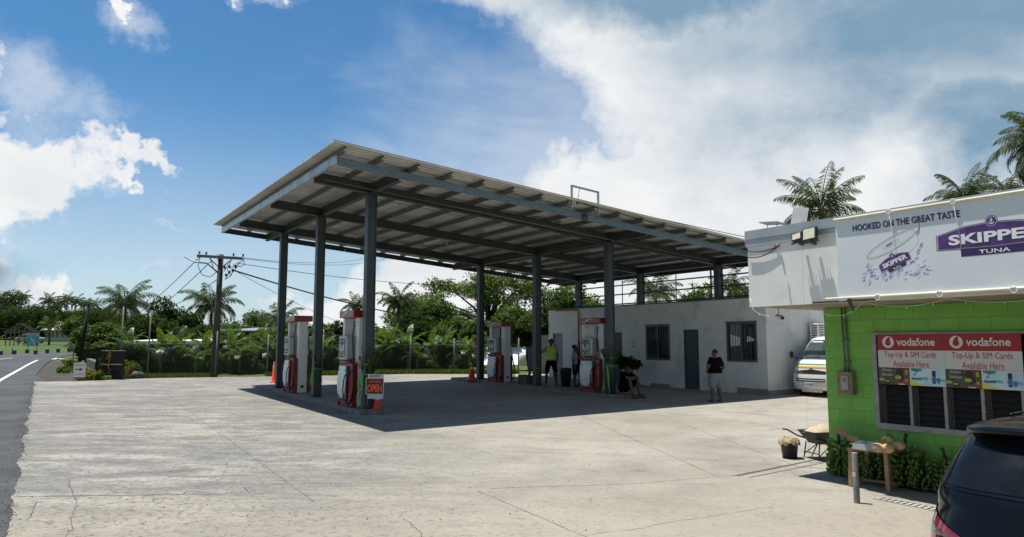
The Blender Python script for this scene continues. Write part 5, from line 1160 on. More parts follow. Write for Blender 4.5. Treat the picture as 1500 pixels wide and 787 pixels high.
def person(label, P, rz, J, shirt, shorts, scale=1., fat=1., vest=None, cap=None, hair_r=.108, sleeves=True, group=None):
    """J: joints dict (local, facing -y). body is one skinned mesh; clothes and hair are children"""
    t = thing('person', label, 'person', P, rz, group, scale)
    J = {k_: Vector(v) for k_, v in J.items()}
    lp = lambda a, b_, f: tuple(J[a].lerp(J[b_], f))
    ex = MB(); hd = J['head']; fw = Vector(J.get('_face', (0, -1, 0))).normalized() if '_face' in J else Vector((0, -1, 0)); side = fw.cross(Vector((0, 0, 1))).normalized()
    ex.ball(hd+fw*.095+Vector((0, 0, -.015)), (.014, .018, .022), 6, 5)                                   # nose
    ex.ball(hd+fw*.083+Vector((0, 0, -.062)), (.024, .012, .008), 6, 4)                                   # lips
    for sg in (-1, 1): ex.ball(hd+side*sg*.086+Vector((0, 0, -.01)), (.012, .02, .032), 6, 5)            # ears
    for sd in 'LR':                                                                                        # fingers
        w_, h_ = J['wr'+sd], J['ha'+sd]; d = (h_-w_).normalized(); q = d.cross(Vector((0, 0, 1))); q = q.normalized() if q.length > .2 else Vector((0, 1, 0)); nrm = q.cross(d)
        for i in range(4):
            b0 = h_+q*(.024*(i-1.5)*.62)+d*.015; L = (.07, .08, .076, .06)[i]; ex.tube([b0, b0+d*L*.5+nrm*.004, b0+d*L*.8-nrm*.012, b0+d*L-nrm*.03], [.0095, .009, .008, .006], 6)
        b0 = h_-q*.03-d*.02; ex.tube([b0, b0+d*.03-q*.025, b0+d*.06-q*.028], [.011, .010, .008], 6)
    pv, wa, ch, nb = J['pelvis'], J['waist'], J['chest'], J['neckb']; up_ = (nb-ch); F = fat
    belly = Vector((0, -.035*(F-.9)*3 if F > 1 else 0, 0))
    def torso(mb, g, z0=-.5, top=.80, hips=True):
        etube(mb, ([(pv+(pv-wa)*.45, .11*F+g, .09*F+g)] if hips else [])+[(pv, .158*F+g, .118*F+g), (pv.lerp(wa, .5), .155*F+g, .12*F+g), (wa+belly, .140*F+g, .112*F+g), (wa.lerp(ch, .5)+belly*.6, .152*F+g, .115*F+g), (ch, .168*F+g, .118*F+g), (ch+up_*.45, .158*F**.5+g, .095*F**.5+g), (ch+up_*top, .085+g, .065+g)])
    torso(ex, 0); limb(ex, [ch+up_*.6, nb, J['jaw']], [.07, .058*F**.4, .058]); ex.ball(hd, (.076*F**.3, .094, .112), 16, 12); ex.ball(J['jaw']+fw*.018+Vector((0, 0, .008)), (.055*F**.4, .062, .055), 12, 8)
    for sd in 'LR':
        limb(ex, [ch+up_*.35, J['sh'+sd], J['el'+sd], J['wr'+sd]], [.07, .060*F**.5, .043*F**.5, .029]); limb(ex, [J['wr'+sd], J['ha'+sd]], [.028, .036])
        limb(ex, [J['hip'+sd]+Vector((0, 0, .02)), Vector(lp('hip'+sd, 'kn'+sd, .5)), J['kn'+sd]], [.095*F, .080*F, .056*F**.6]) if False else None
        hp, kn, an = J['hip'+sd], J['kn'+sd], J['an'+sd]
        limb(ex, [hp, hp.lerp(kn, .5), kn, kn.lerp(an, .3)+Vector((0, .012, 0)), an], [.094*F, .078*F, .055*F**.6, .056*F**.6, .036]); limb(ex, [J['he'+sd], J['to'+sd]], [.038, .030])
    remesh('body', ex, M_SKIN, t, .0095)
    lp = lambda a, b_, f: tuple(J[a].lerp(J[b_], f))
    m_ = MB(); torso(m_, .022, hips=False, top=.92)
    if sleeves:
        for sd in 'LR': limb(m_, [ch+up_*.35, J['sh'+sd], lp('sh'+sd, 'el'+sd, .62)], [.09, .082*F**.5, .068*F**.5])
    remesh('shirt', m_, shirt, t, .014)
    m_ = MB(); etube(m_, [(pv.lerp(wa, .32), .160*F, .128*F), (pv, .166*F, .13*F), (pv+(pv-wa)*.4, .15*F, .12*F)])
    for sd in 'LR': hp, kn = J['hip'+sd], J['kn'+sd]; limb(m_, [hp, hp.lerp(kn, .5), hp.lerp(kn, .80)], [.112*F, .102*F, .092*F])
    remesh('shorts', m_, shorts, t, .014)
    m_ = MB(); c = hd+Vector((0, .012, .038))-fw*.012; n1 = 16
    m_.ball(c, (hair_r*.90, hair_r, hair_r*.95), n1, 9, 0, .12, 3)
    m_.v = [(x, y, max(z, hd.z+.005+max(0, (Vector((x, y, z))-hd).dot(fw))*.75)) for x, y, z in m_.v]; m_.build('hair', M_HAIR, t)
    for sd in 'LR':
        m_ = MB(); a, b_ = J['he'+sd], J['to'+sd]; d = (b_-a); d.z = 0; L = d.length; d.normalize(); s_ = Vector((-d.y, d.x, 0)); pts = []
        for i in range(14): an = 2*pi*i/14; pts.append(a.lerp(b_, .5)+d*cos(an)*(L/2+.05)+s_*sin(an)*.048)
        m_.slab([(p.x, p.y) for p in pts], -.004, .016); m_.build('sandal', M_RUB, t)
    if vest:
        m_ = MB(); etube(m_, [(pv.lerp(wa, .3), .185*F, .15*F), (wa, .172*F, .145*F), (wa.lerp(ch, .5), .185*F, .148*F), (ch, .20*F, .15*F), (ch+up_*.5, .185*F, .125*F), (ch+up_*.85, .12, .095)]); remesh('safety_vest', m_, vest, t, .014)
        vs = MB()
        wz = J['waist'].z
        for zz in (wz-.02, wz+.0): pass
        pr = [( .168, wz+.02), (.168, wz+.055)]; vs.lathe([(.190*fat, wz-.02), (.190*fat, wz+.02)], (J['waist'].x, J['waist'].y, 0), 24, 0, 1, .83)
        for sg in (-1, 1): vs.tube([(J['waist'].x+sg*.07, J['waist'].y-.155, wz), (J['chest'].x+sg*.07, J['chest'].y-.165, J['chest'].z), (J['chest'].x+sg*.085, J['chest'].y-.10, J['chest'].z+.15)], .012, 5)
        vs.build('reflective_tape', M_REFL, t)
    return t
def stand(dx=0, armL=None, armR=None, face=None, stance=.10):
    J = dict(pelvis=(0, 0, .94), waist=(0, 0, 1.10), chest=(0, .0, 1.32), neckb=(0, .01, 1.47), jaw=(0, -.01, 1.54), head=(0, -.012, 1.615), crown=(0, .005, 1.70))
    for sd, sg in (('L', 1), ('R', -1)):
        J.update({'sh'+sd: (sg*.175, .01, 1.40), 'el'+sd: (sg*.215, .02, 1.12), 'wr'+sd: (sg*.225, -.04, .88), 'ha'+sd: (sg*.222, -.06, .80),
                  'hip'+sd: (sg*.085, 0, .88), 'kn'+sd: (sg*stance*1.0, -.02, .49), 'an'+sd: (sg*(stance+.02), .02, .085), 'he'+sd: (sg*(stance+.02), .035, .045), 'to'+sd: (sg*(stance+.045), -.13, .032)})
    if armL: J['elL'], J['wrL'], J['haL'] = armL
    if armR: J['elR'], J['wrR'], J['haR'] = armR
    if face: J['_face'] = face
    return J
M_BLK = mat('cloth_black', (.005, .005, .006), .95, var=.1, spec=.05); M_DNM = mat('cloth_denim', (.13, .17, .20), .85, var=.2, scale=12); M_HV = mat('vest_yellow', (.50, .80, .03), .6, var=.06); M_GRS = mat('cloth_grey', (.30, .31, .33), .85, var=.1); M_RDS = mat('cloth_dark_red', (.12, .02, .02), .85, var=.1); M_BLS = mat('cloth_blue_grey', (.16, .20, .26), .85, var=.1)
# the stout man in front of the white wall, seen three-quarter from behind, looking left
P = G(1049, 588.5); hpx = (588.5-513)*P[1]/FPX*1.0
J = stand(armL=((.40, .12, 1.19), (.31, -.04, 1.02), (.26, -.10, .99)), armR=((-.38, -.02, 1.14), (-.34, -.18, .98), (-.29, -.22, .95)), stance=.15, face=(.9, -.42, 0))
person('stout person in black shirt and grey-blue shorts standing alone in front of the white wall', P, radians(205), J, M_BLK, M_DNM, hpx/1.76, 1.52)
P = G(807.5, 566); P[2] += 0; hpx = (566-497)*P[1]/FPX
J = stand(armR=((-.36, -.06, 1.24), (-.52, -.18, 1.34), (-.58, -.22, 1.38)), armL=((.24, .02, 1.13), (.22, -.02, .9), (.20, -.05, .83)), stance=.17)
person('person in bright yellow safety vest and black shorts standing between the two far pumps', P, radians(-4), J, M_GRS, M_BLK, hpx/1.76, .98, vest=M_HV)
P = G(842, 568); J = stand(); person('person in grey top standing by the bin left of the front far pump', P, radians(75), stand(armL=((.18, -.12, 1.15), (.0, -.2, 1.2), (-.05, -.2, 1.22))), M_GRS, M_BLK, (568-506)*P[1]/FPX/1.76, .85)
P = G(851, 566); person('person in dark red shirt mostly hidden behind the front far pump', P, radians(-60), stand(), M_RDS, M_BLK, (566-499)*P[1]/FPX/1.76, .9)
P = G(779, 563); person('person in blue-grey shirt half hidden behind the middle far column', P, radians(150), stand(), M_BLS, M_BLS, (563-499)*P[1]/FPX/1.76, 1.0)
# seated person with arms resting on the knees
Jn = dict(pelvis=(0, 0, .16), waist=(0, -.02, .32), chest=(0, -.10, .52), neckb=(0, -.15, .66), jaw=(0, -.19, .71), head=(0, -.20, .785), crown=(0, -.19, .865))
for sd, sg in (('L', 1), ('R', -1)):
    Jn.update({'sh'+sd: (sg*.17, -.12, .60), 'el'+sd: (sg*.22, -.36, .50), 'wr'+sd: (sg*.05, -.52, .52), 'ha'+sd: (-sg*.02, -.55, .51), 'hip'+sd: (sg*.10, -.04, .15), 'kn'+sd: (sg*.17, -.42, .43), 'an'+sd: (sg*.16, -.52, .04), 'he'+sd: (sg*.16, -.50, .02), 'to'+sd: (sg*.18, -.68, .0)})
P = pt(-.42, 8.62); P[2] = gz(P[0], P[1])+.10
Jn = {k_: (v[0], v[1], v[2]+(.0 if k_[:2] not in ('an', 'he', 'to') else -.07)) for k_, v in Jn.items()}
person('person in dark clothes sitting on the island kerb with arms on bent knees', P, radians(42), Jn, M_BLK, M_BLK, 1.08, .95)
# ---------------------------------------------------------------- vehicles, lofted from plan outlines stacked in z
class Body:
    """levels: (z, y_front, y_back, half_width, exponent). Front = small y."""
    def __init__(s, levels): s.l = levels
    def at(s, z):
        l = s.l
        if z <= l[0][0]: return l[0][1:]
        for a, b in zip(l, l[1:]):
            if z <= b[0]:
                t = (z-a[0])/(b[0]-a[0]); return tuple(a[i]+(b[i]-a[i])*t for i in range(1, 5))
        return l[-1][1:]
    def outline(s, z, n=64):
        yf, yb, hw, e = s.at(z); yc = (yf+yb)/2; b = (yb-yf)/2; out = []
        for i in range(n):
            a = 2*pi*i/n; c, d = cos(a), sin(a)
            # denser at corners
            out.append((hw*math.copysign(abs(c)**(2/e), c), yc+b*math.copysign(abs(d)**(2/e), d), z))
        return out
    def front(s, u, z, off=0.):
        yf, yb, hw, e = s.at(z); yc = (yf+yb)/2; b = (yb-yf)/2
        return (u*hw, yc-b*(max(0, 1-abs(u)**e))**(1/e)-off, z)
    def mesh(s, mb, zs, n=96):
        vs = []; 
        for z in zs: vs += s.outline(z, n)
        k_ = len(zs); fs = [(i*n+j, i*n+(j+1) % n, (i+1)*n+(j+1) % n, (i+1)*n+j) for i in range(k_-1) for j in range(n)]
        fs += [tuple(range(n-1, -1, -1)), tuple((k_-1)*n+j for j in range(n))]
        mb.add(vs, fs, 0, True)
    def patch(s, mb, z0, z1, lo, hi, off, mi=0, nz=10, nu=16):
        """front patch between heights z0..z1 with u from lo(t) to hi(t), t=0..1 upwards"""
        f = lambda q, t: q(t) if callable(q) else q
        vs = []
        for i in range(nz+1):
            t = i/nz; z = z0+(z1-z0)*t; a, b = f(lo, t), f(hi, t)
            for j in range(nu+1):
                u = a+(b-a)*j/nu; zz = z(u) if callable(z) else z; vs.append(s.front(u, zz, off))
        mb.add(vs, [(i*(nu+1)+j, i*(nu+1)+j+1, (i+1)*(nu+1)+j+1, (i+1)*(nu+1)+j) for i in range(nz) for j in range(nu)], mi, True)
    def patchz(s, mb, u0, u1, zlo, zhi, off, mi=0, nu=20, nz=6):
        f = lambda q, t: q(t) if callable(q) else q
        vs = []
        for i in range(nz+1):
            for j in range(nu+1):
                t = j/nu; u = u0+(u1-u0)*t; a, b = f(zlo, t), f(zhi, t); vs.append(s.front(u, a+(b-a)*i/nz, off))
        mb.add(vs, [(i*(nu+1)+j, i*(nu+1)+j+1, (i+1)*(nu+1)+j+1, (i+1)*(nu+1)+j) for i in range(nz) for j in range(nu)], mi, True)
M_CGL = mat('car_glass', (.010, .014, .016), .04, var=0, spec=1.0); M_TYR = mat('tyre', (.015, .015, .016), .8, var=.1); M_RIM = mat('rim', (.38, .39, .4), .35, .7, var=.05); M_CHR = mat('chrome', (.6, .61, .62), .12, 1., var=0)
M_PLTB = mat('bumper_black', (.016, .017, .018), .5, var=0); M_LAMP = mat('lamp_clear', (.42, .45, .47), .12, .3, var=.25, scale=30)
def wheels(t, pos, r=.31, w_=.2):
    for (x, y) in pos:
        m_ = MB(); sg = 1 if x > 0 else -1; m_.tube([(x-w_/2, y, r), (x-w_/2+.02, y, r), (x+w_/2-.02, y, r), (x+w_/2, y, r)], [r*.93, r, r, r*.93], 28); wh = m_.build('wheel', M_TYR, t)
        m_ = MB(); m_.tube([(x+sg*w_*.48, y, r), (x+sg*w_*.53, y, r)], [r*.62, r*.58], 20); 
        for i in range(6): a = i*pi/3; m_.obox((x+sg*w_*.53, y, r), (x+sg*w_*.54, y+cos(a)*r*.55, r+sin(a)*r*.55), .02, .045)
        m_.build('rim', M_RIM, wh)
# ---- white van with stripes, nose towards the forecourt
M_VAN = mat('van_white', (.62, .63, .63), .3, var=.03, coat=.5); M_VGR = mat('stripe_green', (.01, .22, .12), .35, var=0); M_VYE = mat('stripe_yellow', (.72, .36, .03), .35, var=0)
vP = G(1188, 582); van = thing('white_van', 'white passenger van with green and yellow stripes parked nose out beside the white building', 'van', vP, RZ)
vb = Body([(.22, .10, 4.5, .80, 7), (.30, .03, 4.55, .84, 7), (.50, .0, 4.6, .85, 7), (.72, .03, 4.6, .85, 7), (.80, .07, 4.6, .85, 7), (.98, .12, 4.6, .845, 7), (1.10, .22, 4.6, .84, 7), (1.20, .36, 4.6, .83, 7), (1.30, .46, 4.6, .815, 7.5), (1.60, .74, 4.58, .77, 8), (1.82, .95, 4.55, .725, 8), (1.90, 1.06, 4.5, .70, 8), (1.96, 1.25, 4.42, .65, 7), (1.985, 1.5, 4.2, .56, 6)])
m_ = MB(); vb.mesh(m_, [.22, .26, .30, .4, .5, .6, .72, .80, .9, .98, 1.04, 1.10, 1.15, 1.20, 1.25, 1.30, 1.4, 1.5, 1.6, 1.7, 1.82, 1.87, 1.90, 1.93, 1.96, 1.985]); m_.build('body', M_VAN, van)
m_ = MB(); vb.patch(m_, 1.24, 1.86, lambda t: -.90+.03*t, lambda t: .90-.03*t, .006); m_.build('windscreen', mat('screen_glass', (.05, .075, .08), .05, var=.3, scale=3, spec=1.), van)
m_ = MB(); vb.patch(m_, 1.215, 1.24, -.9, .9, .012, nz=2); m_.obox(vb.front(-.5, 1.25, .02), vb.front(.12, 1.30, .02), .012, .015); m_.obox(vb.front(.1, 1.25, .02), vb.front(.68, 1.31, .02), .012, .015); m_.build('wiper', M_PLTB, van)
m_ = MB(); vb.patchz(m_, -.62, -.1, lambda t: 1.775, lambda t: 1.81, .009); m_.build('sun_strip', M_VWHT, van)
m_ = MB(); vb.patchz(m_, -.985, .985, lambda t: 1.035, lambda t: 1.075, .006, 0, 40); m_.build('green_stripe', M_VGR, van)
m_ = MB(); vb.patchz(m_, -.985, .985, lambda t: .935, lambda t: 1.0, .006, 0, 40); m_.build('yellow_stripe', M_VYE, van)
m_ = MB(); vb.patchz(m_, -.62, .62, lambda t: .74, lambda t: .895-.06*abs(2*t-1), .008, 0); m_.build('grille', M_PLTB, van)
m_ = MB()
for zz in (.775, .82): vb.patchz(m_, -.60, .60, lambda t, zz=zz: zz, lambda t, zz=zz: zz+.013, .016)
cx, cy_, cz0 = vb.front(0, .865, .02); ringp(m_, 0, .875, .045, .058, cy_-.008, 0, 24, 1.35); ringp(m_, 0, .877, .022, .032, cy_-.008, 0, 20, .8); ringp(m_, 0, .895, .018, .026, cy_-.0085, 0, 20, 1.6); m_.build('badge', M_CHR, van)
for sg in (-1, 1):
    m_ = MB(); a, b_ = (.66, .955)
    lo = (lambda t: .76 if True else 0); vb.patchz(m_, sg*a if sg > 0 else -b_, sg*b_ if sg > 0 else -a, lambda t: .735, (lambda t: .86+.07*t) if sg > 0 else (lambda t: .93-.07*t), .009); m_.build('headlight', M_LAMP, van)
m_ = MB(); vb.patchz(m_, -.62, .62, lambda t: .50, lambda t: .60, .006); m_.build('lower_grille', M_PLTB, van)
m_ = MB(); vb.patchz(m_, -.62, .62, lambda t: .538, lambda t: .556, .014); vb.patchz(m_, -.8, .8, lambda t: .335, lambda t: .345, .007); m_.build('grille_bar', M_VAN, van)
m_ = MB(); vb.patchz(m_, -.97, -.86, lambda t: .43, lambda t: .52-.05*t, .006); vb.patchz(m_, .86, .97, lambda t: .43, lambda t: .47+.05*t, .006); m_.build('fog_recess', M_PLTB, van)
yy = vb.front(0, .42, .02)[1]; m_ = MB(); m_.bbox(-.20, .16, yy-.008, yy, .335, .475, .004); pl = m_.build('number_plate', mat('plate_grey', (.5, .52, .55), .4, var=0), van)
text('plate_text', '41429', -.155, .115, .365, .445, yy-.010, M_ADBK, pl, .015)
m_ = MB(); m_.box(-.35, .35, .05, .12, .16, .30); m_.build('tow_skirt', mat('skirt_cream', (.55, .52, .45), .6), van)
for sg in (-1, 1):
    m_ = MB(); x = sg*.86; m_.tube([(sg*.80, .52, 1.22), (sg*.88, .44, 1.30)], .015, 6); m_.ball((sg*.93, .40, 1.36), (.07, .05, .12), 10, 8); m_.build('mirror', M_PLTB, van)
    m_ = MB(); m_.add([(sg*.835, .72, 1.22), (sg*.838, 1.5, 1.22), (sg*.79, 1.5, 1.62), (sg*.79, 1.02, 1.62)], [(0, 1, 2, 3)]); m_.add([(sg*.838, 1.58, 1.22), (sg*.838, 4.4, 1.22), (sg*.79, 4.4, 1.62), (sg*.79, 1.58, 1.62)], [(0, 1, 2, 3)]); m_.v = [(x+sg*.012, y, z) for x, y, z in m_.v]; m_.build('side_window', M_CGL, van)
wheels(van, [(-.76, .85), (.76, .85), (-.76, 3.4), (.76, 3.4)], .32)
# ---- black people carrier, rear towards the camera
M_BCAR = mat('car_black', (.004, .0045, .006), .14, var=0, spec=.22, coat=.12); M_TRED = mat('tail_red', (.15, .004, .010), .08, var=0, coat=1.); M_TCLR = mat('tail_clear', (.14, .15, .17), .10, .3, var=.6, scale=45)
yq = 4.62; bcP = WY(1371, 760, yq); bcP = bcP+np.array([*A, 0])*.27-np.array([*B, 0])*.08; bc = thing('black_car', 'shiny black people carrier with red and clear tail lamps beside the banana row', 'car', (bcP[0], bcP[1], gz(bcP[0], bcP[1])), RZ)
HWc = .86
# origin at rear-left corner: shift body by half width
bb = Body([(.20, .12, 4.3, .80, 5), (.32, .02, 4.38, .85, 5), (.50, .0, 4.4, .86, 5), (.70, .02, 4.4, .865, 5), (.88, .05, 4.4, .865, 4.6), (1.00, .09, 4.3, .855, 4.3), (1.08, .12, 4.1, .845, 4.6), (1.14, .16, 3.95, .825, 4.8), (1.30, .29, 3.4, .765, 4.8), (1.44, .42, 2.95, .70, 5.0), (1.51, .50, 2.7, .655, 5.2), (1.55, .60, 2.55, .61, 5.), (1.575, .85, 2.3, .50, 4.5)])
hv = Body(bb.l)
m_ = MB(); bb.mesh(m_, [.20, .26, .32, .4, .5, .6, .7, .8, .88, .94, 1.0, 1.04, 1.08, 1.11, 1.14, 1.2, 1.25, 1.30, 1.37, 1.44, 1.49, 1.51, 1.535, 1.55, 1.575]); m_.v = [(x+HWc, y, z) for x, y, z in m_.v]; body = m_.build('body', M_BCAR, bc)
def sh(mb): mb.v = [(x+HWc, y, z) for x, y, z in mb.v]; return mb
m_ = MB(); bb.patch(m_, 1.165, 1.49, lambda t: -.90+.0*t, lambda t: .90, .006, nz=12, nu=30); sh(m_).build('rear_window', mat('tinted_glass', (.006, .007, .009), .12, var=.4, scale=2, spec=.25), bc)
m_ = MB(); bb.patch(m_, 1.142, 1.160, -.97, .97, .006, nz=2, nu=30); sh(m_).build('window_trim', M_BCAR, bc)
# spoiler
m_ = MB(); n = 24; vs = []
for i in range(n+1):
    u = -.93+1.86*i/n; x, y, z = bb.front(u, 1.50); k2 = 1-abs(u)**6*.5; vs += [(x, y+.16, 1.572-.03*abs(u)**3), (x, y-.13*k2, 1.55-.03*abs(u)**3), (x, y-.14*k2, 1.522-.03*abs(u)**3), (x, y+.02, 1.47)]
m_.add(vs, [(i*4+j, i*4+4+j, i*4+4+(j+1) % 4, i*4+(j+1) % 4) for i in range(n) for j in range(4)]+[(0, 1, 2, 3), (n*4+3, n*4+2, n*4+1, n*4)], 0, True); sh(m_).build('spoiler', M_BCAR, bc)
m_ = MB(); m_.tube([(.30, 1.15, 1.57), (.30, 1.2, 1.58), (.30, 2.1, 1.58), (.30, 2.2, 1.57)], .009, 8); m_.tube([(1.42, 1.15, 1.57), (1.42, 1.2, 1.58), (1.42, 2.1, 1.58), (1.42, 2.2, 1.57)], .009, 8); m_.build('roof_rail', M_BCAR, bc)
m_ = MB(); m_.lathe([(.0, .09), (.012, .08), (.03, .0), (.0, 0)], (.75, .8, 1.565), 10); m_.build('aerial', M_BCAR, bc)
for sg in (-1, 1):
    tl = MB()
    bb.patchz(tl, *((-.999, -.42) if sg < 0 else (.42, .999)), (lambda t: .70+.16*max(0, t-.2)) if sg < 0 else (lambda t: .70+.16*max(0, 1-t-.2)), (lambda t: 1.02-.17*t**1.1) if sg < 0 else (lambda t: 1.02-.17*(1-t)**1.1), .014, 0, 30, 8)
    tail = sh(tl).build('tail_lamp', M_TRED, bc)
    m_ = MB(); A_ = ((-.972, -.935, .83, .95), (-.88, -.60, .82, .92))
    for (a, b_, z0_, z1_) in A_:
        if sg < 0: bb.patchz(m_, a, b_, lambda t: z0_+.04*t, lambda t: z1_-.06*t*(1 if a > -.9 else .3), .019, 0, 12, 4)
        else: bb.patchz(m_, -b_, -a, lambda t: z0_+.04*(1-t), lambda t: z1_-.06*(1-t)*(1 if a > -.9 else .3), .019, 0, 12, 4)
    sh(m_).build('clear_lens', M_TCLR, tail)
    m_ = MB(); u0_ = -.913 if sg < 0 else .90; bb.patchz(m_, u0_, u0_+.013, lambda t: .72, lambda t: 1.0, .022, 0, 2, 6); sh(m_).build('lamp_divider', M_PLTB, tail)
m_ = MB(); bb.patchz(m_, -.9, .9, lambda t: .64, lambda t: .655, .004, 0, 30, 1); bb.patchz(m_, -.9, .9, lambda t: .33, lambda t: .42, .006, 0, 30, 2); sh(m_).build('bumper_line', M_PLTB, bc)
m_ = MB(); m_.obox((.95, bb.front(.1, 1.2)[1]-.03, 1.20), (1.35, bb.front(.5, 1.22)[1]-.03, 1.225), .014, .02); m_.build('wiper', M_PLTB, bc)
yy = bb.front(0, .8)[1]; m_ = MB(); m_.bbox(HWc-.19, HWc+.19, yy-.02, yy-.008, .74, .88, .004); m_.build('number_plate', mat('plate_grey', (.5, .52, .55), .4, var=0), bc)
for sg in (0, 1):
    m_ = MB(); x = HWc+(-1 if sg == 0 else 1)*.865; m_.bbox(x-.09, x+.09, 3.0, 3.1, 1.05, 1.19, .03); m_.build('mirror', M_BCAR, bc)
bc.scale = (1, 1, .962)
wheels(bc, [(.12, .85), (1.60, .85), (.12, 3.45), (1.60, 3.45)], .33, .2)
# ---- small distant cars
def small_car(P, rz, paint, label, L=4.2):
    t = thing('parked_car', label, 'car', P, rz)
    b_ = Body([(.22, .05, L-.05, .78, 6), (.45, .0, L, .83, 6), (.75, .05, L-.02, .83, 6), (.88, .25, L-.1, .81, 6), (.95, .9, L-.4, .78, 6), (1.2, 1.25, L-.8, .70, 6), (1.38, 1.6, L-1.1, .62, 6), (1.42, 1.9, L-1.4, .52, 6)])
    m_ = MB(); b_.mesh(m_, [.22, .3, .45, .6, .75, .82, .88, .95, 1.05, 1.2, 1.3, 1.38, 1.42], 48); m_.build('body', paint, t)
    m_ = MB(); b_.patch(m_, .97, 1.34, -.9, .9, .01); m_.build('windscreen', M_CGL, t)
    m_ = MB()
    for sg in (-1, 1): m_.add([(sg*.785, 1.35, .97), (sg*.785, L-.75, .97), (sg*.665, L-1.1, 1.32), (sg*.665, 1.65, 1.32)], [(0, 1, 2, 3)])
    m_.v = [(x*1.02, y, z) for x, y, z in m_.v]; m_.build('side_window', M_CGL, t)
    for sg in (-1, 1): m_ = MB(); b_.patchz(m_, *((-.95, -.6) if sg < 0 else (.6, .95)), .6, .74, .012); m_.build('headlight', M_LAMP, t)
    wheels(t, [(-.74, .8), (.74, .8), (-.74, L-.8), (.74, L-.8)], .3)
    return t
Q = WY(82, 500, 112); small_car((Q[0]-2, Q[1], gz(Q[0], Q[1])), radians(88), mat('car_silver', (.30, .32, .34), .3, .3, var=0), 'small silver car parked on the grass in front of the distant white house')
# ---------------------------------------------------------------- fence, poles, signs, houses
M_WIRE = mat('fence_wire', (.08, .08, .08), .6, var=0)
M_POST = mat('fence_post', (.15, .15, .14), .6, .2, var=.15)
def mesh_mat():
    m, nt, b = nt_new('chain_link'); k = NB(nt); co = k.coord(); s_ = k.n('ShaderNodeSeparateXYZ'); k.L(co, s_.inputs[0])
    u = k.math('ADD', s_.outputs[0], s_.outputs[2]); v = k.math('SUBTRACT', s_.outputs[0], s_.outputs[2])
    f = None
    for q in (u, v):
        x = k.math('ABSOLUTE', k.math('SUBTRACT', k.math('FRACT', k.math('MULTIPLY', q, 9.5)), .5)); w_ = k.math('LESS_THAN', x, .045); f = w_ if f is None else k.math('MAXIMUM', f, w_)
    b.inputs['Base Color'].default_value = (.09, .095, .09, 1); b.inputs['Roughness'].default_value = .5; b.inputs['Metallic'].default_value = .4
    k.L(f, b.inputs['Alpha']); return m
M_LINK = mesh_mat()
def fence(pts, h, label, ph, dx=0):
    p0 = np.array(pts[0]); p1 = np.array(pts[-1]); d = (p1-p0)/np.linalg.norm(p1-p0); ang = atan2(d[1], d[0])
    t = thing('chain_link_fence', label, 'fence', (p0[0], p0[1], 0), ang)
    L = np.linalg.norm(p1-p0); n = int(L/2)
    m_ = MB(); vs = []
    for i in range(n+1):
        x = L*i/n; g_ = gz(*(p0+d*x)); vs += [(x, 0, g_+.05), (x, 0, g_+h)]
    m_.add(vs, [(2*i, 2*i+2, 2*i+3, 2*i+1) for i in range(n)]); m_.build('mesh', M_LINK, t)
    m_ = MB(); m_.tube([(L*i/n, 0, gz(*(p0+d*L*i/n))+h) for i in range(n+1)], .012, 6); m_.build('top_wire', M_WIRE, t)
    for x, hh in ph: 
        g_ = gz(*(p0+d*x)); m_ = MB(); m_.tube([(x, 0, g_-.1), (x+.03, 0, g_+hh)], .033, 8); m_.build('post', M_POST, t)
    return t, p0, d, L
pa_ = np.array(pxy(168, 553.6)); pb_ = np.array(pxy(392, 551.2)); Lf = np.linalg.norm(pb_-pa_)
def fx(u):      # distance along the left fence where column u is seen
    best = min(range(0, 400), key=lambda i: abs(750+FPX*(pa_+(pb_-pa_)*i/400)[0]/((pa_+(pb_-pa_)*i/400)[1]*cos(TH)-1.6*sin(TH))-u)); return Lf*best/400
fence([pa_, pb_], 1.55, 'tall chain link fence with thin grey posts along the left back edge of the forecourt', [(fx(174.5), 3.3), (fx(215), 3.1), (fx(315), 2.15), (Lf-.05, 2.0)])
qa = np.array(pxy(392, 551.2)); qb = np.array(pxy(600, 546.5)); qc = np.array(pxy(760, 547)); 
L1 = np.linalg.norm(qb-qa)
fence([qa+.02, qb], 1.45, 'chain link fence behind the two left pumps with banana plants growing through', [(L1*.36, 2.0), (L1*.68, 2.0), (L1-.02, 2.0)])
L2 = np.linalg.norm(qc-qb); fence([qb+.02, qc], 1.45, 'chain link fence behind the far island in front of the white shed', [(L2*.4, 1.8), (L2-.05, 1.8)])
kb = MB(); pts = [qa, qb, qc]
for a, b_ in zip(pts, pts[1:]): g1, g2 = gz(*a), gz(*b_); kb.obox((a[0], a[1]-.02, g1+.02), (b_[0], b_[1]-.02, g2+.02), .14, .22)
o = kb.build('fence_kerb', M_CONC); tag(o, 'low mossy concrete kerb running under the chain link fence', 'kerb')
M_POLE = mat('creosoted_pole', (.055, .058, .05), .85, var=.2, scale=6, bump=.3); M_INS = mat('insulator_brown', (.06, .04, .035), .3, var=0); M_ARM = mat('weathered_timber', (.17, .15, .13), .85, var=.25, scale=8)
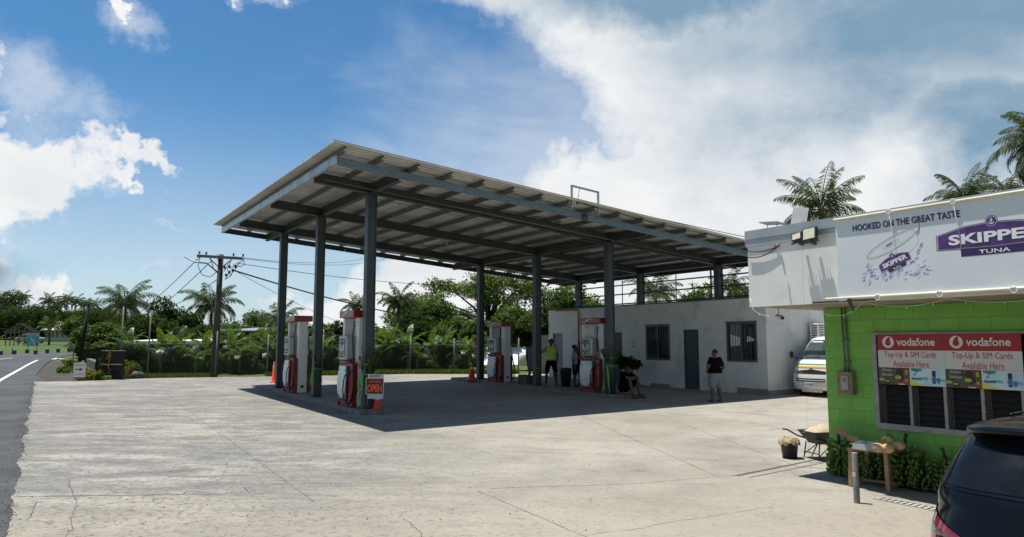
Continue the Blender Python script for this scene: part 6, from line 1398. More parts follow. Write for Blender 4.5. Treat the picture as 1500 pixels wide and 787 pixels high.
# utility pole
P = G(313, 551); up = thing('utility_pole', 'tall timber utility pole with crossarm and looped wires behind the fence', 'utility pole', P)
top = WY(324, 373, P[1])-P; px = P[1]/FPX
m_ = MB(); m_.tube([(0, 0, -.3), (top[0]*.5, 0, top[2]*.5), tuple(top)], [.17, .145, .12], 12); m_.build('pole', M_POLE, up)
arm_l = WY(291, 375.5, P[1])-P; arm_r = WY(357, 379.5, P[1])-P
m_ = MB(); m_.obox((arm_l[0], -.16, arm_l[2]), (arm_r[0], -.16, arm_r[2]), .11, .13); m_.build('crossarm', M_ARM, up)
W_ = lambda u, v, dy=0: tuple(WY(u, v, P[1]+dy)-P)
m_ = MB(); m_.obox(W_(307, 379, -.16), W_(320, 391, -.13), .03, .05); m_.obox(W_(339, 381, -.16), W_(325, 392, -.13), .03, .05)
m_.build('brace', M_ARM, up)
m_ = MB(); m_.tube([W_(270, 376, -.3), W_(285, 384, -.25), W_(303, 386, -.2), W_(319, 399, -.1)], .035, 8); m_.build('street_lamp_arm', mat('lamp_arm_grey', (.35, .36, .36), .5, .3), up)
m_ = MB()
for u, v in ((292, 374), (302, 375), (342, 377), (356, 378)): x, y, z = W_(u, v, -.16); m_ = MB(); m_.lathe([(0, .0), (.05, .02), (.03, .07), (.06, .1), (.03, .15), (0, .17)], (x, y, z+.05), 8); m_.build('insulator', M_INS, up)
m_ = MB()
for pl_ in ([(293, 377), (290, 390), (296, 403), (308, 406), (318, 398)], [(317, 372), (323, 395), (324, 410)], [(339, 380), (333, 395), (336, 404), (344, 396), (350, 386), (357, 380)], [(357, 379), (358, 388), (352, 391), (341, 388)], [(330, 410), (336, 398), (342, 394), (338, 405), (330, 409)], [(308, 378), (313, 395), (322, 403)], [(350, 384), (340, 392), (334, 388), (328, 398)]):
    m_.tube([W_(u, v, -.2) for u, v in pl_], .018, 5)
for u, v in ((336, 399), (341, 396), (345, 391), (331, 403), (336, 391), (329, 392)): m_.ball(W_(u, v, -.2), (.06, .05, .08), 6, 5)
m_.build('jumper_wires', M_RUB, up)
def wire(name, label, p, q, sg, r=.012):
    m_ = MB(); m_.tube(sag(p, q, sg, 24), r, 5); o = m_.build(name, M_RUB); tag(o, label, 'wire', 'overhead wires'); return o
wp = lambda u, v, Y: Vector(WY(u, v, Y))
Yp = P[1]
wire('overhead_wire', 'overhead wire going left from the pole arm, uppermost of the three', wp(293, 376, Yp), wp(140, 495, 90), .8, .02)
wire('overhead_wire', 'overhead wire going left from the pole arm, middle of the three', wp(310, 382, Yp), wp(150, 500, 85), .8, .02)
wire('overhead_wire', 'overhead wire going left from the pole, lowest of the three', wp(326, 404, Yp), wp(215, 458, 60), .4, .02)
wire('overhead_wire', 'thin wire leaving the pole crossarm rightwards, topmost', wp(343, 376, Yp), wp(560, 372, 75), .6, .013)
wire('overhead_wire', 'second thin wire leaving the pole crossarm rightwards', wp(357, 379, Yp), wp(570, 378, 70), .5, .013)
wire('overhead_wire', 'pale wire passing behind the canopy columns above the thick cable', wp(350, 386, Yp), wp(760, 416, 60), .5, .016)
wire('overhead_wire', 'thick black cable falling to the right from the pole', wp(342, 396, Yp), wp(640, 470, 52), .25, .038)
wire('overhead_wire', 'faint thin wire below the thick cable', wp(336, 392, Yp), wp(560, 492, 58), .4, .012)
# leaning pole by the road
P = G(116, 529); lp_ = thing('leaning_pole', 'dark leaning utility pole beside the road bend', 'utility pole', P)
tp_ = WY(131, 443, P[1])-P; m_ = MB(); m_.tube([(0, 0, -.3), tuple(tp_)], [.14, .11], 10); m_.build('pole', mat('black_pole', (.012, .012, .012), .9, var=.1), lp_)
m_ = MB(); a = WY(124, 443.5, P[1])-P; b_ = WY(139, 445, P[1])-P; m_.obox(tuple(a+np.array([0, -.2, 0])), tuple(b_+np.array([0, -.2, 0])), .09, .10); m_.build('crossarm', M_ARM, lp_)
wire('overhead_wire', 'far thin wire running left from the leaning pole top', wp(125, 443, P[1]), wp(-60, 443, 60), .4, .022)
wire('overhead_wire', 'far thin wire running right from the leaning pole top', wp(137, 445, P[1]), wp(200, 466, 90), .4, .022)
wire('overhead_wire', 'low far wire crossing in front of the dark trees', wp(-30, 477, 75), wp(118, 483, 66), .3, .02)
# entrance sign
P = G(115.5, 558.5); P[2] -= .03; en = thing('entrance_sign', 'small white entrance board with a red arrow at the corner of the forecourt', 'sign', P, radians(-4))
m_ = MB(); 
for x in (-.26, .26): m_.tube([(x, .02, -.05), (x, .02, .3)], .014, 6)
m_.build('legs', M_PURL, en)
m_ = MB(); m_.bbox(-.27, .27, -.012, .012, .20, .80, .005); m_.build('board', M_OFFW, en)
text('lettering', 'ENTRANCE', -.22, .22, .69, .76, -.014, M_VRD2, en, .02); text('lettering', 'ALL VEHICLE', -.20, .20, .29, .36, -.014, M_VRD2, en, .02)
m_ = MB(); m_.poly([(-.20, -.015, .505), (.0, -.015, .505), (.0, -.015, .455), (.20, -.015, .53), (.0, -.015, .605), (.0, -.015, .555), (-.20, -.015, .555)]); m_.build('arrow', M_VRD2, en)
# black sentry frame / gate posts at the corner
M_TAR = mat('tarred_timber', (.012, .012, .012), .8, var=.2); M_STN = mat('dark_stone', (.09, .09, .085), .9, var=.5, scale=6, bump=.6)
P = G(162, 556); P[2] -= .02; gt = thing('roadside_stall', 'black painted timber stall frame with pale rails by the fence end', 'stall', P, radians(-8))
k2 = P[1]/FPX
m_ = MB()
for x in (-.42, .52): m_.box(x-.07, x+.07, -.05, .07, -.05, 1.28)
m_.box(.02, .50, .0, .05, .0, .66); m_.box(.0, .49, .0, .05, .72, 1.25); m_.box(-.36, .45, .0, .04, .30, .37); m_.build('frame', M_TAR, gt)
m_ = MB(); m_.box(-.5, .6, -.08, .10, 1.281, 1.31); m_.box(-.46, .58, -.09, -.055, .67, .71); m_.build('rail', mat('pale_rail', (.36, .33, .30), .8, var=.3, scale=9), gt)
m_ = MB(); r3 = random.Random(8)
for i in range(12): m_.ball((-.04+r3.uniform(-.02, .02), -.10, .1+i*.1), (.03, .02, .04), 6, 4)
m_.build('trinkets', mat('trinket_pink', (.45, .12, .12), .6, var=.6, scale=30), gt)
for (u, v, hh, w_, lb) in ((145.5, 543, 1.25, .34, 'black gate pillar nearest the stall frame'), (128, 534, .98, .30, 'black pillar in the stone wall behind the entrance board'), (121.5, 527, .80, .26, 'dark pillar just right of the leaning pole foot')):
    P = G(u, v); m_ = MB(); m_.bbox(-w_/2, w_/2, -w_/2, w_/2, -.1, hh, .02); m_.bbox(-w_/2-.03, w_/2+.03, -w_/2-.03, w_/2+.03, hh, hh+.05, .01); o = m_.build('gate_pillar', M_TAR, None, P, .3); tag(o, lb, 'pillar', 'dark gate pillars')
a = G(130, 535); b_ = G(143, 541.5); m_ = MB(); m_.obox((a[0], a[1], a[2]+.15), (b_[0], b_[1], b_[2]+.15), .3, .55); o = m_.build('stone_wall', M_STN); tag(o, 'low grey stone wall between the dark gate pillars', 'wall')
# blue billboard on the far green and small road sign
P = G(47, 515.5); bbd = thing('blue_billboard', 'pale blue billboard with a white panel standing on the far green', 'billboard', P, radians(20))
kk = P[1]/FPX; m_ = MB(); 
for x in (-.42, .42): m_.tube([(x, 0, -.1), (x, 0, 1.0)], .04, 6)
m_.build('legs', M_POST, bbd); z0_ = WY(47, 507, P[1])[2]-P[2]; z1_ = WY(47, 488, P[1])[2]-P[2]
m_ = MB(); m_.box(-.58, .58, -.08, -.0, z0_, z1_); m_.build('board', mat('billboard_blue', (.06, .35, .50), .5, var=.1, scale=2), bbd)
m_ = MB(); m_.box(-.56, .56, -.09, -.082, z1_-.35, z1_-.02); r3 = random.Random(1)
for i in range(9): m_.ball((r3.uniform(-.28, .28), -.082, (z0_+z1_)/2-.15+r3.uniform(-.35, .3)), (.12, .004, .14), 8, 4)
m_.build('panel', mat('billboard_pale', (.38, .50, .55), .5, var=.2, scale=3), bbd)
m_ = MB(); m_.box(-.4, .4, -.096, -.0905, z1_-.24, z1_-.14); m_.build('strapline', mat('billboard_blue', (.06, .35, .50), .5), bbd)
P = G(107, 527); rsn = thing('road_sign', 'small square sign on a thin post seen in front of the leaning pole', 'sign', P)
z1_ = WY(107, 504, P[1])[2]-P[2]; m_ = MB(); m_.tube([(0, 0, -.1), (0, 0, z1_)], .035, 6); m_.build('post', M_POST, rsn); m_ = MB(); m_.box(-.17, .17, -.06, -.036, z1_-.3, z1_+.03); m_.build('plate', mat('sign_green_pale', (.20, .28, .26), .5), rsn)
P = G(17.5, 519); tp1 = thing('thin_post', 'thin plain post by the far kerb left of the blue billboard', 'post', P); m_ = MB(); m_.tube([(0, 0, -.1), (0, 0, WY(17.5, 506, P[1])[2]-P[2])], .04, 6); m_.build('post', M_POST, tp1)
# blue kerb posts
M_BLP = mat('kerb_post_blue', (.012, .065, .12), .6, var=.15)
for i, (u, v) in enumerate(((1, 520), (21, 519), (39.5, 517.5), (52, 519), (69, 517.5), (85, 516.5), (101, 515.5))):
    P = G(u, v); hh = WY(u, v-6.3, P[1])[2]-P[2]; m_ = MB(); m_.bbox(-.13, .13, -.13, .13, -.1, hh*.9, .03); m_.lathe([(.12, 0), (.08, .05), (0, .06)], (0, 0, hh), 12); o = m_.build('kerb_post', M_BLP, None, P); tag(o, 'stubby blue post edging the far green', 'post', 'blue posts along the far green')
a = G(-20, 520.5); 
# houses
M_HW = mat('house_wall', (.42, .44, .44), .8, var=.1); M_HR = mat('house_roof_white', (.70, .71, .72), .5, var=.05)
M_HD = mat('house_dark', (.03, .035, .04), .5, var=.1)
def house(u0, u1, v0, v1, v2, Y, depth, label, roofm, wallm, gable=True, nwin=4, rz=0):
    p0 = WY(u0, v0, Y); p1 = WY(u1, v0, Y); g_ = gz((p0[0]+p1[0])/2, Y); ze = WY((u0+u1)/2, v1, Y)[2]-g_; zr = WY((u0+u1)/2, v2, Y)[2]-g_; W2 = (p1[0]-p0[0])/2
    t = thing('house', label, 'house', ((p0[0]+p1[0])/2, Y, g_), rz)
    m_ = MB(); m_.box(-W2, W2, 0, depth, -.5, ze); m_.build('wall', wallm, t)
    m_ = MB(); o_ = .5
    if gable:
        e = [(-W2-o_, -o_, ze-.05), (W2+o_, -o_, ze-.05), (W2+o_, depth+o_, ze-.05), (-W2-o_, depth+o_, ze-.05), (-W2*.55, depth/2, zr), (W2*.55, depth/2, zr)]
        m_.add(e, [(0, 1, 5, 4), (1, 2, 5), (2, 3, 4, 5), (3, 0, 4), (3, 2, 1, 0)])
    else: m_.add([(-W2-o_, -o_, ze), (W2+o_, -o_, ze), (W2+o_, depth+o_, zr), (-W2-o_, depth+o_, zr), (-W2-o_, -o_, ze+.15), (W2+o_, -o_, ze+.15), (W2+o_, depth+o_, zr+.15), (-W2-o_, depth+o_, zr+.15)], [(0, 1, 5, 4), (4, 5, 6, 7), (3, 2, 1, 0), (1, 2, 6, 5), (2, 3, 7, 6), (3, 0, 4, 7)])
    m_.build('roof', roofm, t)
    for i in range(nwin): x = -W2+(i+.5)*2*W2/nwin; m_ = MB(); m_.box(x-W2/nwin*.5, x+W2/nwin*.5, -.05, .0, ze*.35, ze*.85); w_ = m_.build('window', M_HD, t); m_ = MB(); m_.box(x-.04, x+.04, -.08, -.051, ze*.35, ze*.85); m_.build('frame', M_HW, w_)
    return t
house(66, 108, 498, 483, 470, 122, 9, 'distant pale house with white hip roof across the green', M_HR, M_HW, True, 6)
house(134, 156, 500, 491, 484, 75, 5, 'small white roofed house glimpsed through the leaves right of the leaning pole', M_HR, M_HW, True, 2)
house(200, 288, 520, 503, 497, 47, 7, 'low house with long white sheet roof behind the fence', M_HR, mat('house_wall_dark', (.05, .05, .055), .8), False, 3)
hl = house(328, 410, 515, 487, 479, 60, 9, 'dark red fascia house with white diamond lattice band behind the fence', mat('roof_grey_blue', (.20, .23, .25), .6), mat('house_wall_red', (.09, .035, .03), .8), False, 0)
W2 = (WY(410, 500, 60)[0]-WY(328, 500, 60)[0])/2; ze = WY(369, 487, 60)[2]-gz(0, 60); m_ = MB()
for i in range(9): x = -W2+.5+i*(2*W2-1)/8.; z = ze-.42; m_.poly([(x-.2, -.06, z), (x, -.06, z-.22), (x+.2, -.06, z), (x, -.06, z+.22)]); 
m_.build('lattice', M_HR, hl)
m_ = MB(); m_.box(-W2, W2, -.04, -.001, ze-.75, ze-.12); m_.build('band', mat('lattice_back', (.12, .12, .13), .8), hl)
# white shed behind the far island
M_SHW = mat('shed_white', (.86, .87, .87), .6, var=.02)  # plain white of the shed's roof sheeting
Ys = 47; a = WY(672, 540, Ys); b_ = WY(783, 540, Ys); g_ = gz(a[0], Ys)
sdh = thing('white_shed', 'low white sheeted shed with sloping pale roof behind the fence at the far island', 'shed', ((a[0]+b_[0])/2, Ys, g_), 0)
W2 = (b_[0]-a[0])/2; zt = WY(730, 522, Ys)[2]-g_; zb = WY(730, 541, Ys)[2]-g_; zk = WY(730, 508.5, Ys+4.2)[2]-g_
m_ = MB(); m_.add([(-W2, 0, zb), (W2, 0, zb), (W2, 4.2, zk), (-W2, 4.2, zk), (-W2, 0, zb-.08), (W2, 0, zb-.08), (W2, 4.2, zk-.08), (-W2, 4.2, zk-.08)], [(0, 1, 2, 3), (7, 6, 5, 4), (0, 4, 5, 1), (1, 5, 6, 2), (2, 6, 7, 3), (3, 7, 4, 0)]); m_.build('roof', M_SHW, sdh)
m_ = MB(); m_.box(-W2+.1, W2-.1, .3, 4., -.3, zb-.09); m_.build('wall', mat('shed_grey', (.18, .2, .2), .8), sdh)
P = G(806, 556); P = WY(800, 552, 40.5); small_car((P[0]+2.6, 40.5, gz(0, 40.5)), radians(90), mat('car_white', (.6, .62, .62), .3, var=0), 'white car behind the far middle column by the vest wearer')
# timber ruin frame on the far green
Y = 100; P = WY(28, 502, Y); g_ = gz(P[0], Y); rf = thing('timber_frame_hut', 'bare timber frame of a small gabled hut on the far green', 'hut', (P[0], Y, g_))
m_ = MB(); s_ = Y/FPX
for x in (-1.6, -.6, .6, 1.6):
    for y in (0, 2.4): m_.obox((x, y, 0), (x, y, 1.9 if abs(x) > 1 else 2.6), .12, .12)
for y in (0, 2.4): m_.obox((-1.9, y, 1.8), (0, y, 3.1), .12, .14); m_.obox((1.9, y, 1.8), (0, y, 3.1), .12, .14); m_.obox((-1.6, y, 1.9), (1.6, y, 1.9), .1, .12)
m_.obox((0, -.3, 3.1), (0, 2.7, 3.1), .1, .12); m_.build('frame', M_ARM, rf)
rf.rotation_euler = (0, 0, .4)
# ---------------------------------------------------------------- vegetation
NR = np.random.default_rng(11)
L_DARK = leafmat('leaf_dark', (.009, .024, .006), (.020, .044, .009), (.035, .07, .014), .18, spec=.06)
L_MID = leafmat('leaf_mid', (.026, .060, .011), (.050, .104, .017), (.10, .16, .03), .28)
L_LITE = leafmat('leaf_light', (.04, .09, .013), (.075, .15, .022), (.15, .22, .045), .35)
L_RAIN = leafmat('leaf_rain', (.026, .060, .013), (.052, .105, .02), (.10, .16, .03), .35)
L_PALM = leafmat('leaf_palm', (.011, .024, .007), (.026, .046, .012), (.06, .085, .03), .2, .5, .4)
L_PALMY = leafmat('leaf_palm_yellow', (.10, .12, .03), (.18, .18, .05), (.25, .22, .09), .3)
L_BAN = leafmat('leaf_banana', (.022, .056, .013), (.048, .106, .022), (.12, .20, .06), .32, .42, .5, .4)
L_CROT = leafmat('leaf_croton', (.20, .05, .02), (.25, .16, .03), (.32, .30, .06), .3)
M_TRK = mat('trunk_grey', (.12, .105, .085), .9, var=.3, scale=4, bump=.5); M_BRK = mat('bark_dark', (.05, .042, .033), .9, var=.3, scale=5, bump=.5)
def cloud(lobes, n, size, rng=NR, flat=.4, shell=.55):
    """leaf cards scattered through ellipsoid lobes, thicker towards the outside"""
    V = np.array([l[1][0]*l[1][1]*l[1][2] for l in lobes])**(2/3); pr = V/V.sum(); idx = rng.choice(len(lobes), n, p=pr)
    d = rng.normal(size=(n, 3)); d /= np.linalg.norm(d, axis=1)[:, None]; r = shell+(1-shell)*rng.random(n)**.7; r = np.where(rng.random(n) < .2, rng.random(n)**.5, r)
    C = np.array([l[0] for l in lobes], float)[idx]; R = np.array([l[1] for l in lobes], float)[idx]
    lump = 1+.18*np.sin(d[:, 0]*7+idx)+.15*np.sin(d[:, 1]*9+idx*2)+.12*np.sin(d[:, 2]*8+idx*3)
    c = C+d*R*(r*lump)[:, None]
    nrm = d*.6+rng.normal(size=(n, 3))*.7+np.array([0, 0, flat]); nrm /= np.linalg.norm(nrm, axis=1)[:, None]
    t = np.cross(nrm, rng.normal(size=(n, 3))); t /= np.linalg.norm(t, axis=1)[:, None]; b = np.cross(nrm, t)
    s = size*(.6+.8*rng.random(n))[:, None]
    return np.stack([c-t*s*.9, c-b*s*.38+nrm*s*.08, c+t*s*.9, c+b*s*.38+nrm*s*.08], 1)
def limbs(mb, base, tips, r0, r1, seed=0, split=.45):
    r = random.Random(seed); base = Vector(base)
    fork = base+Vector((0, 0, split))
    for tp in tips:
        tp = Vector(tp); m1 = fork.lerp(tp, .5)+Vector((r.uniform(-.3, .3), r.uniform(-.3, .3), r.uniform(0, .4)))*(tp-fork).length*.25
        mb.tube([fork-Vector((0, 0, .1)), fork.lerp(m1, .5)+Vector((0, 0, .02)), m1, tp], [r0*.6, r0*.5, r0*.35, r1], 7)
def tree(label, P, hgt, wid, lobes_n, leaves, size, lm, seed, trunk_r=.16, crown_base=.3, group=None, cat='tree', name='leafy_tree', dep=None, rz=0):
    r = random.Random(seed); rng = np.random.default_rng(seed); t = thing(name, label, cat, P, rz, group); hgt *= 1.10 if name != 'low_shrub' else 1
    lobes = []; W = wid/2; D = (dep or wid)/2; cb = hgt*crown_base
    for i in range(lobes_n):
        a = r.uniform(0, 2*pi); q = sqrt(r.random())*.72; z = cb+(hgt-cb)*(.22+.62*r.random()*(1-.45*q)); R_ = W*r.uniform(.26, .46)
        lobes.append(((cos(a)*W*q, sin(a)*D*q, z), (R_, R_*D/W, min(R_*.75, (hgt-z)*.98+.05))))
    lobes.append(((0, 0, hgt*.80), (W*.4, D*.4, hgt*.19)))
    if crown_base <= .12:
        for i in range(8): a = i*.785+r.random(); lobes.append(((cos(a)*W*.55, sin(a)*D*.55, hgt*r.uniform(.14, .30)), (W*.34, D*.34, hgt*.2)))
        leaves = int(leaves*1.35)
    m_ = MB(); zf = cb*.75; m_.tube([(0, 0, -.4), (r.uniform(-.1, .1), 0, zf*.5), (0, 0, zf)], [trunk_r*1.25, trunk_r, trunk_r*.8], 9)
    limbs(m_, (0, 0, zf-.1), [l[0] for l in lobes[:9]], trunk_r*.8, trunk_r*.1, seed, .1); m_.build('trunk', M_BRK, t)
    quads(cloud(lobes, leaves, size, rng), 'crown', lm, t); return t
def palm(label, P, th_, fl, nf, seed, lean=(0, 0), lm=None, droop=1., group='coconut palms', tr=.14, pairs=30, lw=.05, name='coconut_palm', tuft=1., yel=3):
    r = random.Random(seed); t = thing(name, label, 'palm tree', P, r.uniform(0, 6), group); t.rotation_euler = (0, 0, 0)
    top = Vector((lean[0], lean[1], th_)); m_ = MB(); n = 10
    pts = [Vector((lean[0]*(i/n)**1.6, lean[1]*(i/n)**1.6, th_*i/n-.3*(i == 0))) for i in range(n+1)]
    m_.tube(pts, [tr*(1.5 if i == 0 else 1.08-.35*i/n)*(1+.06*(i % 2)) for i in range(n+1)], 9); m_.ball(top, (tr*1.5, tr*1.5, tr*2.2), 8, 6); m_.build('trunk', M_TRK, t)
    Q = []; QY = []; rb = MB()
    for k_ in range(nf):
        a = k_*2.39996+r.uniform(-.2, .2); f = (k_+.5)/nf           # f small = young and upright
        e0 = radians(84-95*f**.8+r.uniform(-8, 8)); L = fl*(.78+.3*r.random())*(.85+.15*sin(pi*min(1, f+.2))); dr = droop*(.65+.9*f)
        old = Q if k_ < nf-yel else QY
        p = top.copy(); el = e0; pts = [p.copy()]; m = 14
        for i in range(m):
            el -= dr*1.75/m*(.35+1.3*i/m); p = p+Vector((cos(a)*cos(el), sin(a)*cos(el), sin(el)))*L/m; pts.append(p.copy())
        rb.tube(pts, [.035*(1-.8*i/m)*fl/4+.006 for i in range(m+1)], 4, cap=False)
        for i in range(pairs):
            q = .12+.87*i/pairs; j = min(m-1, int(q*m)); u = q*m-j; c = pts[j].lerp(pts[j+1], u); d = (pts[j+1]-pts[j]).normalized()
            sd = d.cross(Vector((0, 0, 1))); sd = sd.normalized() if sd.length > .05 else Vector((-sin(a), cos(a), 0)); up = sd.cross(d)
            ll = fl*.21*(sin(pi*min(1, .18+q*.80))**.7)*r.uniform(.85, 1.1)
            for sg in (-1, 1):
                v = (sd*sg*.80+d*.62-Vector((0, 0, .35+.55*r.random()))*tuft+up*.12).normalized(); w_ = d*lw*.5
                mid = c+v*ll*.55; tip = c+v*ll-Vector((0, 0, ll*.22))
                old.append([c-w_*.6, mid-w_, tip, mid+w_])
    rb.build('frond_ribs', lm or L_PALM, t); quads([[tuple(v) for v in q] for q in Q], 'fronds', lm or L_PALM, t)
    if QY: quads([[tuple(v) for v in q] for q in QY], 'old_fronds', L_PALMY, t)
    m_ = MB()
    for i in range(7): a = i*.9; m_.ball(top+Vector((cos(a)*tr*1.9, sin(a)*tr*1.9, -tr*1.5-r.random()*.15)), (.12, .12, .14), 7, 5)
    m_.build('coconuts', mat('coconut_green', (.10, .11, .03), .6, var=.3), t); return t
def at(u, Y, v_top): P = WY(u, 500, Y); g_ = gz(P[0], Y); return (P[0], Y, g_), WY(u, v_top, Y)[2]-g_
def palm_px(label, u, vc, Y, fl, nf, seed, **k_):
    """crown centre seen at (u, vc)"""
    P, h_ = at(u, Y, vc); lean = k_.pop('lean', (0, 0)); return palm(label, (P[0]-lean[0], P[1]-lean[1], P[2]), h_, fl, nf, seed, lean=lean, **k_)
# big palms right
palm_px('tall coconut palm rising behind the left end of the white awning', 1212, 308, 42, 3.7, 25, 21, lean=(.5, 0), droop=.80, pairs=56, lw=.05, tuft=1.25)
palm_px('coconut palm with its crown just above the middle of the tuna banner', 1426, 292, 52, 3.4, 26, 5, lean=(-.4, 0), droop=.85, pairs=50, lw=.055, tuft=1.2)
palm_px('tall dark coconut palm cut by the right edge of the picture', 1556, 212, 40, 3.8, 34, 8, lean=(.3, 0), droop=1.15, pairs=60, lw=.06)
palm_px('low coconut palm crown in the corner where the banner meets the right edge', 1490, 280, 56, 3.2, 18, 18, droop=1., pairs=30, lw=.07)
palm_px('coconut palm behind the white building between two canopy columns', 962, 428, 52, 3.0, 22, 33, droop=1.1, pairs=36, lw=.06, yel=8)
palm_px('coconut palm crown beside the rightmost canopy column above the roof rails', 1072, 418, 58, 2.6, 18, 31, droop=1.0, pairs=26, lw=.07)
# left palms
palm_px('coconut palm with yellowing lower fronds above the black stall frame', 181, 446, 68, 3.7, 28, 41, droop=1.15, pairs=40, lw=.07, yel=9, tuft=1.3)
palm_px('coconut palm crown seen just left of the utility pole', 308, 448, 58, 3.2, 26, 43, droop=1.2, pairs=40, lw=.07, yel=8, tuft=1.3)
palm_px('coconut palm behind the pump with red nozzle', 409, 470, 56, 2.6, 18, 44, droop=1.0, pairs=30, lw=.07, yel=5)
palm_px('coconut palm peeping above the pump beside the open sign', 521, 448, 60, 2.0, 16, 45, droop=.9, pairs=26, lw=.07)
palm_px('dark upright coconut palm with slim trunk right of the front left column', 583, 443, 43.5, 1.75, 22, 46, droop=1.0, pairs=36, lw=.05, tuft=1.2)
palm_px('small yellowish palm on the green beside the distant white house', 72, 478, 105, 2.8, 16, 47, droop=1.1, pairs=22, lw=.10, yel=8)
for i, (u, v, Y) in enumerate(((28, 437, 170), (67, 441, 150), (86, 445, 160), (95, 440, 175), (107, 443, 165), (76, 452, 140), (120, 447, 170), (134, 447, 180))):
    palm_px(('lone palm crown breaking the far treeline at the far left', 'tallest palm of the far treeline', 'palm of the far treeline right of its tallest palm', 'second palm right of the tallest in the far treeline', 'middle palm of the far treeline left of the leaning pole', 'low dark palm in front of the far treeline', 'palm of the far treeline touching the leaning pole', 'palm of the far treeline right of the leaning pole')[i], u, v, Y, 3.0, 18, 60+i, pairs=18, lw=.14, lm=L_DARK, group='palms of the far treeline', yel=0, droop=1.0)
# rain tree, wide umbrella with open branching
P, hh = at(715, 62, 405)
rt_ = thing('rain_tree', 'huge spreading rain tree with an open umbrella crown behind the white shed', 'tree', P)
r = random.Random(77); rng = np.random.default_rng(77); lobes = []; tips = []
wL = 10.2
for i in range(44):
    a = r.uniform(0, 2*pi); q = sqrt(r.random()); x = cos(a)*q*wL; y = sin(a)*q*6; ztop = hh*(1-.42*(abs(x)/wL)**2.2); z = ztop-.55-r.random()*.9-(2.0*r.random() if r.random() < .35 else 0); R_ = r.uniform(1.0, 1.9)
    lobes.append(((x, y, z), (R_, R_, R_*.42))); tips.append((x, y, z-.2))
for i in range(34): a = r.uniform(0, 2*pi); q = sqrt(r.random())*.9; lobes.append(((cos(a)*q*wL, sin(a)*q*5, r.uniform(.22, .6)*hh), (1.6, 1.6, .8)))
Q1 = cloud(lobes, 36000, .145, rng, .7, .3); quads(Q1, 'crown', L_RAIN, rt_)
m_ = MB(); m_.tube([(.2, 0, -.5), (0, 0, 1.2), (.1, 0, 2.2)], [.40, .30, .26], 10)
for tx_, ty2, tz in tips[:30]: p0 = Vector((.1, 0, 2.0)); p3 = Vector((tx_, ty2, tz)); p1 = p0.lerp(p3, .3)+Vector((0, 0, 1.0)); p2 = p0.lerp(p3, .65)+Vector((0, 0, .8)); m_.tube([p0, p1, p2, p3], [.17, .10, .055, .02], 6)
m_.build('trunk', M_BRK, rt_)
# other trees: (label, u, v_top, Y, width, lobes, leaves, leaf size, material)
TL_ = [
 ('dark round leafy tree right of the yellowing palm', 235, 441, 62, 5.6, 12, 9000, .17, L_DARK, .12),
 ('dark bushy tree between the round tree and the utility pole', 277, 462, 56, 4.6, 10, 6500, .16, L_DARK, .1),
 ('mid green tree behind the lattice house right of the pole', 372, 459, 75, 6.6, 10, 6500, .18, L_MID, .1),
 ('bright green bush tree in front of the lattice house', 388, 484, 50, 4.0, 9, 5500, .15, L_LITE, .08),
 ('mid green tree between the two left pumps', 470, 478, 52, 5.0, 10, 6500, .16, L_MID, .08),
 ('dense mid green tree to the left of the rain tree crown', 640, 441, 55, 5.6, 13, 9500, .16, L_MID, .08),
 ('dense dark tree under the left edge of the rain tree', 606, 462, 52, 5.0, 11, 7500, .16, L_DARK, .08),
 ('light green bush tree over the white shed left of the far rear pump', 696, 476, 44.5, 2.2, 9, 4500, .13, L_LITE, .3),
 ('light green tree between the far rear pump and the far middle column', 752, 452, 52, 4.6, 12, 8000, .14, L_MID, .3),
 ('dark tree behind the left end of the white building', 800, 455, 54, 5.2, 11, 8000, .16, L_DARK, .1),
 ('spreading green tree above the roof rails at the end of the white building', 838, 418, 60, 7.0, 12, 8000, .16, L_RAIN, .3),
 ('low green tree above the parapet right of the palm', 1030, 424, 60, 6.0, 11, 6500, .17, L_MID, .2),
 ('low green tree above the parapet at the rightmost canopy column', 1085, 420, 62, 5.4, 10, 5500, .17, L_MID, .2),
 ('round tree on the green left of the leaning pole', 108, 467, 100, 5.2, 10, 3800, .26, L_MID, .35),
 ('big leaf tree right of the leaning pole over the small white house', 152, 476, 60, 5.2, 12, 6500, .17, L_MID, .12),
 ('dark tree behind the foot of the palm above the black stall frame', 203, 466, 62, 5.0, 11, 7000, .17, L_DARK, .06),
 ('dark tree filling the gap left of the utility pole', 300, 480, 52, 4.4, 10, 6500, .16, L_DARK, .05),
 ('mid green tree just right of the utility pole', 340, 486, 50, 3.6, 9, 5500, .15, L_MID, .05),
 ('mid green tree seen between the first and second near columns', 437, 474, 50, 4.4, 10, 6500, .15, L_MID, .05),
 ('dark tree behind the pump with green nozzle', 500, 474, 50, 4.2, 10, 6500, .15, L_DARK, .05),
 ('mid green tree just right of the front left column', 556, 484, 48, 4.0, 10, 6500, .15, L_MID, .05),
 ('dark tree under the dense mid green tree', 622, 476, 47, 4.0, 10, 6500, .15, L_DARK, .05),
 ('mid green tree left of the far back column', 672, 470, 50, 4.4, 10, 6500, .15, L_MID, .05),
 ('dark low tree closing the far treeline behind the billboard', 62, 462, 138, 10, 13, 9000, .23, L_DARK, .04),
 ('dark low tree closing the far treeline left of the leaning pole', 98, 458, 142, 11, 13, 9000, .23, L_DARK, .04),
 ('dark low tree closing the far treeline right of the leaning pole', 145, 456, 120, 10, 13, 9000, .22, L_DARK, .04),
 ('dark low tree beneath the yellowing palm in the distance', 175, 468, 95, 8, 13, 9000, .2, L_DARK, .04),
 ('very dark broad tree at the far left', 8, 431, 140, 16, 18, 16000, .24, L_DARK, .02),
 ('very dark tree next to the broad one at the far left', 45, 450, 135, 11, 16, 12000, .23, L_DARK, .02),
]
